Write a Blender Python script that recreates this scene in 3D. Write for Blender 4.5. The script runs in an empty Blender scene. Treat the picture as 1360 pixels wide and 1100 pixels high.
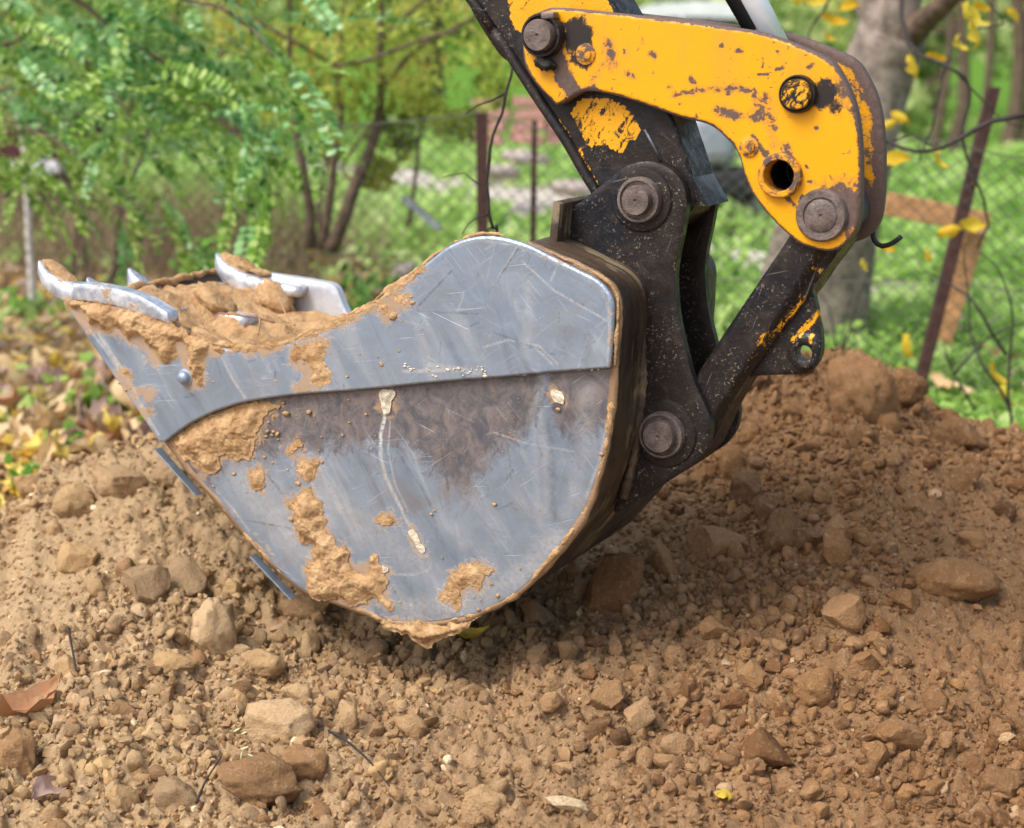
import bpy, bmesh, math, random
import numpy as np
from mathutils import Vector
from mathutils.geometry import delaunay_2d_cdt

random.seed(7)
rng = np.random.default_rng(7)
sc = bpy.context.scene
COL = sc.collection
R = math.radians

# ------------------------------------------------------------------ camera, sky, sun, exposure
CAM_H, PITCH, LENS = 1.2, R(12.2), 60.0
cam_data = bpy.data.cameras.new('camera')
cam = bpy.data.objects.new('camera', cam_data)
COL.objects.link(cam)
cam.location = (0, 0, CAM_H)
cam.rotation_euler = (R(90) - PITCH, 0, 0)
cam_data.sensor_width = 36
cam_data.lens = LENS
cam_data.clip_end = 1000
cam_data.dof.use_dof = True
cam_data.dof.focus_distance = 3.0
cam_data.dof.aperture_fstop = 2.9
cam_data.dof.aperture_blades = 9
sc.camera = cam

SUN_EL, SUN_AZ = R(54), R(-128)     # azimuth measured clockwise from +Y: the sun stands left of and behind the camera
world = bpy.data.worlds.new('World')
sc.world = world
world.use_nodes = True
wt = world.node_tree
for n in list(wt.nodes):
    wt.nodes.remove(n)
sky = wt.nodes.new('ShaderNodeTexSky')
sky.sky_type = 'NISHITA'
sky.sun_disc = False
sky.sun_elevation = SUN_EL
sky.sun_rotation = SUN_AZ
sky.air_density = 1.0
sky.dust_density = 4.0
sky.ozone_density = 1.0
hsv = wt.nodes.new('ShaderNodeHueSaturation')       # thin cloud takes much of the blue out of the sky
hsv.inputs['Saturation'].default_value = 0.8
bg = wt.nodes.new('ShaderNodeBackground')
bg.inputs['Strength'].default_value = 0.135
wo = wt.nodes.new('ShaderNodeOutputWorld')
wt.links.new(sky.outputs[0], hsv.inputs['Color'])
wt.links.new(hsv.outputs[0], bg.inputs['Color'])
wt.links.new(bg.outputs[0], wo.inputs['Surface'])

sun_data = bpy.data.lights.new('sun', 'SUN')
sun_data.energy = 1.4
sun_data.angle = R(26)
sun_data.color = (1.0, 0.96, 0.9)
sun = bpy.data.objects.new('sun', sun_data)
COL.objects.link(sun)
sd = Vector((math.sin(SUN_AZ) * math.cos(SUN_EL), math.cos(SUN_AZ) * math.cos(SUN_EL), math.sin(SUN_EL)))
sun.rotation_euler = sd.to_track_quat('Z', 'Y').to_euler()
sun.location = (0, 0, 20)

sc.view_settings.view_transform = 'Standard'
sc.view_settings.look = 'None'
sc.view_settings.exposure = 0.80
sc.view_settings.gamma = 1.0
sc.view_settings.use_curve_mapping = False
sc.cycles.max_bounces = 6
sc.cycles.transparent_max_bounces = 6

# ------------------------------------------------------------------ numeric helpers
FPX = LENS / 36 * 1360


def ray(px, py):
    a, b = (px - 680) / FPX, -(py - 550) / FPX
    return np.array([a, math.cos(PITCH) + b * math.sin(PITCH), -math.sin(PITCH) + b * math.cos(PITCH)])


def at(px, py, D):
    d = ray(px, py)
    t = D / d[1]
    return np.array([d[0] * t, D, CAM_H + d[2] * t])


def ground_at(px, py, z=0.0):
    d = ray(px, py)
    t = (z - CAM_H) / d[2]
    return np.array([d[0] * t, d[1] * t, z])


TH = R(26)
U_ = np.array([math.cos(TH), -math.sin(TH), 0])
W_ = np.array([math.sin(TH), math.cos(TH), 0])
ORG = at(450, 600, 3.05)
ORG[2] = 0.1


def M(px, py, k=0.0):
    """photo position -> machine frame (a along the side plate, k across the bucket, c up)"""
    d = ray(px, py)
    o = np.array([0, 0, CAM_H])
    t = ((ORG - o) @ W_ + k) / (d @ W_)
    p = o + d * t - ORG
    return (p @ U_, k, p[2])


def MP(pts, k=0.0):
    return np.array([(lambda q: (q[0], q[2]))(M(x, y, k)) for x, y in pts])


def _hash(ix, iy, iz, seed=0):
    h = (ix.astype(np.uint32) * np.uint32(374761393) + iy.astype(np.uint32) * np.uint32(668265263)
         + iz.astype(np.uint32) * np.uint32(2246822519) + np.uint32((seed * 3266489917) & 0xffffffff))
    h = (h ^ (h >> np.uint32(13))) * np.uint32(1274126177)
    h = h ^ (h >> np.uint32(16))
    h = h * np.uint32(2654435769)
    h = h ^ (h >> np.uint32(15))
    return (h & np.uint32(0xffffff)).astype(np.float64) / 0xffffff


def vnoise(x, y, z=0.0, seed=0):
    x, y, z = np.broadcast_arrays(np.asarray(x, float), np.asarray(y, float), np.asarray(z, float))
    fx, fy, fz = np.floor(x), np.floor(y), np.floor(z)
    ix, iy, iz = fx.astype(np.int64) & 0xffff, fy.astype(np.int64) & 0xffff, fz.astype(np.int64) & 0xffff
    u, v, w = x - fx, y - fy, z - fz
    u, v, w = (t * t * t * (t * (t * 6 - 15) + 10) for t in (u, v, w))
    r = 0
    for dx in (0, 1):
        for dy in (0, 1):
            for dz in (0, 1):
                r = r + _hash(ix + dx, iy + dy, iz + dz, seed) * (u if dx else 1 - u) * (v if dy else 1 - v) * (w if dz else 1 - w)
    return r * 2 - 1


def fbm(x, y, z=0.0, octv=4, seed=0, gain=0.5):
    r, a, s = 0, 1.0, 0
    for o in range(octv):
        r = r + a * vnoise(np.asarray(x) * 2 ** o + 17.3 * o, np.asarray(y) * 2 ** o + 5.1 * o, np.asarray(z) * 2 ** o, seed + o)
        s += a
        a *= gain
    return r / s


def worley(x, y, seed=0):
    """distance to the nearest jittered cell point and that cell's random value"""
    fx, fy = np.floor(x), np.floor(y)
    best = np.full(np.shape(x), 9.0)
    val = np.zeros(np.shape(x))
    z = np.zeros(np.shape(x), np.int64)
    for dx in (-1, 0, 1):
        for dy in (-1, 0, 1):
            cx, cy = fx + dx, fy + dy
            ix, iy = cx.astype(np.int64) & 0xffff, cy.astype(np.int64) & 0xffff
            px = cx + 0.5 + 0.8 * (_hash(ix, iy, z, seed) - 0.5)
            py = cy + 0.5 + 0.8 * (_hash(ix, iy, z, seed + 1) - 0.5)
            d = np.hypot(x - px, y - py)
            m = d < best
            best = np.where(m, d, best)
            val = np.where(m, _hash(ix, iy, z, seed + 2), val)
    return best, val


def sstep(e0, e1, x):
    t = np.clip((x - e0) / (e1 - e0), 0, 1)
    return t * t * (3 - 2 * t)


def inside(P, poly):
    x, y = P[:, 0], P[:, 1]
    c = np.zeros(len(P), bool)
    n = len(poly)
    for i in range(n):
        x0, y0 = poly[i]
        x1, y1 = poly[(i + 1) % n]
        if y0 == y1:
            continue
        m = ((y0 > y) != (y1 > y)) & (x < (x1 - x0) * (y - y0) / (y1 - y0) + x0)
        c ^= m
    return c


def dist_poly(P, poly, closed=True):
    d = np.full(len(P), 1e9)
    n = len(poly)
    for i in range(n if closed else n - 1):
        a, b = np.asarray(poly[i]), np.asarray(poly[(i + 1) % n])
        e = b - a
        L = e @ e
        if L < 1e-14:
            continue
        t = np.clip(((P - a) @ e) / L, 0, 1)
        q = P - a - t[:, None] * e
        np.minimum(d, np.sqrt((q * q).sum(1)), out=d)
    return d


def cr(pts, step, closed=True, corners=()):
    """Catmull-Rom through pts, sampled about every step; corners = indices kept sharp"""
    pts = [np.asarray(p, float) for p in pts]
    n = len(pts)
    cs = set(corners)
    out = []
    for i in range(n if closed else n - 1):
        p1, p2 = pts[i], pts[(i + 1) % n]
        p0 = pts[(i - 1) % n] if (closed or i > 0) else p1
        p3 = pts[(i + 2) % n] if (closed or i + 2 < n) else p2
        if i in cs:
            p0 = p1 * 2 - p2
        if (i + 1) % n in cs:
            p3 = p2 * 2 - p1
        m = max(1, int(round(np.linalg.norm(p2 - p1) / step)))
        for j in range(m):
            t = j / m
            out.append(0.5 * ((2 * p1) + (p2 - p0) * t + (2 * p0 - 5 * p1 + 4 * p2 - p3) * t * t + (3 * p1 - p0 - 3 * p2 + p3) * t ** 3))
    if not closed:
        out.append(pts[-1])
    return np.array(out)


# ------------------------------------------------------------------ object helpers
def mesh_of(name, verts, faces, smooth=True, attrs=None):
    me = bpy.data.meshes.new(name)
    verts = np.asarray(verts, float)
    if isinstance(faces, np.ndarray):
        nf, w = faces.shape
        me.vertices.add(len(verts))
        me.vertices.foreach_set('co', verts.ravel())
        me.loops.add(nf * w)
        me.loops.foreach_set('vertex_index', faces.ravel().astype(np.int32))
        me.polygons.add(nf)
        me.polygons.foreach_set('loop_start', np.arange(0, nf * w, w, dtype=np.int32))
        me.polygons.foreach_set('loop_total', np.full(nf, w, dtype=np.int32))
        me.update(calc_edges=True)
    else:
        me.from_pydata(verts.tolist(), [], faces)
        me.update()
    me.polygons.foreach_set('use_smooth', np.full(len(me.polygons), smooth))
    for k, v in (attrs or {}).items():
        v = np.asarray(v, np.float32)
        at_ = me.attributes.new(k, 'FLOAT', 'POINT')
        at_.data.foreach_set('value', v)
    me.validate()
    return me


def link(name, me, mat=None, parent=None, loc=None, rot=None, scale=None):
    if mat is not None and len(me.materials) == 0:
        me.materials.append(mat)
    o = bpy.data.objects.new(name, me)
    COL.objects.link(o)
    if parent is not None:
        o.parent = parent
    if loc is not None:
        o.location = loc
    if rot is not None:
        o.rotation_euler = rot
    if scale is not None:
        o.scale = scale
    return o


def tag(o, label=None, cat=None, group=None, kind=None):
    if label:
        o['label'] = label
    if cat:
        o['category'] = cat
    if group:
        o['group'] = group
    if kind:
        o['kind'] = kind
    return o


def thing(name, label, cat, loc=(0, 0, 0), rz=0.0, group=None):
    o = bpy.data.objects.new(name, None)
    COL.objects.link(o)
    o.location = loc
    o.rotation_euler = (0, 0, rz)
    o.empty_display_size = 0.1
    return tag(o, label, cat, group)


class MB:
    def __init__(s):
        s.v, s.f, s.n, s.a = [], [], 0, []

    def add(s, v, f, a=0.0):
        v = np.asarray(v, float)
        s.v.append(v)
        for q in f:
            s.f.append([int(i) + s.n for i in q])
        s.a.append(np.full(len(v), a))
        s.n += len(v)
        return s

    def tube(s, pts, rad, n=8, a=0.0, cap=True):
        v, f = tube(pts, rad, n, cap)
        return s.add(v, f, a)

    def mesh(s, name, smooth=True):
        return mesh_of(name, np.concatenate(s.v), s.f, smooth, {'tint': np.concatenate(s.a)})

    def build(s, name, mat, parent=None, smooth=True, loc=None):
        return link(name, s.mesh(name, smooth), mat, parent, loc)


def tube(pts, rad, n=8, cap=True):
    pts = np.asarray(pts, float)
    m = len(pts)
    rad = np.broadcast_to(np.asarray(rad, float), (m,))
    tg = np.gradient(pts, axis=0)
    tg /= np.linalg.norm(tg, axis=1)[:, None] + 1e-12
    ref = np.array([0, 0, 1.0]) if abs(tg[0][2]) < 0.9 else np.array([1.0, 0, 0])
    x = np.cross(tg[0], ref)
    x /= np.linalg.norm(x)
    V, F = [], []
    an = np.arange(n) * 2 * math.pi / n
    for i in range(m):
        x = x - tg[i] * (x @ tg[i])
        x /= np.linalg.norm(x) + 1e-12
        y = np.cross(tg[i], x)
        V.append(pts[i] + rad[i] * (np.cos(an)[:, None] * x + np.sin(an)[:, None] * y))
    V = np.concatenate(V)
    for i in range(m - 1):
        for j in range(n):
            F.append((i * n + j, i * n + (j + 1) % n, (i + 1) * n + (j + 1) % n, (i + 1) * n + j))
    if cap:
        F.append(tuple(range(n - 1, -1, -1)))
        F.append(tuple((m - 1) * n + j for j in range(n)))
    return V, F


def lathe_k(a, c, prof, n=40):
    """revolve about an axis along k through (a, c); prof = [(k, r), ...] open profile, first and last points closed when r>0"""
    V, F = [], []
    an = np.arange(n) * 2 * math.pi / n
    ends = prof[0][1] > 0, prof[-1][1] > 0        # a negative radius leaves that end open
    prof = [(k, abs(r)) for k, r in prof]
    for k, r in prof:
        V.append(np.stack([a + r * np.cos(an), np.full(n, k), c + r * np.sin(an)], 1))
    for i in range(len(prof) - 1):
        for j in range(n):
            F.append((i * n + j, i * n + (j + 1) % n, (i + 1) * n + (j + 1) % n, (i + 1) * n + j))
    if ends[0]:
        F.append(tuple(range(n - 1, -1, -1)))
    if ends[1]:
        F.append(tuple((len(prof) - 1) * n + j for j in range(n)))
    return np.concatenate(V), F


def fix_normals(me):
    bm = bmesh.new()
    bm.from_mesh(me)
    bmesh.ops.recalc_face_normals(bm, faces=bm.faces)
    bm.to_mesh(me)
    bm.free()


def sharpen(me, ang=35):
    me.set_sharp_from_angle(angle=R(ang)) if hasattr(me, 'set_sharp_from_angle') else None


def lathe(name, a, c, prof, mat, parent, n=40, extra=None):
    v, f = lathe_k(a, c, prof, n)
    me = mesh_of(name, v, f)
    fix_normals(me)
    sharpen(me, 40)
    return link(name, me, mat, parent)


def box_vf(x0, x1, y0, y1, z0, z1):
    v = [(x, y, z) for x in (x0, x1) for y in (y0, y1) for z in (z0, z1)]
    f = [(0, 1, 3, 2), (4, 6, 7, 5), (0, 4, 5, 1), (2, 3, 7, 6), (0, 2, 6, 4), (1, 5, 7, 3)]
    return v, f


def bevel_me(me, w, seg=2):
    bm = bmesh.new()
    bm.from_mesh(me)
    bmesh.ops.recalc_face_normals(bm, faces=bm.faces)
    bmesh.ops.bevel(bm, geom=list(bm.edges), offset=w, segments=seg, profile=0.6, affect='EDGES', clamp_overlap=True)
    bm.to_mesh(me)
    bm.free()


def plate_mesh(name, outline, holes, k0, thick, spacing, attrs=None, bevel=0.003, disp=None, wall_attrs=True):
    """solid plate in the a-c plane: dense front at k0 (facing -k), walls, plain back at k0+thick"""
    loops = [outline] + list(holes)
    allb = np.concatenate(loops)
    lo, hi = outline.min(0), outline.max(0)
    gx = np.arange(lo[0], hi[0], spacing)
    gy = np.arange(lo[1], hi[1], spacing * 0.866)
    G = np.stack(np.meshgrid(gx, gy), -1)
    G[1::2, :, 0] += spacing / 2
    G = G.reshape(-1, 2) + rng.normal(0, spacing * 0.06, (G.size // 2, 2))
    m = inside(G, outline)
    for h in holes:
        m &= ~inside(G, h)
    G = G[m]
    dd = np.full(len(G), 1e9)
    for lp in loops:
        dd = np.minimum(dd, dist_poly(G, lp))
    G = G[dd > spacing * 0.45]

    def tri(P, E):
        vs, es, fs, *_ = delaunay_2d_cdt([Vector((float(p[0]), float(p[1]))) for p in P], E, [], 0, 1e-7)
        V = np.array([(v[0], v[1]) for v in vs])
        T = np.array([t for t in fs if len(t) == 3])
        c = V[T].mean(1)
        k = inside(c, outline)
        for h in holes:
            k &= ~inside(c, h)
        T = T[k]
        ar = (V[T[:, 1], 0] - V[T[:, 0], 0]) * (V[T[:, 2], 1] - V[T[:, 0], 1]) - (V[T[:, 2], 0] - V[T[:, 0], 0]) * (V[T[:, 1], 1] - V[T[:, 0], 1])
        T[ar < 0] = T[ar < 0][:, ::-1]
        return V, T
    E, o = [], 0
    for lp in loops:
        n = len(lp)
        E += [(o + i, o + (i + 1) % n) for i in range(n)]
        o += n
    V, T = tri(np.concatenate([allb, G]), E)
    d = np.full(len(V), 1e9)
    for lp in loops:
        d = np.minimum(d, dist_poly(V, lp))
    off = np.zeros(len(V))
    if bevel:
        q = np.clip(bevel - d, 0, bevel)
        off = bevel - np.sqrt(np.maximum(bevel ** 2 - q ** 2, 0))
    if disp is not None:
        off = off - disp(V, d)
    front = np.stack([V[:, 0], k0 + off, V[:, 1]], 1)
    ed = np.concatenate([T[:, [0, 1]], T[:, [1, 2]], T[:, [2, 0]]])
    key = {}
    es = set(map(tuple, ed.tolist()))
    be = [e for e in es if (e[1], e[0]) not in es]
    bi = sorted({i for e in be for i in e})
    idx = {v: i for i, v in enumerate(bi)}
    nb = len(bi)
    nV = len(V)
    wallf = front[bi]
    wallb = np.stack([V[bi, 0], np.full(nb, k0 + thick), V[bi, 1]], 1)
    BV, BT = tri(V[bi], [(idx[a], idx[b]) for a, b in be])
    back = np.stack([BV[:, 0], np.full(len(BV), k0 + thick), BV[:, 1]], 1)
    verts = np.concatenate([front, wallf, wallb, back])
    F = T.tolist()
    for a, b in be:
        ia, ib = idx[a] + nV, idx[b] + nV
        F.append((ib, ia, ia + nb, ib + nb))
    F += (BT[:, ::-1] + nV + 2 * nb).tolist()
    at_ = {}
    P3 = np.concatenate([V, V[bi], V[bi], BV])
    D3 = np.concatenate([d, d[bi], d[bi], np.zeros(len(BV))])
    for k, fn in (attrs or {}).items():
        at_[k] = fn(P3, D3)
    return mesh_of(name, verts, F, True, at_)


def plate(name, outline, k0, thick, spacing, mat, parent, holes=(), **kw):
    return link(name, plate_mesh(name, outline, list(holes), k0, thick, spacing, **kw), mat, parent)


def circle(a, c, r, n=36):
    t = np.arange(n) * 2 * math.pi / n
    return np.stack([a + r * np.cos(t), c + r * np.sin(t)], 1)


# ------------------------------------------------------------------ materials
class NT:
    def __init__(s, name):
        s.m = bpy.data.materials.new(name)
        s.m.use_nodes = True
        s.t = s.m.node_tree
        for n in list(s.t.nodes):
            s.t.nodes.remove(n)
        s.out = s.t.nodes.new('ShaderNodeOutputMaterial')
        s.p = s.t.nodes.new('ShaderNodeBsdfPrincipled')
        s.t.links.new(s.p.outputs[0], s.out.inputs['Surface'])

    def node(s, typ, **kw):
        n = s.t.nodes.new(typ)
        for k, v in kw.items():
            setattr(n, k, v)
        return n

    def put(s, sock, v):
        if isinstance(v, bpy.types.NodeSocket):
            s.t.links.new(v, sock)
        elif v is not None:
            if isinstance(v, tuple) and len(v) == 3 and sock.type == 'RGBA':
                v = v + (1,)
            sock.default_value = v

    def coord(s, which='Object'):
        return s.node('ShaderNodeTexCoord').outputs[which]

    def mapping(s, vec, scale=(1, 1, 1), rot=(0, 0, 0), loc=(0, 0, 0)):
        n = s.node('ShaderNodeMapping')
        s.put(n.inputs['Vector'], vec)
        n.inputs['Scale'].default_value = scale
        n.inputs['Rotation'].default_value = rot
        n.inputs['Location'].default_value = loc
        return n.outputs[0]

    def noise(s, vec, scale=5, detail=4, rough=0.55, dist=0.0):
        n = s.node('ShaderNodeTexNoise')
        s.put(n.inputs['Vector'], vec)
        n.inputs['Scale'].default_value = scale
        n.inputs['Detail'].default_value = detail
        n.inputs['Roughness'].default_value = rough
        n.inputs['Distortion'].default_value = dist
        return n.outputs['Fac']

    def voro(s, vec, scale=20, feature='F1', out='Distance'):
        n = s.node('ShaderNodeTexVoronoi', feature=feature)
        s.put(n.inputs['Vector'], vec)
        n.inputs['Scale'].default_value = scale
        return n.outputs[out]

    def attr(s, name, out='Fac'):
        return s.node('ShaderNodeAttribute', attribute_name=name).outputs[out]

    def rand(s):
        return s.node('ShaderNodeObjectInfo').outputs['Random']

    def math(s, op, a, b=0.0, clamp=False):
        n = s.node('ShaderNodeMath', operation=op, use_clamp=clamp)
        s.put(n.inputs[0], a)
        s.put(n.inputs[1], b)
        return n.outputs[0]

    def map(s, v, f0, f1, t0=0.0, t1=1.0, smooth=True):
        n = s.node('ShaderNodeMapRange', interpolation_type='SMOOTHSTEP' if smooth else 'LINEAR')
        s.put(n.inputs['Value'], v)
        for i, x in zip(('From Min', 'From Max', 'To Min', 'To Max'), (f0, f1, t0, t1)):
            s.put(n.inputs[i], x)
        return n.outputs['Result']

    def mix(s, f, a, b, blend='MIX'):
        n = s.node('ShaderNodeMix', data_type='RGBA', blend_type=blend)
        s.put(n.inputs[0], f)
        s.put(n.inputs[6], a)
        s.put(n.inputs[7], b)
        return n.outputs[2]

    def ramp(s, f, stops, interp='LINEAR'):
        n = s.node('ShaderNodeValToRGB')
        n.color_ramp.interpolation = interp
        e = n.color_ramp.elements
        while len(e) < len(stops):
            e.new(0.5)
        for el, (p, c) in zip(e, stops):
            el.position = p
            el.color = (*c, 1)
        s.put(n.inputs[0], f)
        return n.outputs[0]

    def bump(s, h, strength=0.5, dist=0.002, prev=None):
        n = s.node('ShaderNodeBump')
        n.inputs['Strength'].default_value = strength
        n.inputs['Distance'].default_value = dist
        s.put(n.inputs['Height'], h)
        if prev is not None:
            s.put(n.inputs['Normal'], prev)
        return n.outputs[0]

    def set(s, color=None, rough=None, metal=None, normal=None, spec=None, **kw):
        for k, v in (('Base Color', color), ('Roughness', rough), ('Metallic', metal), ('Normal', normal), ('Specular IOR Level', spec)):
            if v is not None:
                s.put(s.p.inputs[k], v)
        return s.m


def line_scratch(n, co, ang, seed, thr=0.7, across=260, along=5):
    m = n.mapping(co, (along, 0.0001, across), (0, 0, 0), (seed * 3.1, 0, seed * 7.7))
    r = n.mapping(co, (1, 1, 1), (0, R(ang), 0))
    m = n.mapping(r, (along, 0.01, across), (0, 0, 0), (seed * 3.1, 0, seed * 7.7))
    ns = n.noise(m, 1.0, 1.5, 0.5)
    return n.map(ns, thr, thr + 0.05)


def mat_steel(stained):
    n = NT('steel_stained' if stained else 'steel_worn')
    co = n.coord()
    big = n.noise(co, 5, 4, 0.6, 0.6)
    mid = n.noise(co, 22, 5, 0.65, 0.8)
    fine = n.noise(co, 140, 4, 0.7)
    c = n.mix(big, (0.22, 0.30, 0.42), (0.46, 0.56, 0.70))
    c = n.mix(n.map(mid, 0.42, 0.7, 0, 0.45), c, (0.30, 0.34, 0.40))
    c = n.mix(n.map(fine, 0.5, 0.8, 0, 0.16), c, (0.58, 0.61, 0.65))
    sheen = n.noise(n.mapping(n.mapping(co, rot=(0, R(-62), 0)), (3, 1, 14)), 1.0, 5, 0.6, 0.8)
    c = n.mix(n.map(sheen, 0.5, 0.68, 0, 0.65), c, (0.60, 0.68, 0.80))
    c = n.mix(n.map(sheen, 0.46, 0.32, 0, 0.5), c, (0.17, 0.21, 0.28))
    metal = n.map(mid, 0.3, 0.7, 0.75, 0.55)
    # warm film of dry soil
    film = n.math('MULTIPLY', n.map(n.noise(co, 9, 6, 0.7, 1.0), 0.5, 0.72), 0.55 if stained else 0.22)
    c = n.mix(film, c, (0.36, 0.30, 0.27))
    st = None
    if stained:
        st = n.attr('stain')
        q = n.math('ADD', st, n.math('MULTIPLY', n.math('SUBTRACT', n.noise(co, 30, 6, 0.75, 1.5), 0.5), 1.1))
        stm = n.map(q, 0.35, 0.75, 0, 0.85)
        stc = n.mix(n.map(n.noise(co, 26, 6, 0.75, 1.0), 0.35, 0.65), (0.06, 0.05, 0.052), (0.22, 0.165, 0.135))
        c = n.mix(stm, c, stc)
        metal = n.math('MULTIPLY', metal, n.math('SUBTRACT', 1.0, n.math('MULTIPLY', stm, 0.7)))
    # scratches: thin lines in several directions, each in its own patches
    sc_all = None
    for i, (ang, thr, ac, al) in enumerate(((35, 0.66, 300, 6), (-48, 0.67, 260, 7), (8, 0.67, 330, 9), (74, 0.68, 280, 8), (-20, 0.685, 220, 5), (55, 0.69, 380, 12))):
        l = line_scratch(n, co, ang, i + 1, thr, ac, al)
        m = n.map(n.noise(n.mapping(co, loc=(i * 4.3, 0, i)), 7, 2), 0.48, 0.6)
        l = n.math('MULTIPLY', l, m)
        sc_all = l if sc_all is None else n.math('MAXIMUM', sc_all, l)
    dk = None
    for i, (ang, thr, ac, al) in enumerate(((62, 0.67, 240, 9), (-66, 0.68, 260, 9), (20, 0.69, 300, 8))):
        l = line_scratch(n, co, ang, i + 11, thr, ac, al)
        m = n.map(n.noise(n.mapping(co, loc=(i * 2.3, 0, 9 + i)), 8, 2), 0.5, 0.62)
        l = n.math('MULTIPLY', l, m)
        dk = l if dk is None else n.math('MAXIMUM', dk, l)
    br = n.math('MAXIMUM', n.math('MULTIPLY', sc_all, 0.32), n.math('MULTIPLY', n.attr('bright'), n.map(n.noise(co, 110, 4, 0.8), 0.35, 0.6, 0.35, 1.0)), True)
    dkk = n.math('MAXIMUM', n.math('MULTIPLY', dk, 0.3), n.math('MULTIPLY', n.attr('dark'), n.map(n.noise(co, 130, 4, 0.8), 0.35, 0.6, 0.15, 0.9)), True)
    c = n.mix(br, c, (0.74, 0.76, 0.78))
    c = n.mix(dkk, c, (0.09, 0.085, 0.09))
    pit = n.map(n.voro(co, 120), 0.10, 0.04)
    pit = n.math('MULTIPLY', pit, n.map(n.noise(co, 14, 2), 0.52, 0.66))
    c = n.mix(n.math('MULTIPLY', pit, 0.7), c, (0.08, 0.08, 0.09))
    # thin smears of mud round the thick patches
    fl = n.math('ADD', n.attr('film'), n.math('MULTIPLY', n.math('SUBTRACT', n.noise(co, 55, 7, 0.75, 0.7), 0.5), 1.5))
    flm = n.map(fl, 0.48, 0.66)
    c = n.mix(n.math('MULTIPLY', flm, 0.9), c, n.mix(fine, (0.30, 0.19, 0.105), (0.48, 0.32, 0.18)))
    metal = n.math('MULTIPLY', metal, n.math('SUBTRACT', 1.0, flm))
    # dust specks
    dust = n.math('MULTIPLY', n.map(n.noise(co, 210, 2, 0.5), 0.66, 0.72), n.map(n.noise(co, 12, 3), 0.45, 0.65))
    c = n.mix(n.math('MULTIPLY', dust, 0.7), c, (0.42, 0.29, 0.17))
    h = n.math('ADD', n.math('ADD', n.math('MULTIPLY', fine, 0.18), flm), n.math('SUBTRACT', n.math('MULTIPLY', mid, 1.4), n.math('ADD', n.math('MULTIPLY', sc_all, 0.5), n.math('ADD', dk, pit))))
    nb = n.bump(h, 0.35, 0.0016)
    ro = n.math('ADD', n.map(n.math('ADD', sheen, mid), 0.7, 1.4, 0.42, 0.24), n.math('MULTIPLY', flm, 0.4))
    return n.set(c, ro, metal, nb)


def mat_bright_steel():
    n = NT('steel_polished_by_soil')
    co = n.coord()
    mid = n.noise(co, 30, 5, 0.65, 0.5)
    c = n.mix(n.map(mid, 0.35, 0.65), (0.40, 0.45, 0.54), (0.76, 0.79, 0.85))
    mud = n.map(n.noise(co, 26, 6, 0.7, 0.8), 0.55, 0.62)
    c = n.mix(mud, c, (0.42, 0.27, 0.15))
    l = line_scratch(n, co, 20, 3, 0.66, 240, 8)
    c = n.mix(n.math('MULTIPLY', l, 0.5), c, (0.3, 0.31, 0.33))
    nb = n.bump(n.math('ADD', mid, mud), 0.4, 0.002)
    return n.set(c, n.map(mid, 0.3, 0.7, 0.32, 0.5), n.math('SUBTRACT', 0.6, n.math('MULTIPLY', mud, 0.75)), nb)


def mat_dark_metal(name='dark_greasy_steel', paint=False):
    n = NT(name)
    co = n.coord()
    big = n.noise(co, 6, 5, 0.65, 0.8)
    mid = n.noise(co, 35, 5, 0.7, 0.6)
    fine = n.noise(co, 190, 3, 0.7)
    c = n.mix(n.map(big, 0.35, 0.65), (0.007, 0.009, 0.014), (0.024, 0.018, 0.015))
    c = n.mix(n.map(mid, 0.5, 0.72, 0, 0.6), c, (0.06, 0.04, 0.027))
    spk = n.math('MULTIPLY', n.map(fine, 0.60, 0.65), n.map(n.noise(co, 16, 3), 0.40, 0.60))
    c = n.mix(n.math('MULTIPLY', spk, 0.75), c, (0.30, 0.23, 0.165))
    sc_ = None
    for i, (ang, thr) in enumerate(((70, 0.68), (-35, 0.685), (15, 0.69))):
        l = line_scratch(n, co, ang, i + 21, thr, 230, 9)
        sc_ = l if sc_ is None else n.math('MAXIMUM', sc_, l)
    sc_ = n.math('MULTIPLY', sc_, n.map(n.noise(co, 10, 2), 0.45, 0.6))
    c = n.mix(n.math('MULTIPLY', sc_, 0.35), c, (0.25, 0.24, 0.23))
    if paint:
        pm = n.math('ADD', n.attr('paint'), n.math('ADD', n.math('MULTIPLY', n.math('SUBTRACT', n.noise(co, 40, 8, 0.85, 1.2), 0.5), 1.8), n.math('MULTIPLY', n.math('SUBTRACT', n.noise(n.mapping(n.mapping(co, rot=(0, R(55), 0)), (20, 1, 160)), 1, 3), 0.5), 0.8)))
        pm = n.map(pm, 0.53, 0.57)
        yc = n.mix(n.noise(co, 20, 4), (0.78, 0.33, 0.008), (0.86, 0.43, 0.015))
        c = n.mix(pm, c, yc)
    gl = n.attr('gleam')
    c = n.mix(gl, c, (0.62, 0.66, 0.72))
    nb = n.bump(n.math('ADD', n.math('MULTIPLY', mid, 1.5), fine), 0.5, 0.0014)
    ro = n.map(mid, 0.3, 0.7, 0.28, 0.62)
    return n.set(c, ro, n.math('ADD', 0.12, n.math('MULTIPLY', gl, 0.6)), nb, 0.35)


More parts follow.
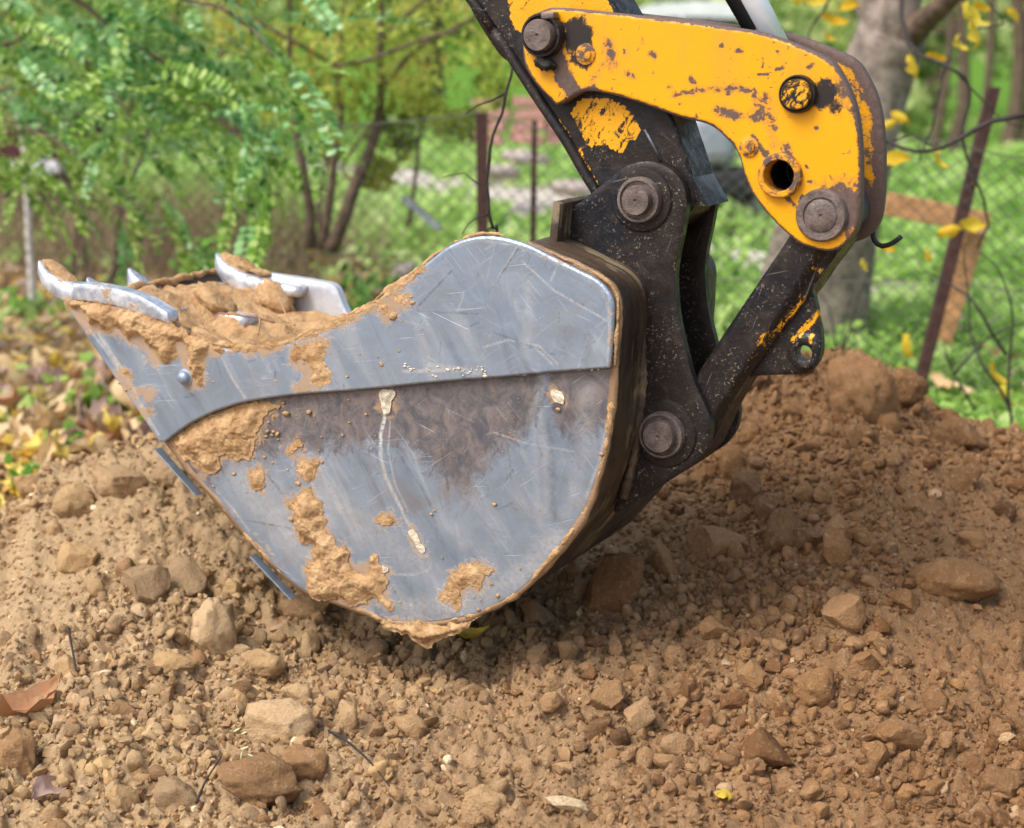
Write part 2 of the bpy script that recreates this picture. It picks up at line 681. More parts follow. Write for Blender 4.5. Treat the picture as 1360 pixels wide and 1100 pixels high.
def mat_paint():
    n = NT('chipped_yellow_paint')
    co = n.coord()
    f1 = n.noise(co, 60, 8, 0.78, 0.6)
    f2 = n.noise(co, 14, 5, 0.7, 0.4)
    f3 = n.noise(n.mapping(co, (1, 1, 1), (0, R(25), 0)), 150, 4, 0.7)
    w = n.attr('wear')
    q = n.math('ADD', n.math('ADD', n.math('MULTIPLY', f1, 0.9), n.math('MULTIPLY', f2, 0.55)), n.math('MULTIPLY', w, 0.75))
    chip = n.map(q, 1.0, 1.03)
    # small dark hairline nicks
    nk = n.map(n.noise(n.mapping(co, (70, 1, 260), (0, R(18), 0)), 1.0, 2), 0.685, 0.72)
    nk2 = n.map(n.noise(n.mapping(n.mapping(co, rot=(0, R(62), 0)), (60, 1, 240)), 1.0, 2), 0.69, 0.725)
    nick = n.math('MULTIPLY', n.math('MAXIMUM', nk, nk2), n.map(n.noise(co, 9, 2), 0.4, 0.6))
    chip = n.math('MAXIMUM', chip, nick)
    halo = n.map(q, 0.84, 1.0)
    y = n.mix(n.noise(co, 8, 4, 0.6), (0.80, 0.345, 0.003), (0.87, 0.41, 0.004))
    y = n.mix(n.map(n.noise(co, 120, 3, 0.7), 0.55, 0.8, 0, 0.35), y, (0.66, 0.30, 0.02))
    dirt = n.math('MULTIPLY', n.map(n.noise(n.mapping(co, (12, 1, 5)), 1.0, 6, 0.7), 0.48, 0.75), 0.35)
    y = n.mix(dirt, y, (0.45, 0.24, 0.07))
    y = n.mix(n.math('MULTIPLY', halo, 0.6), y, (0.50, 0.22, 0.05))
    under = n.mix(f3, (0.05, 0.036, 0.032), (0.20, 0.125, 0.10))
    c = n.mix(chip, y, under)
    gr = n.attr('grease')
    grm = n.map(n.math('ADD', gr, n.math('MULTIPLY', n.math('SUBTRACT', f1, 0.5), 1.2)), 0.45, 0.6)
    c = n.mix(grm, c, (0.025, 0.02, 0.02))
    h = n.math('SUBTRACT', n.math('MULTIPLY', f3, 0.12), n.math('MAXIMUM', chip, n.math('MULTIPLY', grm, 0.2)))
    nb = n.bump(h, 0.6, 0.0012)
    nb = n.bump(n.noise(co, 25, 3), 0.12, 0.003, nb)
    ro = n.mix(chip, (0.36, 0.36, 0.36), (0.62, 0.62, 0.62))
    return n.set(c, n.math('ADD', 0.33, n.math('MULTIPLY', chip, 0.3)), 0.0, nb, 0.4)


def mat_mud(name='dried_mud', a=(0.38, 0.22, 0.10), b=(0.62, 0.41, 0.22)):
    n = NT(name)
    co = n.coord()
    f = n.noise(co, 30, 6, 0.7)
    g = n.noise(co, 160, 4, 0.7)
    c = n.mix(n.map(f, 0.3, 0.7), a, b)
    c = n.mix(n.map(g, 0.62, 0.75, 0, 0.5), c, (0.62, 0.47, 0.32))
    k = n.voro(co, 75)
    k = n.map(k, 0.0, 0.7)
    c = n.mix(n.map(n.noise(co, 70, 5, 0.75), 0.42, 0.28, 0, 0.6), c, (0.17, 0.095, 0.045))
    nb = n.bump(n.math('ADD', n.math('SUBTRACT', f, n.math('MULTIPLY', k, 0.35)), n.math('MULTIPLY', g, 0.9)), 0.95, 0.005)
    return n.set(c, 0.97, 0.0, nb, 0.08)


def mat_plain(name, col, rough=0.6, metal=0.0, var=0.25, scale=20, bump=0.3, spec=0.4):
    n = NT(name)
    co = n.coord()
    f = n.noise(co, scale, 5, 0.65)
    g = n.noise(co, scale * 6, 3, 0.7)
    d = tuple(max(0, x * (1 - var)) for x in col)
    e = tuple(min(1, x * (1 + var)) for x in col)
    c = n.mix(n.map(n.math('ADD', n.math('MULTIPLY', f, 0.7), n.math('MULTIPLY', g, 0.3)), 0.35, 0.65), d, e)
    nb = n.bump(n.math('ADD', f, g), bump, 0.002)
    return n.set(c, rough, metal, nb, spec)


def mat_leaf(name, stops, transl=0.35, rough=0.55, use='tint', band=0.0):
    n = NT(name)
    co = n.coord()
    t = n.attr('tint') if use == 'tint' else n.rand()
    c = n.ramp(t, stops)
    f = n.noise(co, 40, 4, 0.7)
    c = n.mix(n.map(f, 0.5, 0.75, 0, 0.4), c, (0.16, 0.09, 0.03)) if band else c
    n.set(c, rough, 0.0, None, 0.35)
    tr = n.node('ShaderNodeBsdfTranslucent')
    n.put(tr.inputs['Color'], c)
    mx = n.node('ShaderNodeMixShader')
    mx.inputs[0].default_value = transl
    n.t.links.new(n.p.outputs[0], mx.inputs[1])
    n.t.links.new(tr.outputs[0], mx.inputs[2])
    n.t.links.new(mx.outputs[0], n.out.inputs['Surface'])
    return n.m


def mat_soil(name, use_tint=True):
    n = NT(name)
    geo = n.node('ShaderNodeNewGeometry').outputs['Position']
    big = n.noise(geo, 1.3, 3, 0.5)
    mid = n.noise(geo, 9, 5, 0.65)
    fine = n.noise(geo, 90, 5, 0.7)
    vf = n.noise(geo, 330, 3, 0.7)
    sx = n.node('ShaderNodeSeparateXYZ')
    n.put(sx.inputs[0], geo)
    rightward = n.map(n.math('ADD', sx.outputs['X'], n.math('MULTIPLY', big, 0.6)), -0.5, 1.0)
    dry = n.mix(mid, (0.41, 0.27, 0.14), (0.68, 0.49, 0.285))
    right_soil = n.mix(mid, (0.225, 0.118, 0.052), (0.41, 0.235, 0.112))
    c = n.mix(rightward, dry, right_soil)  # soil colour turns darker and redder toward the right
    if use_tint:
        t = n.attr('tint')
        m = n.ramp(t, [(0.0, (0.42, 0.38, 0.38)), (0.2, (0.75, 0.62, 0.52)), (0.35, (0.78, 0.76, 0.76)), (0.5, (1.05, 0.98, 0.86)), (0.7, (1.22, 1.2, 1.16)), (0.93, (1.3, 1.33, 1.36)), (0.965, (1.25, 1.15, 0.85)), (0.985, (1.75, 1.95, 2.2)), (1.0, (2.0, 2.5, 3.0))])
        c = n.mix(1.0, c, m, 'MULTIPLY')
    c = n.mix(n.map(fine, 0.52, 0.72, 0, 0.5), c, (0.60, 0.44, 0.28))
    c = n.mix(n.map(fine, 0.47, 0.3, 0, 0.5 if not use_tint else 0.3), c, (0.17, 0.09, 0.042))
    grit = n.noise(geo, 210, 4, 0.75)
    gk = 0.45 if use_tint else 1.0
    c = n.mix(n.map(grit, 0.56, 0.72, 0, 0.55 * gk), c, (0.70, 0.53, 0.34))
    c = n.mix(n.map(grit, 0.44, 0.3, 0, 0.5 * gk), c, (0.15, 0.08, 0.038))
    blot = n.noise(geo, 28, 4, 0.65)
    c = n.mix(n.map(blot, 0.55, 0.7, 0, 0.3), c, (0.50, 0.34, 0.20))
    c = n.mix(n.map(vf, 0.74, 0.78, 0, 0.7), c, (0.75, 0.68, 0.58))
    nb = n.bump(n.math('ADD', n.math('ADD', fine, n.math('MULTIPLY', grit, 0.9)), n.math('MULTIPLY', vf, 0.5)), 0.95, 0.006)
    return n.set(c, 0.95, 0.0, nb, 0.15)


MAT = dict(
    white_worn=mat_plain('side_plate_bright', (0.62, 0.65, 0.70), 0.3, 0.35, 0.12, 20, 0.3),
    steel=mat_steel(False), stained=mat_steel(True), bright=mat_bright_steel(),
    dark=mat_dark_metal(), darkpaint=mat_dark_metal('dark_steel_with_paint_remains', True), paint=mat_paint(),
    mud=mat_mud(), mudcream=mat_mud('pale_clay', (0.62, 0.54, 0.40), (0.80, 0.72, 0.58)), mudshell=mat_mud('shell_mud', (0.15, 0.09, 0.05), (0.33, 0.20, 0.11)),
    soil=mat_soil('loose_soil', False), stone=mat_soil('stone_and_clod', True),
    chrome=mat_plain('chrome_rod', (0.86, 0.88, 0.92), 0.2, 0.2, 0.05, 20, 0.03, 0.9),
    rubber=mat_plain('black_rubber', (0.02, 0.02, 0.022), 0.55, 0, 0.3),
    pin=mat_plain('pin_steel', (0.17, 0.135, 0.12), 0.45, 0.4, 0.4, 40, 0.6),
    grease=mat_plain('old_grease', (0.018, 0.015, 0.014), 0.35, 0, 0.5, 60, 0.9),
    boss=mat_plain('grey_boss', (0.12, 0.13, 0.14), 0.4, 0.5, 0.4, 40, 0.4),
    void=mat_plain('dark_bore', (0.012, 0.01, 0.01), 0.7, 0, 0.4, 30, 0.8),
    rust=mat_plain('rusty_iron', (0.075, 0.035, 0.03), 0.8, 0.1, 0.4, 30, 0.6),
    wire=mat_plain('old_wire', (0.16, 0.15, 0.14), 0.6, 0.5, 0.3),
    bark=mat_plain('grey_bark', (0.25, 0.205, 0.17), 0.95, 0, 0.5, 14, 0.9, 0.2),
    stem=mat_plain('brown_bark', (0.13, 0.09, 0.065), 0.9, 0, 0.5, 25, 0.8, 0.2),
    twig=mat_plain('dark_twig', (0.035, 0.028, 0.024), 0.7, 0, 0.5, 60, 0.5),
    wood=mat_plain('orange_wood', (0.52, 0.27, 0.125), 0.8, 0, 0.3, 30, 0.4, 0.2),
    white=mat_plain('white_paint', (0.75, 0.76, 0.78), 0.35, 0, 0.06, 5, 0.05),
    glass=mat_plain('dark_glass', (0.03, 0.035, 0.04), 0.08, 0, 0.2, 5, 0.0),
    tyre=mat_plain('tyre', (0.025, 0.025, 0.027), 0.8, 0, 0.3),
    grey=mat_plain('grey_enamel', (0.30, 0.33, 0.38), 0.4, 0.2, 0.2),
    blue=mat_plain('blue_plastic', (0.03, 0.16, 0.5), 0.4, 0, 0.2),
    maroon=mat_plain('maroon_board', (0.10, 0.022, 0.03), 0.7, 0, 0.3),
    brick=mat_plain('pink_brick', (0.52, 0.27, 0.23), 0.9, 0, 0.25, 30, 0.6, 0.2),
    slab=mat_plain('pale_slab', (0.42, 0.36, 0.33), 0.9, 0, 0.3, 12, 0.6, 0.2),
)

# ================================================================== THE BUCKET
PXM = 3.05 / FPX * 1.03      # about one photo pixel in metres on the side plate
W = 0.49
BUCKET = thing('excavator_bucket', 'worn grey steel digging bucket caked with ochre mud, resting on the soil mound', 'excavator bucket', ORG, -TH)

seam = [(813, 488), (742, 493), (669, 500), (589, 506), (480, 517), (400, 523), (335, 532), (291, 545), (255, 563), (224, 586)]
top_edge = [(88, 401), (109, 402), (160, 405), (205, 418), (232, 436), (256, 452), (284, 459), (313, 463), (342, 462), (385, 454), (433, 434), (480, 415),
            (516, 389), (549, 367), (575, 345), (604, 324), (636, 314), (669, 315), (705, 325), (735, 340), (771, 358), (796, 371), (811, 386), (818, 405), (817, 444), (813, 488)]
left_edge = [(216, 585), (186, 542), (150, 490), (118, 443), (88, 401)]
cut_out = cr(MP([p for p in top_edge[:-1]] + seam + left_edge[:-1][:1] + left_edge[1:-1]), 0.0035, True,
             corners=(0, 25, 24 + 1 + 9, 24 + 1 + 10))
low_right = [(813, 488), (811, 535), (805, 585), (795, 629), (776, 680), (749, 719), (722, 752), (689, 787), (645, 811), (619, 820), (562, 829), (516, 826), (478, 812),
             (417, 791), (386, 773), (333, 720), (295, 674), (264, 643), (226, 590)]
low_out = cr(MP([(224, 584), (255, 561), (291, 543), (335, 530), (400, 521), (480, 515), (589, 504), (669, 497), (742, 490)] + low_right), 0.0035, True, corners=(9, 0))


def strokes(P, lines, width):
    """soft mask along hand-placed marks; lines = [(photo points, width px, strength)]"""
    r = np.zeros(len(P))
    for pts, w, s in lines:
        d = dist_poly(P, MP(pts), False) / PXM
        w = w * width
        r = np.maximum(r, s * (1 - sstep(w * 0.45 if w < 6 else 0.0, w if w < 6 else w * 1.3, d)))
    return r


def rand_strokes(n, x0, x1, y0, y1, lmin, lmax, angs, w, s0, s1, seed, curve=0.15):
    g = np.random.default_rng(seed)
    out = []
    for i in range(n):
        x, y = g.uniform(x0, x1), g.uniform(y0, y1)
        a = R(angs[g.integers(len(angs))] + g.normal(0, 9))
        L = g.uniform(lmin, lmax)
        b = a + g.normal(0, curve)
        mx, my = x + math.cos(a) * L / 2, y - math.sin(a) * L / 2
        out.append(([(x, y), (mx, my), (mx + math.cos(b) * L / 2, my - math.sin(b) * L / 2)], g.uniform(w * 0.7, w * 1.3), g.uniform(s0, s1)))
    return out


low_bright = [([(512, 548), (505, 575), (505, 605), (512, 636), (526, 664), (540, 692), (550, 712), (558, 730)], 3.4, 0.85),
              ([(517, 560), (515, 600), (523, 640), (541, 680)], 1.5, 0.5),
              ([(498, 758), (520, 763), (548, 764), (568, 758), (573, 748)], 2.2, 0.6),
              ([(715, 520), (716, 560), (722, 600), (726, 640), (724, 680)], 9, 0.28), ([(706, 540), (712, 620), (716, 700)], 7, 0.2),
              ([(500, 800), (560, 808), (620, 800), (690, 765), (740, 715)], 20, 0.5), ([(320, 640), (390, 720), (460, 790)], 34, 0.42),  # the broad strokes paint sky reflection into the steel colour
              ([(300, 640), (360, 700), (410, 770)], 8, 0.25), ([(440, 660), (500, 715), (560, 750)], 30, 0.35), ([(780, 520), (775, 600), (750, 690)], 14, 0.2), ([(600, 700), (640, 740), (660, 760)], 20, 0.22),
              ([(305, 672), (330, 705)], 2, 0.7), ([(806, 560), (797, 610), (778, 660)], 3, 0.5),
              ([(655, 575), (700, 590), (760, 600)], 1.6, 0.4), ([(690, 750), (728, 752)], 1.5, 0.5)]
low_bright += rand_strokes(22, 470, 800, 520, 800, 10, 45, (10, -15, -60, 40), 1.1, 0.1, 0.35, 3)
low_bright += rand_strokes(12, 300, 480, 640, 780, 8, 35, (-50, 20), 1.2, 0.15, 0.4, 4)
low_dark = rand_strokes(34, 590, 720, 515, 590, 14, 50, (70, 50, -70, 85), 2.2, 0.25, 0.6, 5, 0.3)
low_dark += rand_strokes(20, 480, 700, 530, 700, 10, 40, (-60, -70, 80, 30), 1.8, 0.15, 0.5, 6, 0.4)
low_dark += [([(584, 590), (590, 620), (594, 650)], 3, 0.6), ([(727, 560), (733, 600), (732, 650), (736, 690)], 7, 0.3),
             ([(305, 688), (345, 695), (385, 702)], 1.5, 0.6), ([(640, 540), (672, 520)], 3, 0.5), ([(350, 625), (378, 660)], 3.5, 0.5), ([(520, 590), (560, 650), (570, 670)], 3, 0.35)]
low_dark += [(seam, 5, 0.8)]


def stain_fn(P, d):
    dseam = dist_poly(P, MP(seam), False) / PXM
    x = P[:, 0]
    v = 0.85 * (1 - sstep(10, 150, dseam)) + 0.12
    band = 0.5 * np.exp(-((P[:, 0] - M(610, 640)[0]) / (55 * PXM)) ** 2) * (1 - sstep(120, 240, dseam))
    v = v + band
    v -= 0.45 * np.exp(-((P[:, 0] - M(720, 600)[0]) / (16 * PXM)) ** 2)
    return v * (1 - 0.0 * x)


MUD_LOW = [[(224, 588), (256, 563), (306, 541), (350, 534), (372, 540), (348, 559), (344, 578), (333, 605), (312, 612), (295, 609), (291, 620), (272, 632), (256, 616), (241, 605)],
           [(378, 662), (392, 660), (401, 648), (414, 648), (424, 674), (432, 700), (440, 720), (462, 735), (468, 750), (486, 756), (498, 742), (510, 760), (512, 784), (518, 805), (500, 800), (493, 792), (489, 807), (470, 804), (447, 798), (417, 792),
           (412, 775), (405, 758), (414, 740), (417, 723), (398, 718), (388, 689)],
           [(394, 615), (408, 609), (424, 614), (420, 628), (409, 638), (396, 632)],
           [(332, 628), (348, 624), (349, 640), (346, 652), (334, 648)],
           [(585, 792), (598, 764), (615, 754), (632, 748), (653, 756), (640, 772), (638, 784), (618, 782), (611, 804), (596, 805)],
           [(506, 522), (513, 518), (523, 521), (520, 532), (517, 548), (509, 550), (507, 538)],
           [(541, 706), (549, 705), (558, 716), (564, 728), (560, 735), (550, 722)],
           [(498, 753), (508, 751), (516, 756), (510, 761), (500, 759)],
           [(732, 519), (740, 518), (749, 526), (748, 537), (738, 534), (733, 527)],
           [(378, 600), (395, 585), (402, 592), (388, 606)],
           [(498, 690), (520, 684), (528, 694), (510, 700)],
           [(510, 826), (545, 826), (575, 830), (612, 826), (640, 818), (618, 832), (598, 846), (578, 858), (566, 864), (552, 852), (534, 842), (516, 836)]]
MUD_UP = [[(87, 398), (112, 395), (129, 397), (162, 405), (193, 414), (217, 425), (238, 438), (256, 444), (290, 457), (296, 464), (282, 472), (272, 480), (276, 500), (268, 512), (256, 510),
           (250, 492), (246, 480), (240, 458), (236, 466), (226, 478), (212, 481), (202, 473), (198, 462), (184, 456), (171, 451), (160, 438), (150, 437), (141, 441), (130, 437), (118, 434), (105, 416)],
          [(391, 458), (436, 445), (437, 460), (430, 478), (438, 500), (430, 512), (412, 518), (393, 516), (408, 498), (400, 486), (392, 480)],
          [(505, 402), (520, 392), (545, 388), (545, 402), (528, 412), (516, 425), (508, 415)],
          [(480, 408), (500, 398), (518, 384), (530, 374), (546, 364), (560, 353), (566, 358), (552, 371), (536, 382), (520, 394), (498, 410), (470, 424), (440, 438), (400, 452), (350, 466), (310, 466), (312, 456), (345, 458), (385, 450), (433, 430)],
          [(160, 492), (170, 490), (179, 505), (184, 524), (176, 520), (168, 505)],
          [(196, 520), (206, 514), (212, 522), (204, 534), (196, 530)],
          [(192, 540), (204, 542), (207, 550), (196, 552)]]
FILM_LOW = [([(370, 545), (420, 555), (470, 545)], 34, 0.42), ([(390, 600), (400, 640)], 30, 0.45), ([(320, 560), (360, 600)], 40, 0.4), ([(600, 770), (650, 765)], 28, 0.4), ([(530, 686), (590, 700)], 20, 0.3), ([(440, 780), (520, 800), (560, 815)], 16, 0.4), ([(240, 600), (330, 700), (390, 770)], 9, 0.5), ([(700, 560), (690, 620)], 40, 0.22)]
FILM_UP = [([(360, 462), (440, 445), (520, 405), (590, 345)], 16, 0.5), ([(120, 420), (200, 460), (260, 500)], 30, 0.42), ([(160, 480), (190, 530), (212, 560)], 12, 0.4), ([(400, 480), (410, 510)], 34, 0.4), ([(520, 400), (540, 410)], 26, 0.45), ([(640, 316), (735, 342), (800, 376), (815, 420), (813, 484)], 5, 0.5)]


def film_fn(polys, lines):
    def fn(P, d):
        v = strokes(P, lines, 1.0)
        for q in polys:
            q = MP(q)
            lo, hi = q.min(0) - 0.03, q.max(0) + 0.03
            m = ((P > lo) & (P < hi)).all(1)
            if m.any():
                dd = dist_poly(P[m], q) / PXM
                v[m] = np.maximum(v[m], np.where(inside(P[m], q), 0.8, 0.6 * (1 - sstep(0, 30, dd))))
        return v
    return fn


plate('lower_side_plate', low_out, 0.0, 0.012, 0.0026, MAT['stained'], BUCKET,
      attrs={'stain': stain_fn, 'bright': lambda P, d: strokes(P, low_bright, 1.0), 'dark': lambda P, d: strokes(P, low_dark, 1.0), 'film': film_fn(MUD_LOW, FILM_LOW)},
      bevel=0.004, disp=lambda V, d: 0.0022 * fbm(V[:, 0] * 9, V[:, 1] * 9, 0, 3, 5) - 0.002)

up_bright = [([(300, 475), (313, 500), (330, 527)], 3, 0.7), ([(135, 440), (170, 495), (205, 560)], 5, 0.9), ([(100, 405), (150, 470), (190, 535), (216, 575)], 2.5, 0.8),
             ([(696, 345), (740, 385), (810, 425)], 1.6, 0.7), ([(745, 350), (735, 372)], 1.5, 0.6), ([(692, 325), (655, 385)], 1.5, 0.5),
             ([(575, 483), (600, 487), (640, 493)], 5, 0.5), ([(645, 460), (680, 450), (720, 458), (745, 482)], 1.8, 0.6), ([(715, 460), (738, 483)], 2, 0.6),
             ([(705, 380), (708, 430), (700, 470)], 9, 0.3), ([(604, 328), (640, 318), (690, 325), (735, 345), (795, 378)], 2.5, 0.3),  # stroke along the top edge is a highlight painted into the colour
             ([(812, 395), (813, 440), (810, 480)], 2.0, 0.4), ([(540, 492), (600, 490)], 3, 0.7)]
up_bright += rand_strokes(30, 480, 800, 330, 490, 8, 50, (35, -35, -42, 5, 70), 1.1, 0.1, 0.4, 13)
up_bright += rand_strokes(12, 240, 480, 450, 540, 6, 30, (-50, 50, 10), 1.2, 0.15, 0.45, 14)
up_dark = [([(692, 330), (653, 388)], 1.4, 0.7), ([(605, 358), (558, 408)], 1.6, 0.6), ([(512, 400), (550, 396)], 1.5, 0.5), ([(560, 412), (640, 416)], 1.4, 0.5),
           ([(660, 440), (740, 470)], 2, 0.4), ([(760, 440), (750, 480)], 14, 0.22), ([(785, 445), (780, 480)], 8, 0.25), ([(290, 470), (300, 500)], 2, 0.4), (seam, 3, 0.6)]
up_dark += rand_strokes(14, 480, 800, 340, 490, 4, 16, (20, -30, 80), 1.2, 0.3, 0.6, 15)
up_dark += rand_strokes(6, 240, 470, 470, 540, 4, 12, (20, -30, 80), 1.5, 0.3, 0.6, 16)
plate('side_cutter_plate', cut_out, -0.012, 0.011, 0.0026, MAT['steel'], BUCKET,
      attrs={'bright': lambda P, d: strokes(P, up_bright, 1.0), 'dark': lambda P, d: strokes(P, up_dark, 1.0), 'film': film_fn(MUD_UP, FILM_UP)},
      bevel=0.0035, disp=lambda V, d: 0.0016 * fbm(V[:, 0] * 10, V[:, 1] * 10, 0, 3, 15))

# far side plate (one piece; its inner face shows above the soil)
far_pts = [(88, 401), (109, 398), (150, 392), (225, 418), (250, 446), (340, 462), (433, 434), (500, 410), (560, 372), (620, 345), (669, 338), (735, 348), (796, 375), (815, 400)] + low_right
far_top = MP([(284, 352), (300, 352), (345, 362), (392, 369), (436, 377), (446, 384), (462, 420), (486, 440)], W - 0.012)
far_all = np.concatenate([far_top, MP([(350, 466), (433, 440), (500, 414), (560, 378), (620, 350), (669, 342), (735, 350), (796, 375), (815, 400)] + low_right + [(216, 585), (150, 490), (100, 418)])])
far_out = cr(far_all, 0.008, True, corners=(0, 5, 7))
plate('side_plate', far_out, W - 0.012, 0.024, 0.012, MAT['white_worn'], BUCKET, bevel=0.003)

# shell: curved sheet bent along the side plate's outline, from the lip round the back to the top
shell_px = [(92, 405), (118, 443), (150, 490), (186, 542), (216, 585), (264, 645), (295, 676), (333, 722), (386, 775), (417, 793), (478, 815), (516, 830), (562, 834), (619, 826),
            (650, 812), (692, 789), (726, 754), (753, 721), (780, 682), (799, 631), (809, 586), (815, 535), (818, 488), (821, 444), (822, 405), (815, 384), (798, 368), (771, 354), (735, 336), (700, 322)]


def shell_mesh():
    prof = cr(MP(shell_px), 0.008, False)
    ks = np.linspace(0.002, W - 0.002, 34)
    tg = np.gradient(prof, axis=0)
    tg /= np.linalg.norm(tg, axis=1)[:, None]
    nrm = np.stack([tg[:, 1], -tg[:, 0]], 1)      # outward
    n, m = len(prof), len(ks)
    A = np.repeat(prof[:, None, :], m, 1)
    K = np.broadcast_to(ks, (n, m))
    s = np.arange(n)[:, None] * 0.008
    dn = 0.0015 * fbm(s * 12, K * 12, 0, 4, 31)
    # caked mud leaves a crust near the near edge of the shell
    crust = 0.006 * np.clip(fbm(s * 22, K * 30, 0, 4, 33) + 0.35, 0, 1) * (1 - sstep(0.0, 0.05, K))
    lower = sstep(0.42, 0.75, s / s.max())
    out = A + nrm[:, None, :] * (dn + crust)[..., None]
    inn = A - nrm[:, None, :] * 0.011
    vo = np.stack([out[..., 0], K, out[..., 1]], -1).reshape(-1, 3)
    vi = np.stack([inn[..., 0], K, inn[..., 1]], -1).reshape(-1, 3)
    V = np.concatenate([vo, vi])
    i, j = np.meshgrid(np.arange(n - 1), np.arange(m - 1), indexing='ij')
    q = (i * m + j).ravel()
    F1 = np.stack([q, q + 1, q + m + 1, q + m], 1)
    o = n * m
    F2 = np.stack([q + o, q + m + o, q + m + 1 + o, q + 1 + o], 1)
    e = []
    for a in range(m - 1):
        e.append((a, a + o, a + 1 + o, a + 1))
        b = (n - 1) * m + a
        e.append((b, b + 1, b + 1 + o, b + o))
    for a in range(n - 1):
        b = a * m
        e.append((b, b + m, b + m + o, b + o))
        c = a * m + m - 1
        e.append((c, c + o, c + m + o, c + m))
    F = np.concatenate([F1, F2, np.array(e)])
    me = mesh_of('shell', V, F)
    return me


def mat_shell():
    n = NT('shell_brown_steel')
    co = n.coord()
    big = n.noise(co, 7, 5, 0.6, 0.8)
    st = n.noise(n.mapping(co, (5, 90, 5)), 1.0, 5, 0.7)
    fine = n.noise(co, 200, 3, 0.7)
    c = n.mix(n.map(big, 0.35, 0.65), (0.026, 0.019, 0.015), (0.08, 0.052, 0.032))
    c = n.mix(n.map(st, 0.52, 0.72, 0, 0.7), c, (0.20, 0.145, 0.085))
    m = n.math('MULTIPLY', n.map(n.noise(co, 13, 4), 0.52, 0.62), n.map(st, 0.46, 0.56))
    c = n.mix(n.math('MULTIPLY', m, 0.6), c, (0.33, 0.26, 0.15))
    sx = n.node('ShaderNodeSeparateXYZ')
    n.put(sx.inputs[0], co)
    near = n.map(n.math('ADD', sx.outputs['Y'], n.math('MULTIPLY', n.noise(co, 25, 5, 0.7), 0.02)), 0.022, 0.012)
    c = n.mix(n.math('MULTIPLY', near, 0.85), c, (0.34, 0.21, 0.115))
    c = n.mix(n.map(fine, 0.66, 0.72, 0, 0.6), c, (0.32, 0.26, 0.2))
    nb = n.bump(n.math('ADD', st, n.math('ADD', big, fine)), 0.6, 0.002)
    return n.set(c, n.map(st, 0.3, 0.7, 0.4, 0.75), 0.1, nb)


MAT['shell'] = mat_shell()
link('shell', shell_mesh(), MAT['shell'], BUCKET)

# wear strips under the floor: two flat bars that stick out below the near edge
for p0, p1 in (((207, 596), (262, 658)), ((334, 738), (388, 796))):
    a0, _, c0 = M(*p0)
    a1, _, c1 = M(*p1)
    d = np.array([a1 - a0, c1 - c0])
    nn = np.array([d[1], -d[0]]) / np.linalg.norm(d)
    if nn[1] > 0:
        nn = -nn
    q = [(a0, c0), (a1, c1), (a1 + nn[0] * 0.002, c1 + nn[1] * 0.002), (a0 + nn[0] * 0.004, c0 + nn[1] * 0.004)]
    v = [(x, -0.004, z) for x, z in q] + [(x, 0.016, z) for x, z in q]
    me = mesh_of('wear_strip', v, [(0, 1, 2, 3), (7, 6, 5, 4), (0, 4, 5, 1), (1, 5, 6, 2), (2, 6, 7, 3), (3, 7, 4, 0)], False)
    bevel_me(me, 0.0008)
    link('wear_strip', me, MAT['steel'], BUCKET)

# pale bar along the top of the near side (shank of the corner tooth) and the thin cutting edge across the front
bar = cr(MP([(104, 376), (128, 377), (160, 383), (195, 394), (228, 414), (230, 428), (205, 419), (165, 406), (120, 398), (98, 397)]), 0.006, True, corners=(0, 4, 5, 9))
me = plate_mesh('tooth_shank', bar, [], -0.016, 0.034, 0.006, bevel=0.002)
link('tooth_shank', me, MAT['bright'], BUCKET)
MAT['mud2'] = MAT['mud']
lip = cr(MP([(100, 412), (120, 418), (150, 432), (148, 440), (118, 430), (106, 421)]), 0.006, True, corners=(0, 2, 3, 5))
me = plate_mesh('cutting_edge', lip, [], 0.03, W - 0.05, 0.012, bevel=0.003)
link('cutting_edge', me, MAT['bright'], BUCKET)


# teeth: sections along a curved blade
def tooth_mesh(da=0.0, dc=0.0, kc=0.03, scale=1.0, hw=0.032, tall=1.0):
    secs = [((53, 346), (52, 349), 0.16), ((59, 350), (54, 363), 0.5), ((71, 359), (63, 380), 0.8), ((90, 369), (82, 396), 0.96), ((112, 377), (104, 405), 1.0), ((138, 384), (134, 405), 1.0), ((168, 391), (166, 406), 0.9)]
    V = []
    base = np.array(M(138, 395))[[0, 2]]
    nseg = 12
    ss = []
    for t in np.linspace(0, len(secs) - 1, 19):
        i = min(int(t), len(secs) - 2)
        f = t - i
        T = np.array(MP([secs[i][0], secs[i + 1][0]]))
        B = np.array(MP([secs[i][1], secs[i + 1][1]]))
        ss.append((T[0] * (1 - f) + T[1] * f, B[0] * (1 - f) + B[1] * f, secs[i][2] * (1 - f) + secs[i + 1][2] * f))
    for (T, B, w) in ss:
        mid, hv = (T + B) / 2, (T - B) / 2
        for j in range(nseg):
            th = 2 * math.pi * j / nseg
            ck, cv = math.cos(th), math.sin(th)
            ck = math.copysign(abs(ck) ** 0.45, ck)
            cv = math.copysign(abs(cv) ** 0.55, cv)
            # scooped upper face
            lift = -0.22 * (1 - ck * ck) if cv > 0 else 0
            p = mid + hv * (cv + lift)
            p = base + (p - base) * scale
            V.append((p[0] + da, kc + ck * hw * w, p[1] + dc))
    F = []
    n = len(ss)
    for i in range(n - 1):
        for j in range(nseg):
            F.append((i * nseg + j, i * nseg + (j + 1) % nseg, (i + 1) * nseg + (j + 1) % nseg, (i + 1) * nseg + j))
    F.append(tuple(range(nseg)))
    F.append(tuple((n - 1) * nseg + j for j in range(nseg))[::-1])
    me = mesh_of('tooth', V, F)
    fix_normals(me)
    return me


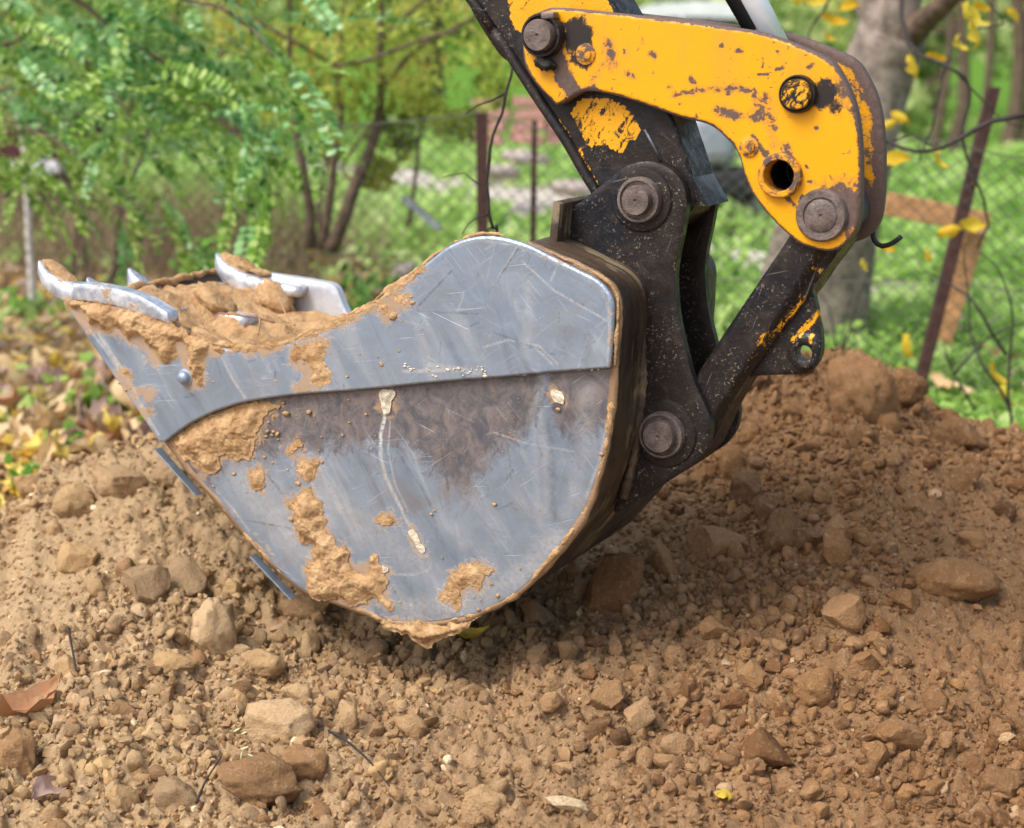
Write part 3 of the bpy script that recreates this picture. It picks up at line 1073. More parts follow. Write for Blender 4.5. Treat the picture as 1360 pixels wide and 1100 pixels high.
TEETH = []
for i, (tp, kc, sc_) in enumerate((((54, 347), 0.02, 1.0), ((118, 369), 0.155, 0.93), ((173, 357), 0.30, 1.5), ((289, 337), 0.465, 1.08))):
    tgt = M(tp[0], tp[1], kc)
    src = M(54, 347, 0.0)
    base = np.array(M(138, 395))[[0, 2]]
    s0 = base + (np.array([src[0], src[2]]) - base) * sc_
    t = link('tooth', tooth_mesh(tgt[0] - s0[0], tgt[2] - s0[1], kc, sc_, 0.025), MAT['bright'], BUCKET)
    TEETH.append((tgt, kc))


# mud patches lying on the plates: own thickness, ragged edge
def mud_patch(px, k=0.0, h=0.010, seed=0, rag=0.010, mat='mud', spacing=0.0032, parent=BUCKET, soft=0.02, name='mud_patch', keep=0.02):
    base = cr(MP(px, k), 0.004, True)
    c0 = base.mean(0)
    tg = np.roll(base, -1, 0) - np.roll(base, 1, 0)
    nn = np.stack([tg[:, 1], -tg[:, 0]], 1)
    nn /= np.linalg.norm(nn, axis=1)[:, None] + 1e-9
    off = (fbm(base[:, 0] * 45, base[:, 1] * 45, seed * 1.7, 4, seed, 0.65)) * rag * 2.0
    o = base + nn * off[:, None]
    o = np.array([p for i, p in enumerate(o) if i == 0 or np.linalg.norm(p - o[i - 1]) > 0.0012])

    def disp(V, d):
        hh = sstep(0, soft, d) * (0.4 + 1.3 * (fbm(V[:, 0] * 38, V[:, 1] * 38, seed, 5, seed + 2, 0.62) * 0.6 + 0.35))
        cr_ = np.abs(fbm(V[:, 0] * 60, V[:, 1] * 60, seed, 3, seed + 5))
        lace = fbm(V[:, 0] * 70 + 9, V[:, 1] * 70, seed, 4, seed + 7, 0.7)
        hh = hh + 0.10 * sstep(0, 0.01, d) - 0.9 * np.clip(0.12 - lace, 0, 1) * (1 - sstep(0.002, 0.024, d)) - 0.25 * (1 - sstep(0, 0.10, cr_)) * sstep(0, 0.01, d)
        return np.clip(hh, -0.12, 3) * h * 0.75
    me = plate_mesh(name, o, [], k, 0.0006, spacing, bevel=0, disp=disp)
    return link(name, me, MAT[mat], parent)


K1 = -0.0125
mud_patch([(87, 398), (112, 395), (129, 397), (162, 405), (193, 414), (217, 425), (238, 438), (256, 444), (290, 457), (296, 464), (282, 472), (272, 480), (276, 500), (268, 512), (256, 510),
           (250, 492), (246, 480), (240, 458), (236, 466), (226, 478), (212, 481), (202, 473), (198, 462), (184, 456), (171, 451), (160, 438), (150, 437), (141, 441), (130, 437), (118, 434), (105, 416)], K1, 0.017, 1)
mud_patch([(224, 588), (256, 563), (306, 541), (350, 534), (372, 540), (348, 559), (344, 578), (333, 605), (312, 612), (295, 609), (291, 620), (272, 632), (256, 616), (241, 605)], -0.0005, 0.015, 2, soft=0.03)
mud_patch([(378, 662), (392, 660), (401, 648), (414, 648), (424, 674), (432, 700), (440, 720), (462, 735), (468, 750), (486, 756), (498, 742), (510, 760), (512, 784), (518, 805), (500, 800), (493, 792), (489, 807), (470, 804), (447, 798), (417, 792),
           (412, 775), (405, 758), (414, 740), (417, 723), (398, 718), (388, 689)], -0.0005, 0.015, 3)
mud_patch([(394, 615), (408, 609), (424, 614), (420, 628), (409, 638), (396, 632)], -0.0005, 0.010, 4)
mud_patch([(332, 628), (348, 624), (349, 640), (346, 652), (334, 648)], -0.0005, 0.006, 5, rag=0.007)
mud_patch([(585, 792), (598, 764), (615, 754), (632, 748), (653, 756), (640, 772), (638, 784), (618, 782), (611, 804), (596, 805)], -0.0005, 0.006, 6, rag=0.016)
mud_patch([(391, 458), (436, 445), (437, 460), (430, 478), (438, 500), (430, 512), (412, 518), (393, 516), (408, 498), (400, 486), (392, 480)], K1, 0.006, 7, rag=0.013)
mud_patch([(505, 402), (520, 392), (545, 388), (545, 402), (528, 412), (516, 425), (508, 415)], K1, 0.004, 8, rag=0.014)
mud_patch([(480, 408), (500, 398), (518, 384), (530, 374), (546, 364), (560, 353), (566, 358), (552, 371), (536, 382), (520, 394), (498, 410), (470, 424), (440, 438), (400, 452), (350, 466), (310, 466), (312, 456), (345, 458), (385, 450), (433, 430)], K1, 0.007, 9, rag=0.004)
mud_patch([(160, 492), (170, 490), (179, 505), (184, 524), (176, 520), (168, 505)], K1, 0.004, 10, rag=0.006)
mud_patch([(196, 520), (206, 514), (212, 522), (204, 534), (196, 530)], K1, 0.003, 11, rag=0.006)
mud_patch([(192, 540), (204, 542), (207, 550), (196, 552)], K1, 0.004, 12, rag=0.004)
mud_patch([(506, 522), (513, 518), (523, 521), (520, 532), (517, 548), (509, 550), (507, 538)], -0.0005, 0.008, 13, rag=0.004, mat='mudcream')
mud_patch([(541, 706), (549, 705), (558, 716), (564, 728), (560, 735), (550, 722)], -0.0005, 0.006, 14, rag=0.003, mat='mudcream')
mud_patch([(498, 753), (508, 751), (516, 756), (510, 761), (500, 759)], -0.0005, 0.005, 15, rag=0.003, mat='mudcream')
mud_patch([(732, 519), (740, 518), (749, 526), (748, 537), (738, 534), (733, 527)], -0.0005, 0.008, 16, rag=0.002, mat='mudcream')
mud_patch([(378, 600), (395, 585), (402, 592), (388, 606)], -0.0005, 0.005, 17, rag=0.007)
mud_patch([(498, 690), (520, 684), (528, 694), (510, 700)], -0.0005, 0.003, 18, rag=0.008)
mud_patch([(510, 826), (545, 826), (575, 830), (612, 826), (640, 818), (618, 832), (598, 846), (578, 858), (566, 864), (552, 852), (534, 842), (516, 836)], -0.004, 0.02, 19, rag=0.007)

# crust of soil along the rim of the plate and of the shell
rim = MB()
for seq, r0, kk in ((low_right[0:11], 0.0055, 0.006), (low_right[10:], 0.0055, 0.008), ([(604, 322), (636, 311), (669, 312), (705, 321), (735, 336), (771, 354), (798, 367), (815, 382), (821, 404), (820, 444), (816, 486)], 0.0032, 0.0),
                    (shell_px[2:8], 0.005, 0.012), ([(480, 411), (516, 386), (549, 364), (575, 342), (604, 321)], 0.0055, -0.004), ([(256, 447), (284, 457), (342, 460), (385, 451), (433, 431), (480, 412)], 0.007, 0.0)):
    pp = cr(MP(seq), 0.006, False)
    p3 = np.stack([pp[:, 0], kk + 0.003 * vnoise(np.arange(len(pp)) * 0.35, 0, 0, 41), pp[:, 1]], 1)
    rr = r0 * np.clip(0.6 + 1.5 * fbm(np.arange(len(pp)) * 0.16, r0 * 900, 0, 3, 43), 0.12, 2)
    v, f = tube(p3, rr, 7)
    v += 0.0022 * np.stack([fbm(v[:, 0] * 160, v[:, 1] * 160, v[:, 2] * 160, 2, s) for s in (1, 2, 3)], 1)
    rim.add(v, f)
lm = np.array(M(95, 401))
lp = np.array([[lm[0] + 0.004 * vnoise(i * 0.4, 0, 0, 8), k_, lm[2] + 0.004 + 0.004 * vnoise(i * 0.5, 0, 0, 9)] for i, k_ in enumerate(np.linspace(0.16, W - 0.02, 40))])
rim.tube(lp, 0.008 + 0.005 * fbm(np.arange(40) * 0.3, 0, 0, 3, 10), 10)
tag(rim.build('mud_crust', MAT['mud'], BUCKET), kind='stuff')

# crumbs of mud stuck to the plates (too small to pick apart): one part
ico1 = None


def ico(sub):
    bm = bmesh.new()
    bmesh.ops.create_icosphere(bm, subdivisions=sub, radius=1)
    v = np.array([x.co[:] for x in bm.verts])
    f = np.array([[q.index for q in p.verts] for p in bm.faces])
    bm.free()
    return v, f


def merge_instances(shapes, pick, mats, tint):
    """shapes: [(v, f)], pick: shape index per instance, mats: n x 3 x 4 -> verts, faces, tint per vertex"""
    V, F, A, off = [], [], [], 0
    for si, (v, f) in enumerate(shapes):
        m = np.where(pick == si)[0]
        if len(m) == 0:
            continue
        P = np.einsum('nij,vj->nvi', mats[m][:, :, :3], v) + mats[m][:, None, :, 3]
        V.append(P.reshape(-1, 3))
        F.append((f[None] + (np.arange(len(m)) * len(v))[:, None, None] + off).reshape(-1, f.shape[1]))
        A.append(np.repeat(tint[m], len(v)))
        off += len(m) * len(v)
    return np.concatenate(V), np.concatenate(F), np.concatenate(A)


def rand_rot(n, g=rng):
    q = g.normal(size=(n, 4))
    q /= np.linalg.norm(q, axis=1)[:, None]
    w, x, y, z = q.T
    return np.stack([np.stack([1 - 2 * (y * y + z * z), 2 * (x * y - z * w), 2 * (x * z + y * w)], -1),
                     np.stack([2 * (x * y + z * w), 1 - 2 * (x * x + z * z), 2 * (y * z - x * w)], -1),
                     np.stack([2 * (x * z - y * w), 2 * (y * z + x * w), 1 - 2 * (x * x + y * y)], -1)], -2)


def rock(sub, seed, cuts=9, stretch=(1, 0.8, 0.65), rough=0.10, ang=False):
    g = np.random.default_rng(seed)
    v, f = ico(sub)
    v = v.copy()
    for _ in range(cuts):
        n = g.normal(size=3)
        n /= np.linalg.norm(n)
        d = g.uniform(0.58, 0.88) if not ang else g.uniform(0.42, 0.78)
        v -= np.clip(v @ n - d, 0, None)[:, None] * n * 0.97
    r = 1 + rough * fbm(v[:, 0] * 1.9 + seed, v[:, 1] * 1.9, v[:, 2] * 1.9, 4 if sub > 2 else 2, seed) + (rough * 0.8 * fbm(v[:, 0] * 7 + seed, v[:, 1] * 7, v[:, 2] * 7, 2, seed + 9) if sub > 2 else 0)
    return v * r[:, None] * np.array(stretch), f


crumb_shapes = [rock(1, 60 + i, 4, (1, 0.8, 0.7), 0.2) for i in range(4)]
pos, siz = [], []
g = np.random.default_rng(77)
clusters = [((365, 560), 60, 34, 70, 0), ((395, 620), 40, 34, 50, 0), ((470, 560), 90, 30, 30, 0), ((420, 700), 50, 60, 22, 0), ((625, 775), 50, 30, 60, 0), ((300, 620), 40, 50, 40, 0),
            ((530, 690), 60, 20, 18, 0), ((600, 600), 170, 90, 14, 0), ((440, 470), 70, 26, 30, K1), ((520, 410), 40, 26, 40, K1), ((330, 500), 120, 30, 18, K1), ((600, 400), 120, 60, 7, K1), ((185, 520), 22, 40, 18, K1), ((590, 640), 160, 90, 10, 0), ((330, 690), 50, 50, 14, 0), ((560, 780), 60, 20, 20, 0), ((740, 620), 40, 120, 6, 0)]
for (cx, cy), sx_, sy_, nn_, kk in clusters:
    for _ in range(int(nn_ * 0.45)):
        x, y = g.normal(cx, sx_ * 0.55), g.normal(cy, sy_ * 0.55)
        a, _, c = M(x, y)
        if not inside(np.array([[a, c]]), cut_out if kk < 0 else low_out)[0]:
            continue
        pos.append((a, kk, c))
        siz.append(abs(g.normal(0, 1)) ** 1.5 * 0.0014 + 0.0007)
pos, siz = np.array(pos), np.array(siz)
mt = np.zeros((len(pos), 3, 4))
rr = rand_rot(len(pos), g)
sq = np.diag([1.3, 0.4, 1])
mt[:, :, :3] = np.einsum('ij,njk->nik', sq, rr) * siz[:, None, None] * g.uniform(0.8, 1.4, (len(pos), 1, 1))
mt[:, :, 3] = pos
v, f, t_ = merge_instances(crumb_shapes, g.integers(0, 4, len(pos)), mt, np.zeros(len(pos)))
tag(link('mud_crumbs', mesh_of('mud_crumbs', v, f), MAT['mud'], BUCKET), kind='stuff')
# row of pale clay flakes above the seam
pos, siz = [], []
for _ in range(34):
    x = (g.choice([546, 575, 600, 622, 640]) + g.normal(0, 6))
    y = g.normal(490 + (x - 600) * 0.03, 4)
    if x > 640: y += 2
    a, _, c = M(x, y)
    pos.append((a, K1 - 0.001, c)); siz.append(abs(g.normal(0, 1)) * 0.0022 + 0.0008)
for _ in range(26):
    x = g.uniform(690, 800)
    a, _, c = M(x, 492 - (x - 740) * 0.06 + g.normal(0, 2))
    pos.append((a, -0.008, c)); siz.append(abs(g.normal(0, 1)) * 0.002 + 0.001)
pos, siz = np.array(pos), np.array(siz)
mt = np.zeros((len(pos), 3, 4))
mt[:, :, :3] = np.einsum('ij,njk->nik', np.diag([1.3, 0.4, 0.8]), rand_rot(len(pos), g)) * siz[:, None, None]
mt[:, :, 3] = pos
v, f, t_ = merge_instances(crumb_shapes, g.integers(0, 4, len(pos)), mt, np.zeros(len(pos)))
tag(link('clay_flakes', mesh_of('clay_flakes', v, f), MAT['mudcream'], BUCKET), kind='stuff')

# round-head bolt on the near side
a, _, c = M(251, 500)
lathe('bolt', a, c, [(-0.0105, 0.017), (-0.0135, 0.0168), (-0.0145, 0.0135), (-0.020, 0.0125), (-0.0245, 0.0095), (-0.0265, 0.005), (-0.027, 0.001)], MAT['steel'], BUCKET, 28)

# mud lumps on teeth 1 and 4, on the lip
def lump(px, py, k, s, seed, name='mud_patch', parent=BUCKET, mat='mud', rot=0.0, sub=3):
    v, f = rock(sub, seed, 3, (1, 1, 1), 0.35)
    a, _, c = M(px, py, k)
    v = v * np.array(s)
    ca, sa = math.cos(rot), math.sin(rot)
    v = np.stack([v[:, 0] * ca - v[:, 2] * sa, v[:, 1], v[:, 0] * sa + v[:, 2] * ca], 1)
    v = v + np.array([a, k, c])
    return link(name, mesh_of(name, v, f), MAT[mat], parent)


lump(83, 364, 0.026, (0.046, 0.020, 0.009), 201, rot=R(-33))
lump(316, 352, 0.478, (0.052, 0.022, 0.018), 202, rot=R(-22))
lump(345, 361, 0.478, (0.03, 0.016, 0.008), 203, rot=R(-12))
lump(285, 398, 0.30, (0.05, 0.035, 0.022), 205, rot=R(-30))
lump(368, 398, 0.44, (0.05, 0.03, 0.03), 206, rot=R(-35))
lump(225, 432, 0.03, (0.05, 0.03, 0.012), 204, rot=R(-28))

# ears: two thick brackets welded to the shell, a cross plate between them
ear_px = [(752, 264), (758, 273), (768, 270), (780, 261), (796, 248), (812, 236), (826, 224), (842, 217), (864, 215), (888, 224), (902, 238), (909, 254), (911, 274), (906, 308), (900, 336), (896, 368), (898, 408), (902, 434), (908, 460), (920, 504),
          (936, 540), (943, 560), (943, 578), (938, 596), (926, 613), (908, 626), (884, 642), (858, 658), (835, 672), (815, 680), (825, 640), (842, 560), (846, 480), (842, 410), (810, 378), (770, 352), (746, 340)]
EK = 0.13
ear_o = cr(MP(ear_px, EK), 0.006, True, corners=(0, 28, 36))


def ear_attr(P, d):
    return np.zeros(len(P))


for kk, tk in ((EK, 0.022), (EK + 0.15, 0.02)):
    plate('ear', ear_o, kk, tk, 0.007 if kk < 0.2 else 0.012, MAT['dark'], BUCKET, bevel=0.003, attrs={'gleam': ear_attr}, disp=lambda V, d: 0.001 * fbm(V[:, 0] * 14, V[:, 1] * 14, 0, 3, 8))
# raised ring pads round the two pin holes on the near ear
PIN_UP = M(852, 265, EK)
PIN_LO = M(882, 576, EK)
PY = 3.0 / FPX
a0, _, c0 = M(752, 264, EK)
a1, _, c1 = M(744, 338, EK)
v = [(a0, 0.075, c0), (a0 + 0.014, 0.075, c0 - 0.004), (a1 + 0.016, 0.075, c1), (a1, 0.075, c1)]
v = v + [(x, 0.37, z) for x, _, z in v]
me = mesh_of('cross_plate', v, [(0, 1, 2, 3), (7, 6, 5, 4), (0, 4, 5, 1), (1, 5, 6, 2), (2, 6, 7, 3), (3, 7, 4, 0)], True)
bevel_me(me, 0.002)
link('cross_plate', me, MAT['shell'], BUCKET)
# weld bead where the near ear meets the shell
wb = MB()
pp = cr(MP([(746, 336), (785, 350), (822, 372), (843, 402), (851, 440), (853, 500), (849, 560), (842, 610), (828, 662)], EK - 0.004), 0.006, False)
p3 = np.stack([pp[:, 0], np.full(len(pp), EK - 0.003), pp[:, 1]], 1)
wb.tube(p3, 0.009 + 0.002 * vnoise(np.arange(len(pp)) * 0.9, 0, 0, 3), 8)
wb.build('weld_bead', MAT['shell'], BUCKET)

# soil heaped in the bucket
def soil_load():
    na, nk = 90, 60
    a_lo, a_hi = M(94, 400)[0], M(620, 420)[0]
    A = np.linspace(a_lo, a_hi, na)
    Kk = np.linspace(0.004, W - 0.014, nk)
    rim_px = [(93, 400), (130, 400), (170, 410), (215, 428), (256, 458), (300, 466), (342, 466), (385, 458), (433, 440), (480, 424), (530, 420), (620, 430)]
    rp = MP(rim_px)
    base = np.interp(A, rp[:, 0], rp[:, 1])
    t = (Kk / W)[None, :]
    AA, KK = np.meshgrid(A, Kk, indexing='ij')
    far_px = [(150, 400), (262, 392), (300, 384), (322, 378), (345, 372), (358, 384), (374, 400), (400, 405), (416, 402), (432, 412), (460, 424), (500, 445), (620, 450)]
    fp = MP(far_px, W - 0.02)
    farh = np.interp(A, fp[:, 0], fp[:, 1])
    Z = base[:, None] * (1 - t) + farh[:, None] * t
    off_lip = sstep(0.02, 0.14, AA - a_lo)
    Z = Z - 0.034 * np.sin(np.clip(t, 0, 1) * math.pi) * off_lip + 0.012 * (1 - off_lip) * np.sin(np.clip(t, 0, 1) * math.pi)
    Z += off_lip * 0.030 * fbm(AA * 9, KK * 9, 0, 4, 51) + 0.016 * fbm(AA * 35, KK * 35, 0, 5, 52, 0.6) - 0.008 * off_lip
    Z += 0.022 * np.clip(fbm(AA * 14 + 3, KK * 14, 0, 2, 55), 0, 1)
    edge = np.minimum(t * 1.0, 0.06) / 0.06
    Z = base[:, None] * (1 - edge) + Z * edge - 0.004
    V = np.stack([AA, KK, Z], -1).reshape(-1, 3)
    i, j = np.meshgrid(np.arange(na - 1), np.arange(nk - 1), indexing='ij')
    q = (i * nk + j).ravel()
    F = np.stack([q, q + nk, q + nk + 1, q + 1], 1)
    return V, F


v, f = soil_load()
o = link('soil_load', mesh_of('soil_load', v, f), MAT['mud'], None, ORG, (0, 0, -TH))
tag(o, 'heap of ochre soil lying inside the grey digging bucket', 'soil', kind='stuff')
# dry stalks lying on that soil
for pts, lab in (([(372, 405, 0.3), (380, 425, 0.25), (392, 440, 0.2)], 'thick short stalk leaning on the soil near the white far side plate'), ([(290, 424, 0.22), (330, 428, 0.25), (365, 436, 0.28)], 'long thin stalk lying level across the soil in the bucket'), ([(334, 420, 0.3), (345, 430, 0.22), (343, 452, 0.12)], 'bent pale stalk hanging over the near rim of the bucket soil')):
    P = np.array([M(*p) for p in pts]) + np.array([0, 0, 0.012])
    st = MB().tube(cr(P, 0.01, False), 0.0022, 6)
    o = st.build('dry_stalk', mat_plain('dry_stalk', (0.34, 0.2, 0.11), 0.8), None)
    o.location = ORG
    o.rotation_euler = (0, 0, -TH)
    tag(o, lab, 'stalk', 'stalks on the soil in the bucket')

# ================================================================== THE ARM AND ITS LINKAGE
ARM = thing('excavator', 'chipped yellow excavator arm with link plates and chrome rod holding the bucket', 'excavator arm', ORG, -TH)

# stick
stick_px = [(330, -420), (620, 4), (629, 22), (644, 47), (663, 74), (681, 88), (706, 123), (747, 184), (766, 217), (790, 253), (806, 288), (836, 312), (868, 312), (893, 302), (914, 286), (925, 262), (918, 230), (903, 185), (890, 150), (850, 70), (806, -12), (560, -420)]
SK = EK + 0.03
stick_o = cr(MP(stick_px, SK), 0.006, True, corners=(0, 1, 14, 21))
yellow_a = MP([(756, 150), (770, 132), (800, 128), (826, 136), (846, 156), (851, 175), (846, 188), (832, 190), (828, 205), (815, 200), (795, 192), (785, 200), (770, 180)], SK)
yellow_b = MP([(672, -20), (676, 24), (684, 40), (697, 44), (712, 60), (820, 30), (780, -60), (700, -120)], SK)
yellow_c = MP([(740, 150), (752, 170), (770, 195), (788, 225), (800, 250), (790, 250), (770, 215), (748, 178)], SK)


def stick_paint(P, d):
    v = np.full(len(P), -0.1)
    for q, s in ((yellow_a, 0.64), (yellow_b, 0.8), (yellow_c, 0.5)):
        dd = dist_poly(P, q)
        ins = inside(P, q)
        v = np.maximum(v, np.where(ins, s, s - 0.5 - dd / (14 * PXM)))
    up = sstep(M(700, -40, SK)[2], M(700, -200, SK)[2], P[:, 1])
    v = np.maximum(v, up * 0.9 * (d > 0.02))
    return v


plate('stick', stick_o, SK, 0.105, 0.006, MAT['darkpaint'], ARM, bevel=0.006,
      attrs={'paint': stick_paint, 'gleam': lambda P, d: strokes(P, [([(930, 222), (938, 250)], 7, 0.0)], 1)}, disp=lambda V, d: 0.0015 * fbm(V[:, 0] * 11, V[:, 1] * 11, 0, 3, 88))
# raised dirt-covered rail along the left border of the stick and the folded seam on its right
rail = MB()
pp = cr(MP([(400, -330), (634, 10), (656, 42), (676, 70), (690, 92), (716, 132), (752, 186), (775, 226), (797, 262)], SK), 0.02, False)
p3 = np.stack([pp[:, 0], np.full(len(pp), SK - 0.002), pp[:, 1]], 1)
rail.tube(p3, 0.010, 8)
rail.build('weld_seam', MAT['dark'], ARM)
# worn guard on the stick's rear face near the tip
pp = MP([(905, 175), (928, 205), (944, 235), (962, 268)], SK + 0.095)
V = []
for (a, c) in pp:
    for dk in (-0.095, 0.012):
        V.append((a + 0.004, SK + 0.095 + dk, c))
        V.append((a - 0.012, SK + 0.095 + dk, c + 0.001))
F = []
for i in range(3):
    b = i * 4
    F += [(b, b + 2, b + 6, b + 4), (b + 1, b + 5, b + 7, b + 3), (b + 2, b + 3, b + 7, b + 6), (b, b + 4, b + 5, b + 1)]
F += [(0, 1, 3, 2), (12, 14, 15, 13)]
gn = [0.0, 0, 0.0, 0, 0.0, 0, 0.7, 0, 0.0, 0, 0.5, 0, 0, 0, 0.0, 0]
me = mesh_of('guard_plate', V, F, False, {'gleam': gn, 'paint': [-1.0] * 16})
fix_normals(me)
link('guard_plate', me, MAT['dark'], ARM)
for pts, kk in (([(856, 172), (866, 190), (878, 214)], SK),):
    q = MB()
    p3 = [M(x, y, kk - 0.001) for x, y in pts]
    q.tube(p3, 0.003, 6)
    q.build('weld_seam', MAT['boss'], ARM)


def pin(px, py, k, r_cap, r_wash, name='pin', capmat='pin', washmat='dark', depth=0.02, length=0.2, dimple=True, parent=ARM):
    a, _, c = M(px, py, k)
    prof = [(k + length, r_cap), (k - depth * 0.9, r_cap), (k - depth, r_cap * 0.94)]
    if dimple:
        prof += [(k - depth, r_cap * 0.13), (k - depth + 0.003, 0.0008)]
    p = lathe(name, a, c, prof, MAT[capmat], parent, 40)
    if r_wash:
        w = [(k + 0.004, r_wash), (k - depth * 0.45, r_wash), (k - depth * 0.6, r_wash * 0.95), (k - depth * 0.6, (r_wash + r_cap) / 2 * 1.02), (k - depth * 0.4, (r_wash + r_cap) / 2), (k - depth * 0.4, r_cap * 1.01)]
        lathe('washer', a, c, w, MAT[washmat], p, 40)
    return p


# yellow side links
LK = EK + 0.000
link_px = [(693, 59), (695, 38), (706, 22), (722, 13), (741, 10), (806, 16), (894, 26), (953, 34), (1001, 41), (1035, 51), (1069, 64), (1103, 81), (1120, 105), (1133, 135), (1140, 169), (1143, 220), (1142, 270), (1137, 304), (1122, 325), (1103, 334), (1083, 331),
           (1062, 324), (1049, 314), (1028, 294), (1005, 267), (991, 240), (979, 203), (964, 184), (941, 166), (900, 155), (850, 137), (812, 126), (782, 121), (765, 126), (747, 137), (738, 140), (729, 130), (712, 112), (697, 88)]
link_o = cr(MP(link_px, LK), 0.005, True, corners=(35,))
hole_a, _, hole_c = M(1037, 233, LK)
dirty = [([(697, 40), (694, 70), (705, 105), (728, 134)], 15, 0.9), ([(733, 128), (745, 122)], 12, 0.7), ([(1130, 130), (1136, 150), (1141, 210), (1140, 280)], 13, 1.0), ([(1100, 85), (1122, 112), (1133, 150)], 22, 0.7),
         ([(1069, 66), (1100, 84)], 8, 0.6), ([(1085, 120), (1110, 125), (1118, 150)], 26, 0.5), ([(1065, 320), (1040, 302), (1005, 262), (985, 215), (965, 186)], 6, 0.55), ([(1092, 286), (1092, 288)], 46, 0.75),
         ([(973, 158), (980, 140)], 20, 0.5), ([(985, 150), (992, 172)], 14, 0.45), ([(860, 128), (900, 122), (950, 120), (968, 124)], 9, 0.42), ([(995, 194), (996, 196)], 14, 0.4), ([(825, 72), (830, 75)], 8, 0.5), ([(880, 108), (884, 112)], 9, 0.5), ([(790, 98), (800, 104)], 8, 0.45),
         ([(768, 60), (772, 90)], 14, 0.38), ([(1010, 205), (1012, 230), (1016, 255)], 14, 0.42), ([(735, 12), (800, 17), (900, 27), (1000, 41)], 3.0, 0.45), ([(915, 150), (950, 160)], 10, 0.42), ([(745, 105), (760, 88)], 12, 0.4)]
greasy = [([(1061, 125), (1066, 130)], 31, 0.75), ([(1066, 140), (1080, 148)], 20, 0.6), ([(724, 47), (724, 52)], 40, 0.85), ([(722, 78), (735, 86)], 18, 0.7)]


_g = np.random.default_rng(17)
for _ in range(64):
    _x = _g.beta(2.2, 1.2) * 440 + 700
    _y = _g.uniform(20, 320)
    dirty.append(([(_x, _y), (_x + _g.normal(0, 5), _y + _g.normal(0, 4))], _g.uniform(2, 5), _g.uniform(0.35, 0.6)))


def wear_fn(P, d):
    w = strokes(P, dirty, 1.0)
    w = np.maximum(w, 0.75 * (1 - sstep(0.0, 0.008, d)))
    return w


grease_fn = lambda P, d: strokes(P, greasy, 1.0)
plate('side_link', link_o, LK, 0.024, 0.0042, MAT['paint'], ARM, holes=[circle(hole_a, hole_c, 0.0275)],
      attrs={'wear': wear_fn, 'grease': grease_fn}, bevel=0.004)
FK = LK + 0.150
a_, _, c_ = M(1037, 233, LK)
far_o = cr(MP(link_px, LK), 0.008, True, corners=(35,)) + np.array([0.0, 0.0])
plate('side_link', far_o, FK, 0.022, 0.0065, MAT['paint'], ARM, holes=[circle(hole_a, hole_c, 0.0275)],
      attrs={'wear': lambda P, d: 0.37 + 0.55 * (1 - sstep(0.0, 0.022, d)) + 0.5 * (1 - sstep(M(1140, 290, LK)[2], M(1140, 235, LK)[2], P[:, 1])), 'grease': lambda P, d: np.zeros(len(P))}, bevel=0.004)
# tube boss round the open bore
lathe('bore_ring', hole_a, hole_c, [(LK + 0.03, -0.026), (LK - 0.012, 0.026), (LK - 0.0135, 0.0275), (LK - 0.0135, 0.034), (LK - 0.011, 0.0365), (LK + 0.001, -0.0375)], MAT['paint'], ARM)
lathe('bore_tube', hole_a, hole_c, [(LK + 0.148, -0.0262), (LK + 0.0265, 0.0262), (LK + 0.0265, 0.0405), (LK + 0.148, -0.0405)], MAT['void'], ARM)
lathe('bore_plug', hole_a, hole_c, [(LK + 0.12, 0.0258), (LK + 0.118, 0.012), (LK + 0.124, 0.001)], MAT['void'], ARM)
# bolt heads on the plate
for px, py, r in ((778, 72, 0.0125), (995, 195, 0.0115)):
    a, _, c = M(px, py, LK)
    lathe('bolt', a, c, [(LK + 0.002, r * 1.5), (LK - 0.003, r * 1.42), (LK - 0.004, r), (LK - 0.007, r * 0.9), (LK - 0.008, r * 0.6), (LK - 0.006, 0.001)], MAT['paint'], ARM, 6 * 4)
pin(724, 47, LK, 0.0268, 0.038, depth=0.034, length=0.19, washmat='grease')
# key block on top of that washer
a, _, c = M(735, 21, LK)
v, f = box_vf(a - 0.014, a + 0.012, LK - 0.022, LK - 0.002, c - 0.006, c + 0.006)
me = mesh_of('key_block', v, f, True)
bevel_me(me, 0.003)
link('key_block', me, MAT['pin'], ARM)
# grease squeezed out below that pin
o = lump(722, 84, LK - 0.01, (0.022, 0.012, 0.012), 211, 'grease_lump', ARM, 'grease', R(-15))
# rod pin with yellow remains
p = pin(1061, 125, LK, 0.0245, 0.031, depth=0.022, length=0.17, capmat='darkpaint', washmat='grease', dimple=False)
me = p.data
at_ = me.attributes.new('paint', 'FLOAT', 'POINT')
at_.data.foreach_set('value', np.full(len(me.vertices), 0.5, np.float32))
# lower pin of the links with its boss
a, _, c = M(1092, 286, LK)
lathe('boss', a, c, [(LK + 0.001, 0.044), (LK - 0.006, 0.043), (LK - 0.010, 0.040), (LK - 0.010, 0.030), (LK - 0.007, 0.0285), (LK - 0.007, 0.026)], MAT['pin'], ARM)
pin(1092, 286, LK, 0.0262, 0, depth=0.010, length=0.17)
lathe('spacer_tube', a, c, [(LK + 0.024, 0.026), (LK + 0.024, 0.041), (LK + 0.149, 0.041), (LK + 0.149, 0.026)], MAT['boss'], ARM)
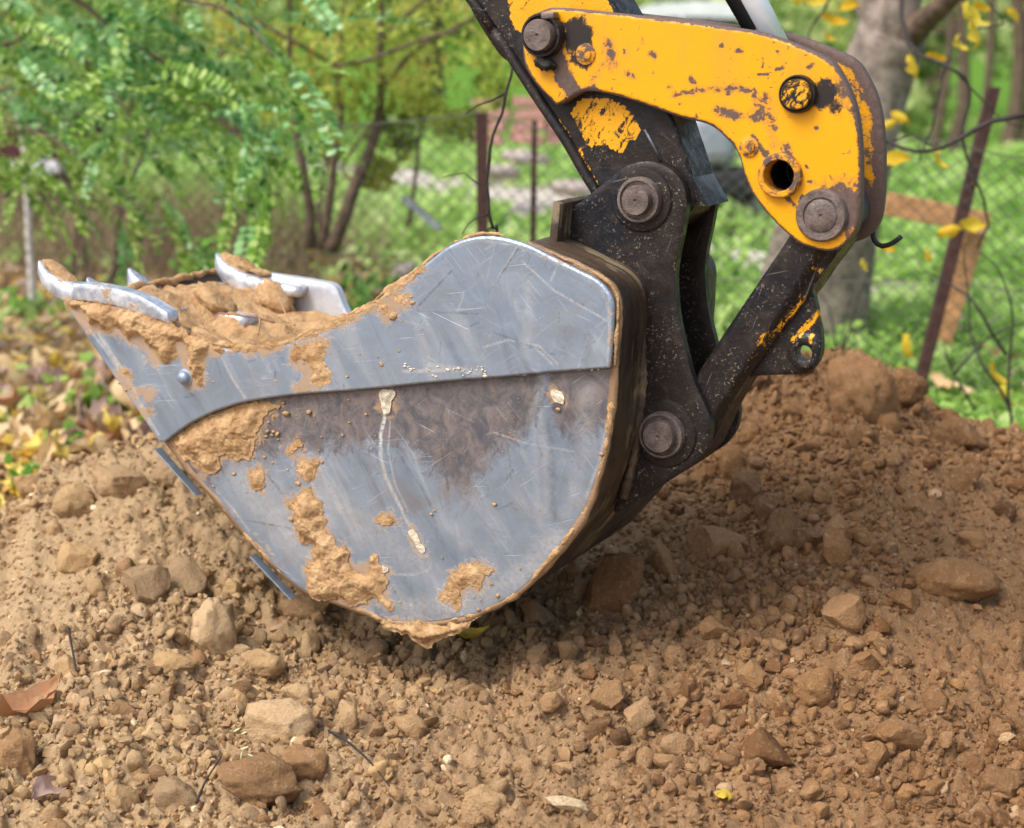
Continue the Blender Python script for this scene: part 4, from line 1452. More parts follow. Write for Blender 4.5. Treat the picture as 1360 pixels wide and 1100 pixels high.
# pins through the ears
pin(852, 265, EK, 0.0255, 0.0395, depth=0.030, length=0.19, washmat='pin')
pin(882, 576, EK, 0.0285, 0.0415, depth=0.032, length=0.19, washmat='pin')
for (x, y, r) in ((852, 265, 0.052), (882, 576, 0.056)):
    a, _, c = M(x, y, EK)
    lathe('pad_ring', a, c, [(EK + 0.002, r + 0.006), (EK - 0.004, r + 0.002), (EK - 0.005, r - 0.004), (EK - 0.005, 0.03)], MAT['dark'], ARM, 48)
    lathe('pad_ring', a, c, [(EK + 0.15, 0.046), (EK + 0.182, 0.046), (EK + 0.185, 0.03)], MAT['dark'], ARM, 32)
    lathe('bushing', a, c, [(EK + 0.024, 0.05), (EK + 0.149, 0.05)], MAT['dark'], ARM, 40)

for o_ in list(ARM.children):
    if o_.data and o_.data.materials and o_.data.materials[0] == MAT['paint'] and 'wear' not in o_.data.attributes:
        a_w = o_.data.attributes.new('wear', 'FLOAT', 'POINT')
        a_w.data.foreach_set('value', np.full(len(o_.data.vertices), 0.36, np.float32))
# bucket link: bar with a lug
BK = EK + 0.034
lug_px = [(1062, 372), (1076, 380), (1083, 404), (1088, 430), (1091, 455), (1089, 475), (1080, 490), (1066, 497), (1040, 498), (1000, 500), (975, 506), (1005, 440)]
bar_px = [(1052, 312), (1066, 290), (1092, 262), (1118, 270), (1128, 296), (1118, 328), (1096, 358), (1070, 396), (1040, 436), (1010, 478), (984, 514), (968, 540), (958, 560), (948, 582), (935, 604), (905, 626),
          (875, 622), (850, 600), (845, 570), (862, 545), (900, 530), (920, 505), (940, 476), (980, 416), (1028, 348)]
bar_o = cr(MP(bar_px, BK), 0.006, True)
la, _, lc = M(1069, 469, BK)
bar_yellow = [([(1028, 412), (1010, 436), (990, 458)], 9, 0.6), ([(1056, 412), (1048, 436), (1026, 456), (1012, 474)], 11, 0.62), ([(970, 476), (984, 458)], 11, 0.5), ([(1040, 372), (1050, 376)], 7, 0.5), ([(1038, 466), (1036, 478)], 6, 0.6), ([(930, 528), (942, 512), (975, 482)], 7, 0.42)]


def bar_disp(V, d):
    mid = dist_poly(V, MP([(1092, 286), (1010, 420), (900, 590)], BK), False)
    h = 0.014 * (1 - sstep(0.026, 0.040, mid))
    ring = np.hypot(V[:, 0] - la, V[:, 1] - lc)
    h = np.maximum(h, 0.006 * (1 - sstep(0.026, 0.03, ring)))
    return h


plate('bucket_link', bar_o, BK, 0.085, 0.0055, MAT['darkpaint'], ARM, bevel=0.003, disp=bar_disp,
      attrs={'paint': lambda P, d: strokes(P, bar_yellow, 1.3) - 0.02, 'gleam': lambda P, d: np.zeros(len(P))})

plate('lug', cr(MP(lug_px, BK + 0.012), 0.006, True), BK + 0.012, 0.02, 0.0055, MAT['darkpaint'], ARM, holes=[circle(*M(1069, 469, BK + 0.012)[::2], 0.0135, 28)], bevel=0.003,
      disp=lambda V, d: 0.006 * (1 - sstep(0.028, 0.032, np.hypot(V[:, 0] - la, V[:, 1] - lc))), attrs={'paint': lambda P, d: strokes(P, bar_yellow, 1.2) - 0.02, 'gleam': lambda P, d: np.zeros(len(P))})

# hook-shaped rod behind the far link
P = cr(np.array([M(1150, 250, FK + 0.03), M(1158, 300, FK + 0.03), M(1161, 319, FK + 0.03), M(1172, 327, FK + 0.03), M(1187, 322, FK + 0.03), M(1197, 314, FK + 0.03)]), 0.01, False)
MB().tube(P, 0.0045, 10).build('hook_rod', MAT['rubber'], ARM)

# cylinder: chrome rod and eye on the rod pin, dark guard bar beside it, barrel further up
RK = LK + 0.085
p_pin = np.array(M(1061, 125, RK))
p_up = np.array(M(996, -4, RK))
dr = (p_up - p_pin) / np.linalg.norm(p_up - p_pin)
MB().tube([p_pin + dr * 0.04, p_pin + dr * 0.42], 0.0245, 40).build('piston_rod', MAT['chrome'], ARM)
MB().tube([p_pin + dr * 0.40, p_pin + dr * 1.05], 0.042, 40).build('cylinder_barrel', MAT['paint'], ARM)
lathe('rod_eye', p_pin[0], p_pin[2], [(RK - 0.035, 0.03), (RK - 0.035, 0.045), (RK + 0.035, 0.045), (RK + 0.035, 0.03)], MAT['boss'], ARM)
q0, q1 = np.array(M(966, -14, RK - 0.02)), np.array(M(998, 42, RK - 0.02))
ddr = (q1 - q0) / np.linalg.norm(q1 - q0)
MB().tube([q0 - ddr * 0.5, q1], 0.012, 12).build('hydraulic_pipe', MAT['rubber'], ARM)

# ================================================================== THE SOIL MOUND AND THE GROUND
crest_px = [(-250, 740, 3.5), (-100, 715, 3.6), (0, 692, 3.7), (34, 650, 3.75), (70, 640, 3.8), (135, 622, 3.8), (190, 604, 3.85), (260, 600, 3.9), (400, 590, 4.0), (700, 560, 4.1), (900, 520, 4.15), (990, 500, 4.15), (1040, 488, 4.15), (1120, 486, 4.1), (1190, 520, 4.1),
            (1240, 552, 4.05), (1300, 568, 4.0), (1360, 590, 4.0), (1500, 620, 3.9), (1700, 680, 3.8)]
_c = np.array([at(*p) for p in crest_px])
CX, CD, CZ = _c[:, 0], _c[:, 1], _c[:, 2]


def base_h(x, y):
    x, y = np.asarray(x, float), np.asarray(y, float)
    cx = x * 3.95 / np.maximum(y, 1.5) * 0.6 + x * 0.4
    dc = np.interp(cx, CX, CD)
    zc = np.interp(cx, CX, CZ)
    zf = -0.075 + 0.02 * x
    s = (y - 2.5) / (dc - 2.5)
    # the slope climbs steadily and rounds over at the crest
    prof = np.where(s < 0, s * 0.35, np.where(s < 1, s * 1.18 - 0.18 * s * s, 1.0))
    z = zf + (zc - zf) * prof
    back = np.clip(y - dc, 0, None)
    z = z - np.where(back < 0.25, back ** 2 * 1.2, 0.075 + (back - 0.25) * 0.6)
    # hollow under the bucket
    bx, by = ORG[0] + 0.06, ORG[1] + 0.22
    r = np.hypot((x - bx) / 0.50, (y - by) / 0.33)
    z = z - 0.10 * np.exp(-r ** 2 * 1.3)
    side = np.clip(np.abs(x) - 2.6, 0, None)
    return z - side * 0.4


def detail_h(x, y):
    smooth_zone = sstep(0.05, 0.5, fbm(x * 1.6 + 4, y * 1.6, 0, 2, 71) + 0.35 * np.exp(-(((x + 0.95) / 0.35) ** 2 + ((y - 3.45) / 0.3) ** 2)) + 0.5 * np.exp(-(((x - 1.0) / 0.3) ** 2 + ((y - 3.2) / 0.3) ** 2)))
    k = 1 - 0.65 * smooth_zone
    z = 0.030 * fbm(x * 3, y * 3, 0, 3, 61)
    z = z + k * 0.020 * (1 - np.abs(fbm(x * 9, y * 9, 0, 3, 62)) * 2.2)
    z = z + k * 0.017 * fbm(x * 28, y * 28, 0, 3, 63)
    z = z + k * 0.008 * (1 - 2.5 * np.abs(fbm(x * 60, y * 60, 0, 2, 64)))
    wx, wy = x + 0.01 * vnoise(x * 40, y * 40, 0, 5), y + 0.01 * vnoise(x * 40, y * 40, 0, 6)
    for fr, am, sd in ((22, 0.020, 201), (47, 0.011, 211), (80, 0.006, 221)):
        f1, cv = worley(wx * fr, wy * fr, sd)
        z = z + (0.35 + 0.65 * k) * am * (0.15 + cv ** 1.5) * (1 - sstep(0.15, 0.62, f1))
    z = z + 0.0022 * fbm(x * 150, y * 150, 0, 2, 65)
    return z


gx = np.concatenate([np.linspace(-4.2, -1.5, 40)[:-1], np.arange(-1.5, 1.65, 0.0052), np.linspace(1.65, 4.2, 40)[1:]])
gy = np.concatenate([np.linspace(0.6, 2.3, 30)[:-1], np.arange(2.3, 4.35, 0.0056), np.linspace(4.35, 5.6, 60)[1:]])
XX, YY = np.meshgrid(gx, gy, indexing='ij')
ZZ = base_h(XX, YY) + detail_h(XX, YY)
edge = np.minimum.reduce([XX + 4.2, 4.2 - XX, (YY - 0.6), (5.6 - YY) * 2])
ZZ = ZZ - 0.25 * (1 - sstep(0, 0.5, edge))


def soil_z(x, y):
    """height of the finished soil surface (bilinear)"""
    x, y = np.atleast_1d(x).astype(float), np.atleast_1d(y).astype(float)
    i = np.clip(np.searchsorted(gx, x) - 1, 0, len(gx) - 2)
    j = np.clip(np.searchsorted(gy, y) - 1, 0, len(gy) - 2)
    u = np.clip((x - gx[i]) / (gx[i + 1] - gx[i]), 0, 1)
    v = np.clip((y - gy[j]) / (gy[j + 1] - gy[j]), 0, 1)
    return ZZ[i, j] * (1 - u) * (1 - v) + ZZ[i + 1, j] * u * (1 - v) + ZZ[i, j + 1] * (1 - u) * v + ZZ[i + 1, j + 1] * u * v


n, m = XX.shape
i, j = np.meshgrid(np.arange(n - 1), np.arange(m - 1), indexing='ij')
q = (i * m + j).ravel()
F = np.stack([q, q + m, q + m + 1, q + 1], 1)
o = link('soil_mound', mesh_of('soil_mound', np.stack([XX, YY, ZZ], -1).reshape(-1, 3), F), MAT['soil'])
tag(o, kind='structure')


def hit_soil(px, py):
    """where the line of sight through a photo position meets the mound"""
    d = ray(px, py)
    ys = np.arange(2.2, 5.2, 0.01)
    z = CAM_H + d[2] / d[1] * ys
    x = d[0] / d[1] * ys
    below = z < base_h(x, ys)
    k = np.argmax(below)
    if not below.any():
        k = np.argmin(z - base_h(x, ys))
    return np.array([x[k], ys[k], soil_z(x[k], ys[k])[0]])


def ground_z(x, y):
    x, y = np.asarray(x, float), np.asarray(y, float)
    z = -0.32 * (1 - sstep(3.9, 4.9, y))
    z = z + 0.03 * fbm(x * 0.8, y * 0.8, 0, 3, 91) * sstep(4.2, 5.5, y)
    z = z + np.clip(y - 24, 0, 60) * 0.10 * sstep(24, 34, y)
    return z


def grid_sheet(name, xs, ys, fn, mat, kind='structure', dz=0.0):
    X, Y = np.meshgrid(xs, ys, indexing='ij')
    Z = fn(X, Y) + dz
    n, m = X.shape
    i, j = np.meshgrid(np.arange(n - 1), np.arange(m - 1), indexing='ij')
    q = (i * m + j).ravel()
    o = link(name, mesh_of(name, np.stack([X, Y, Z], -1).reshape(-1, 3), np.stack([q, q + m, q + m + 1, q + 1], 1)), mat)
    return tag(o, kind=kind)


def mat_ground():
    n = NT('leafy_ground')
    geo = n.node('ShaderNodeNewGeometry').outputs['Position']
    a = n.noise(geo, 1.2, 5, 0.6)
    b = n.noise(geo, 14, 5, 0.7)
    sx = n.node('ShaderNodeSeparateXYZ')
    n.put(sx.inputs[0], geo)
    c = n.mix(b, (0.12, 0.075, 0.045), (0.32, 0.23, 0.14))
    g = n.mix(b, (0.06, 0.15, 0.02), (0.16, 0.32, 0.05))
    gm = n.map(n.math('ADD', n.math('MULTIPLY', sx.outputs['Y'], 0.10), n.math('ADD', n.math('MULTIPLY', sx.outputs['X'], 0.16), n.math('MULTIPLY', a, 0.8))), 1.05, 1.3)
    c = n.mix(gm, c, g)
    nb = n.bump(b, 0.8, 0.02)
    return n.set(c, 0.95, 0, nb, 0.1)


xs = np.concatenate([np.linspace(-200, -12, 30)[:-1], np.linspace(-12, 12, 90), np.linspace(12, 200, 30)[1:]])
ys = np.concatenate([np.linspace(-120, 0, 12)[:-1], np.linspace(0, 14, 90), np.linspace(14, 40, 30)[1:], np.linspace(40, 260, 30)[1:]])
grid_sheet('ground', xs, ys, ground_z, mat_ground())

# pale gravel path that crosses the meadow from far left to near right
pp = cr([(-7.0, 21.0), (-2.6, 17.5), (-1.1, 15.6), (0.2, 12.8), (1.2, 9.6), (2.0, 7.9), (3.2, 6.9), (6, 5.6)], 0.25, False)
tg = np.gradient(pp, axis=0)
tg /= np.linalg.norm(tg, axis=1)[:, None]
nn = np.stack([-tg[:, 1], tg[:, 0]], 1)
V, F = [], []
ts = np.linspace(-0.55, 0.55, 7)
for a in range(len(pp)):
    wv = 1 + 0.3 * vnoise(a * 0.3, 0, 0, 5)
    for t in ts:
        p = pp[a] + nn[a] * t * wv * (1.25 if pp[a][1] > 11 else 0.7)
        V.append((p[0], p[1], float(ground_z(p[0], p[1])) + 0.012))
for a in range(len(pp) - 1):
    for b in range(6):
        q = a * 7 + b
        F.append((q, q + 7, q + 8, q + 1))
o = link('path', mesh_of('path', V, F), mat_plain('pale_gravel', (0.50, 0.45, 0.39), 0.95, 0, 0.3, 6, 0.6, 0.1))
fix_normals(o.data)
tag(o, kind='structure')

# ------------------------------------------------------------------ clods and stones
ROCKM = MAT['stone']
big_shapes = [rock(4, 300 + i, 7, (1, 0.85, 0.7), 0.2) for i in range(3)]


def rock_mesh(seed, sub=4, cuts=8, rough=0.13, tint=0.4, squash=(1, 0.8, 0.7)):
    v, f = rock(sub, seed, cuts, squash, rough, cuts > 12)
    if sub >= 4:
        v = v * (1 + 0.06 * fbm(v[:, 0] * 7, v[:, 1] * 7, v[:, 2] * 7, 4, seed + 77, 0.65))[:, None]
    return mesh_of('stone', v, f, True, {'tint': np.full(len(v), tint)})


# px, py, width px, height px, tilt deg, tint, name, label
notable = [
    (1146, 530, 98, 104, 8, 0.72, 'clod', 'tall furrowed clod of ochre earth standing on the crest behind the bucket link'),
    (950, 732, 104, 52, 8, 0.66, 'stone', 'long tan stone with white flecks right of the bucket, below the lower pin'),
    (814, 792, 66, 104, -38, 0.22, 'stone', 'dark wedge-shaped stone slab leaning in the shade right under the bucket shell'),
    (372, 975, 100, 78, -10, 0.78, 'clod', 'big rounded yellowish clod in the foreground below the bucket, left of centre'),
    (1015, 1004, 90, 56, -22, 0.12, 'stone', 'grey-brown pointed stone with a white spot in the right foreground'),
    (283, 850, 60, 78, 15, 0.88, 'clod', 'light clod with a chalky white edge left of the bucket bottom'),
    (410, 822, 76, 62, 0, 0.25, 'clod', 'round brown clod tucked under the left end of the bucket floor'),
    (243, 780, 62, 78, -18, 0.35, 'stone', 'angular tan stone standing upright on the left slope'),
    (196, 803, 62, 58, 10, 0.33, 'stone', 'blunt tan stone leaning on the left of the upright one'),
    (1278, 580, 96, 46, -22, 0.35, 'clod', 'long flat clod with dark underside on the crest at right'),
    (1268, 792, 128, 56, -6, 0.55, 'clod', 'broad half-buried clod with a dark hollow beneath on the right slope'),
    (1124, 846, 66, 50, 0, 0.8, 'stone', 'pale flat stone in the middle of the right slope'),
    (1190, 986, 74, 42, -14, 0.45, 'stone', 'flat tan stone touching an oval one in the right foreground'),
    (1161, 1002, 46, 42, -10, 0.6, 'stone', 'oval tan stone under the edge of the flat tan one'),
    (850, 973, 46, 46, -10, 0.93, 'stone', 'bright orange-tan three-cornered stone in the centre foreground'),
    (810, 957, 52, 38, 25, 0.45, 'stone', 'flat brown stone lying on two dark ones in the centre foreground'),
    (826, 995, 34, 42, 0, 0.05, 'stone', 'dark grey-brown stone wedged below the orange-tan one'),
    (795, 984, 34, 34, 0, 0.08, 'stone', 'small dark stone left of the wedged dark one'),
    (1332, 1046, 70, 46, -10, 0.4, 'clod', 'large brown clod at the right edge of the foreground'),
    (1302, 1086, 44, 40, 0, 0.35, 'stone', 'rounded stone below the large clod at lower right'),
    (345, 1064, 118, 66, -5, 0.15, 'clod', 'wide dark-brown clod at the bottom left of centre'),
    (398, 1032, 84, 48, 0, 0.2, 'clod', 'smaller dark clod resting on the wide dark-brown one'),
    (236, 1068, 70, 52, 10, 0.35, 'clod', 'knobbly tan clod at the bottom left'),
    (164, 1075, 44, 52, 0, 0.5, 'clod', 'upright tan clod right of the curled brown leaf'),
    (22, 1012, 60, 82, 0, 0.2, 'clod', 'dark clod at the left edge under the folded brown leaf'),
    (642, 1082, 66, 50, 0, 0.94, 'clod', 'rusty orange sandy clod half sunk at the bottom centre'),
    (752, 1092, 62, 18, -8, 0.995, 'stone', 'chalk-white splinter at the bottom edge right of centre'),
    (1112, 742, 44, 56, 0, 0.5, 'stone', 'bent brown stone above the pale flat one'),
    (884, 757, 34, 58, 20, 0.5, 'stone', 'smooth orange-brown stone left of the long tan stone'),
    (1113, 713, 36, 36, 0, 0.7, 'stone', 'rounded orange stone on the slope below the crest'),
    (1198, 808, 48, 32, -10, 0.55, 'stone', 'flat squared stone left of the broad half-buried clod'),
    (1276, 652, 48, 32, 0, 0.3, 'stone', 'brown lump with a dark underside high on the right slope'),
    (970, 615, 42, 40, 25, 0.5, 'stone', 'orange-brown block beside the lower ear of the bucket'),
    (930, 626, 46, 30, 35, 0.5, 'stone', 'flat orange-brown stone touching the underside of the ear'),
    (1040, 718, 62, 64, 20, 0.4, 'clod', 'craggy tan clod up-slope from the long tan stone'),
    (1010, 690, 40, 40, 0, 0.3, 'stone', 'smooth round brown stone in the middle of the right slope'),
    (1080, 725, 56, 40, -10, 0.35, 'stone', 'flat reddish stone casting a dark shadow beside the craggy clod'),
    (995, 655, 50, 60, 10, 0.35, 'clod', 'crumbling brown clod between the ear and the craggy clod'),
    (760, 865, 44, 26, 0, 0.4, 'stone', 'flat stone in the shade right of the yellow leaf'),
    (716, 835, 50, 36, -8, 0.3, 'stone', 'blocky brown stone in the shade under the bucket'),
    (680, 845, 24, 34, 0, 0.45, 'stone', 'small upright stone in the shade under the bucket'),
    (716, 902, 34, 34, 0, 0.7, 'stone', 'yellow-tan stone low in the shaded hollow'),
    (752, 902, 34, 30, 0, 0.4, 'stone', 'squarish brown stone beside the yellow-tan one in the hollow'),
    (700, 826, 40, 26, 35, 0.35, 'stone', 'tilted flat stone close under the rim of the bucket'),
    (500, 880, 40, 36, 0, 0.35, 'clod', 'orange-brown clod just left of the mud drip'),
    (130, 860, 40, 34, 0, 0.7, 'stone', 'pale knobbly stone at the far left of the slope'),
    (90, 890, 42, 34, 0, 0.5, 'stone', 'tan stone above the folded brown leaf'),
    (232, 892, 76, 40, 0, 0.5, 'clod', 'flat tan clod half sunk left of the chalky-edged clod'),
    (350, 898, 66, 44, 0, 0.55, 'clod', 'flat cracked clod below the chalky-edged clod'),
    (204, 990, 32, 26, 0, 0.94, 'stone', 'warm yellow stone in the left foreground'),
    (138, 1036, 34, 20, 0, 0.955, 'stone', 'ochre-yellow pebble between the two brown leaves'),
    (155, 915, 14, 14, 0, 1.0, 'stone', 'bright white pebble in the left foreground'),
    (594, 1031, 13, 13, 0, 1.0, 'stone', 'bright white pebble in the centre foreground'),
    (506, 1046, 32, 32, 0, 0.97, 'stone', 'cream rounded stone left of the bright white pebble'),
    (500, 1020, 40, 30, 0, 0.5, 'stone', 'orange-tan stone above the cream rounded one'),
    (100, 745, 60, 44, 0, 0.5, 'clod', 'low tan clod on the left slope near the edge'),
    (95, 685, 66, 50, 0, 0.45, 'clod', 'rounded clod on the left crest beneath the leaves'),
    (160, 660, 90, 46, -15, 0.4, 'clod', 'long crumbling clod along the left crest'),
    (225, 645, 60, 42, 0, 0.35, 'clod', 'brown clod on the crest below the cutting edge'),
    (72, 712, 30, 22, 0, 0.6, 'stone', 'small smooth stone under the rounded crest clod'),
    (40, 640, 46, 36, 0, 0.5, 'clod', 'pale lump of earth at the top of the left crest'),
    (1200, 535, 60, 46, -20, 0.4, 'clod', 'clod leaning down the crest right of the tall furrowed one'),
    (1060, 500, 50, 36, 0, 0.3, 'clod', 'dark flat clod on the crest under the lug of the link'),
    (1000, 520, 46, 40, 0, 0.35, 'clod', 'brown clod on the crest left of the flat dark one'),
    (1130, 595, 28, 30, 10, 0.45, 'stone', 'small upright tan stone below the tall furrowed clod'),
    (1150, 590, 32, 26, -10, 0.4, 'stone', 'rough grey-tan stone beside the small upright one'),
    (1178, 575, 36, 32, 0, 0.4, 'clod', 'ragged clod at the foot of the tall furrowed one'),
    (1330, 690, 36, 26, -30, 0.02, 'stone', 'dark rotten wood-like lump at the right edge of the slope'),
    (1000, 915, 40, 40, 0, 0.6, 'stone', 'ochre three-sided stone left of centre of the right slope'),
    (1080, 925, 66, 56, -20, 0.5, 'clod', 'smooth tan clod with a rounded foot on the right slope'),
    (975, 950, 40, 30, 0, 0.15, 'stone', 'grey stone above the pointed grey-brown one'),
    (1150, 890, 46, 42, 0, 0.55, 'stone', 'rounded tan stone below the pale flat stone'),
    (1290, 1020, 40, 36, 0, 0.3, 'stone', 'grey-tan stone up-left of the large edge clod'),
    (948, 875, 44, 34, 0, 0.45, 'stone', 'brown stone at the rim of the shaded hollow'),
]
anchors = {0: 'tall furrowed clod', 1: 'long tan stone with white flecks', 2: 'dark wedge-shaped slab', 3: 'big yellowish foreground clod', 4: 'pointed grey-brown stone', 5: 'clod with the chalky edge', 6: 'round clod under the bucket floor',
           7: 'upright angular stone', 9: 'long flat crest clod', 10: 'broad half-buried clod', 11: 'pale flat stone', 12: 'flat stone touching the oval one', 14: 'orange-tan three-cornered stone', 18: 'large clod at the right edge', 20: 'wide dark-brown clod',
           24: 'dark clod at the left edge', 25: 'rusty orange sunken clod', 26: 'chalk-white splinter', 30: 'flat squared stone', 31: 'brown lump high on the right', 34: 'craggy tan clod', 39: 'blocky shaded stone', 44: 'clod beside the mud drip', 45: 'pale knobbly stone',
           47: 'half-sunk flat tan clod', 51: 'bright white left pebble', 55: 'low tan clod near the left edge', 56: 'rounded crest clod', 67: 'dark rotten lump', 69: 'smooth clod with a rounded foot', 73: 'brown stone at the hollow rim'}
occupied = []
for idx, (px, py, wp, hp, tilt, tint, nm, lab) in enumerate(notable):
    p = hit_soil(px, py + hp * 0.22)
    sc_m = p[1] / math.cos(PITCH) / FPX
    sx_, sz_ = wp * sc_m / 2 * 1.06, hp * sc_m / 2 * 1.12
    crest = idx == 0
    me = rock_mesh(500 + idx, 4 if wp > 38 else 3, 11 if nm == 'clod' else 16, 0.16 if nm == 'clod' else 0.06, tint, (1, 1, 1))
    vv = np.empty(len(me.vertices) * 3)
    me.vertices.foreach_get('co', vv)
    vv = vv.reshape(-1, 3)
    ext = np.abs(vv).max(0)
    if crest:    # deep vertical furrows
        r_ = np.linalg.norm(vv, axis=1)[:, None]
        vv = vv / r_ * (0.6 + 0.4 * r_)
        fur = fbm(vv[:, 0] * 4.5 + vv[:, 2] * 1.6, vv[:, 1] * 4.5, vv[:, 2] * 1.1, 4, 9, 0.6)
        vv = vv * (1 + 0.30 * fur - 0.22 * (0.3 - np.abs(fbm(vv[:, 0] * 5, vv[:, 1] * 5, vv[:, 2] * 3, 4, 19, 0.65))))[:, None]
    vv = vv / ext
    dy = (sx_ + sz_) / 2 * (0.85 if wp > 30 else 1)
    vv = vv * np.array([sx_, dy, sz_ * 1.12])
    if crest:
        p[2] -= 0.012
    t = R(tilt)
    vv = np.stack([vv[:, 0] * math.cos(t) - vv[:, 2] * math.sin(t), vv[:, 1], vv[:, 0] * math.sin(t) + vv[:, 2] * math.cos(t)], 1)
    me.vertices.foreach_set('co', vv.ravel())
    me.update()
    o = link(nm, me, ROCKM, None, (p[0], p[1] + dy * 0.1, p[2] + sz_ * 0.42))
    tag(o, lab, nm)
    occupied.append((p[0], p[1], max(sx_, dy)))
occ = np.array(occupied)


ROCKY = [((1060, 640), 0.32, 1.0), ((1160, 760), 0.2, 0.6), ((940, 830), 0.22, 0.9), ((820, 830), 0.2, 0.7), ((250, 900), 0.28, 1.0), ((100, 990), 0.22, 1.0), ((430, 1010), 0.24, 0.8), ((1180, 1000), 0.26, 0.8), ((1000, 960), 0.2, 0.7), ((560, 900), 0.2, 0.5), ((240, 800), 0.14, 0.6), ((880, 1000), 0.2, 0.6), ((1300, 1060), 0.2, 0.9)]
SMOOTH = [((230, 690), 0.22, 1.0), ((60, 790), 0.16, 0.5), ((1270, 860), 0.18, 1.0), ((1330, 730), 0.22, 0.9), ((640, 1000), 0.14, 0.7), ((1130, 1060), 0.12, 0.5)]
RW = [(hit_soil(*p)[:2], s_, a_) for p, s_, a_ in ROCKY]
SW = [(hit_soil(*p)[:2], s_, a_) for p, s_, a_ in SMOOTH]


def rockiness(x, y):
    v = 0.30 + 0.22 * fbm(x * 2.6 + 4, y * 2.6, 0, 2, 71)
    for c_, s_, a_ in RW:
        v = v + 0.55 * a_ * np.exp(-((x - c_[0]) ** 2 + (y - c_[1]) ** 2) / (s_ ** 2))
    for c_, s_, a_ in SW:
        v = v - 0.6 * a_ * np.exp(-((x - c_[0]) ** 2 + (y - c_[1]) ** 2) / (s_ ** 2))
    return np.clip(v, 0.04, 1)


def scatter(n, ymin, ymax, g, keep_smooth=0.25):
    out = []
    while len(out) < n:
        y = g.uniform(ymin, ymax, n * 3)
        x = g.uniform(-0.36, 0.36, n * 3) * y
        den = keep_smooth + (1 - keep_smooth) * rockiness(x, y) ** 1.3
        k = g.random(len(x)) < den * np.clip(y / ymax, 0.5, 1)
        out += list(zip(x[k], y[k]))
    return np.array(out[:n])


g = np.random.default_rng(5)
# about 220 clods that can still be told apart, each its own object, sharing twelve meshes
mid_meshes = [rock_mesh(900 + i, 3, (11, 16)[i % 2], (0.14, 0.07)[i % 2], (0.15, 0.3, 0.45, 0.55, 0.7, 0.85, 0.4, 0.25, 0.6, 0.5, 0.93, 0.35)[i], (1, 0.8, 0.66)) for i in range(12)]
P = scatter(900, 2.4, 4.15, g, 0.0)
r = 0.016 + 0.018 * g.random(len(P)) ** 1.8
cnt = 0
mi_list = []
for (x, y), rr_ in zip(P, r):
    if cnt >= 222:
        break
    if (np.hypot(occ[:, 0] - x, occ[:, 1] - y) < occ[:, 2] + rr_ * 1.2).any():
        continue
    z = soil_z(x, y)[0]
    o = link('small_clod', mid_meshes[g.integers(12)], ROCKM, None, (x, y, z + rr_ * 0.25), tuple(g.uniform(0, 6.28, 3)), tuple(rr_ * g.uniform(0.85, 1.2, 3)))
    mi_list.append((o, x, y, z))
    occ = np.vstack([occ, (x, y, rr_)])
    cnt += 1



def to_px(p):
    q = np.array(p, float) - np.array([0, 0, CAM_H])
    f_ = q[1] * math.cos(PITCH) - q[2] * math.sin(PITCH)
    u_ = q[1] * math.sin(PITCH) + q[2] * math.cos(PITCH)
    return np.array([680 + FPX * q[0] / f_, 550 - FPX * u_ / f_])


apx = {k: np.array(notable[k][:2], float) for k in anchors}
taken = {}
entries = []
for o, x, y, z in mi_list:
    p = to_px((x, y, z))
    k = min(apx, key=lambda a: np.hypot(*(apx[a] - p)))
    entries.append((float(np.hypot(*(apx[k] - p))), o, p - apx[k], k))
entries.sort(key=lambda e: e[0])
steps = ['just', 'a little', 'some way', 'farther', 'well', 'far', 'farthest']
for dist_, o, d_, k in entries:
    an = math.degrees(math.atan2(d_[1], d_[0]))
    side_ = ('right of', 'below and right of', 'below', 'below and left of', 'left of', 'above and left of', 'above', 'above and right of')[int(((an + 22.5) % 360) // 45)]
    i_ = taken.get((k, side_), 0)
    taken[(k, side_)] = i_ + 1
    tag(o, 'small clod %s %s the %s' % (steps[min(i_, 6)], side_, anchors[k]), 'clod', 'small clods strewn over the soil mound')

# gravel and crumbs: too many to count
shapes1 = [rock(2, 40 + i, 8, (1, 0.85, 0.7), 0.10, True) for i in range(6)]
shapesm = [rock(0, 80 + i, 3, (1, 0.85, 0.7), 0.1) for i in range(6)]
shapes0 = [rock(1, 20 + i, 7, (1, 0.85, 0.7), 0.1, True) for i in range(6)]
for (cnt_, r0, r1, pw, shp, seed, hi) in ((2300, 0.010, 0.023, 1.6, shapes1, 0, 4.3), (8500, 0.0062, 0.0125, 1.5, shapes0, 1, 4.3), (17000, 0.0036, 0.0068, 1.2, shapesm, 2, 4.25), (11000, 0.002, 0.0040, 1.2, shapesm, 3, 4.2)):
    g = np.random.default_rng(100 + seed)
    P = scatter(cnt_, 2.3, hi, g, (0.0, 0.08, 0.3, 0.8)[seed])
    r = r0 + (r1 - r0) * g.random(len(P)) ** pw
    z = soil_z(P[:, 0], P[:, 1])
    mt = np.zeros((len(P), 3, 4))
    mt[:, :, :3] = rand_rot(len(P), g) * r[:, None, None] * g.uniform(0.65, 1.35, (len(P), 1, 3))
    mt[:, :, 3] = np.stack([P[:, 0], P[:, 1], z + r * 0.3], 1)
    tn = np.clip(g.beta(2.2, 2.6, len(P)), 0, 0.95)
    tn[g.random(len(P)) < 0.012] = 0.99
    tn[g.random(len(P)) < 0.03] = 0.955
    v, f, a = merge_instances(shp, g.integers(0, 6, len(P)), mt, tn)
    me = mesh_of('gravel', v, f, True, {'tint': a})
    sharpen(me, 38)
    tag(link('gravel', me, ROCKM), 'loose gravel and crumbs of earth covering the soil mound', 'gravel', kind='stuff')

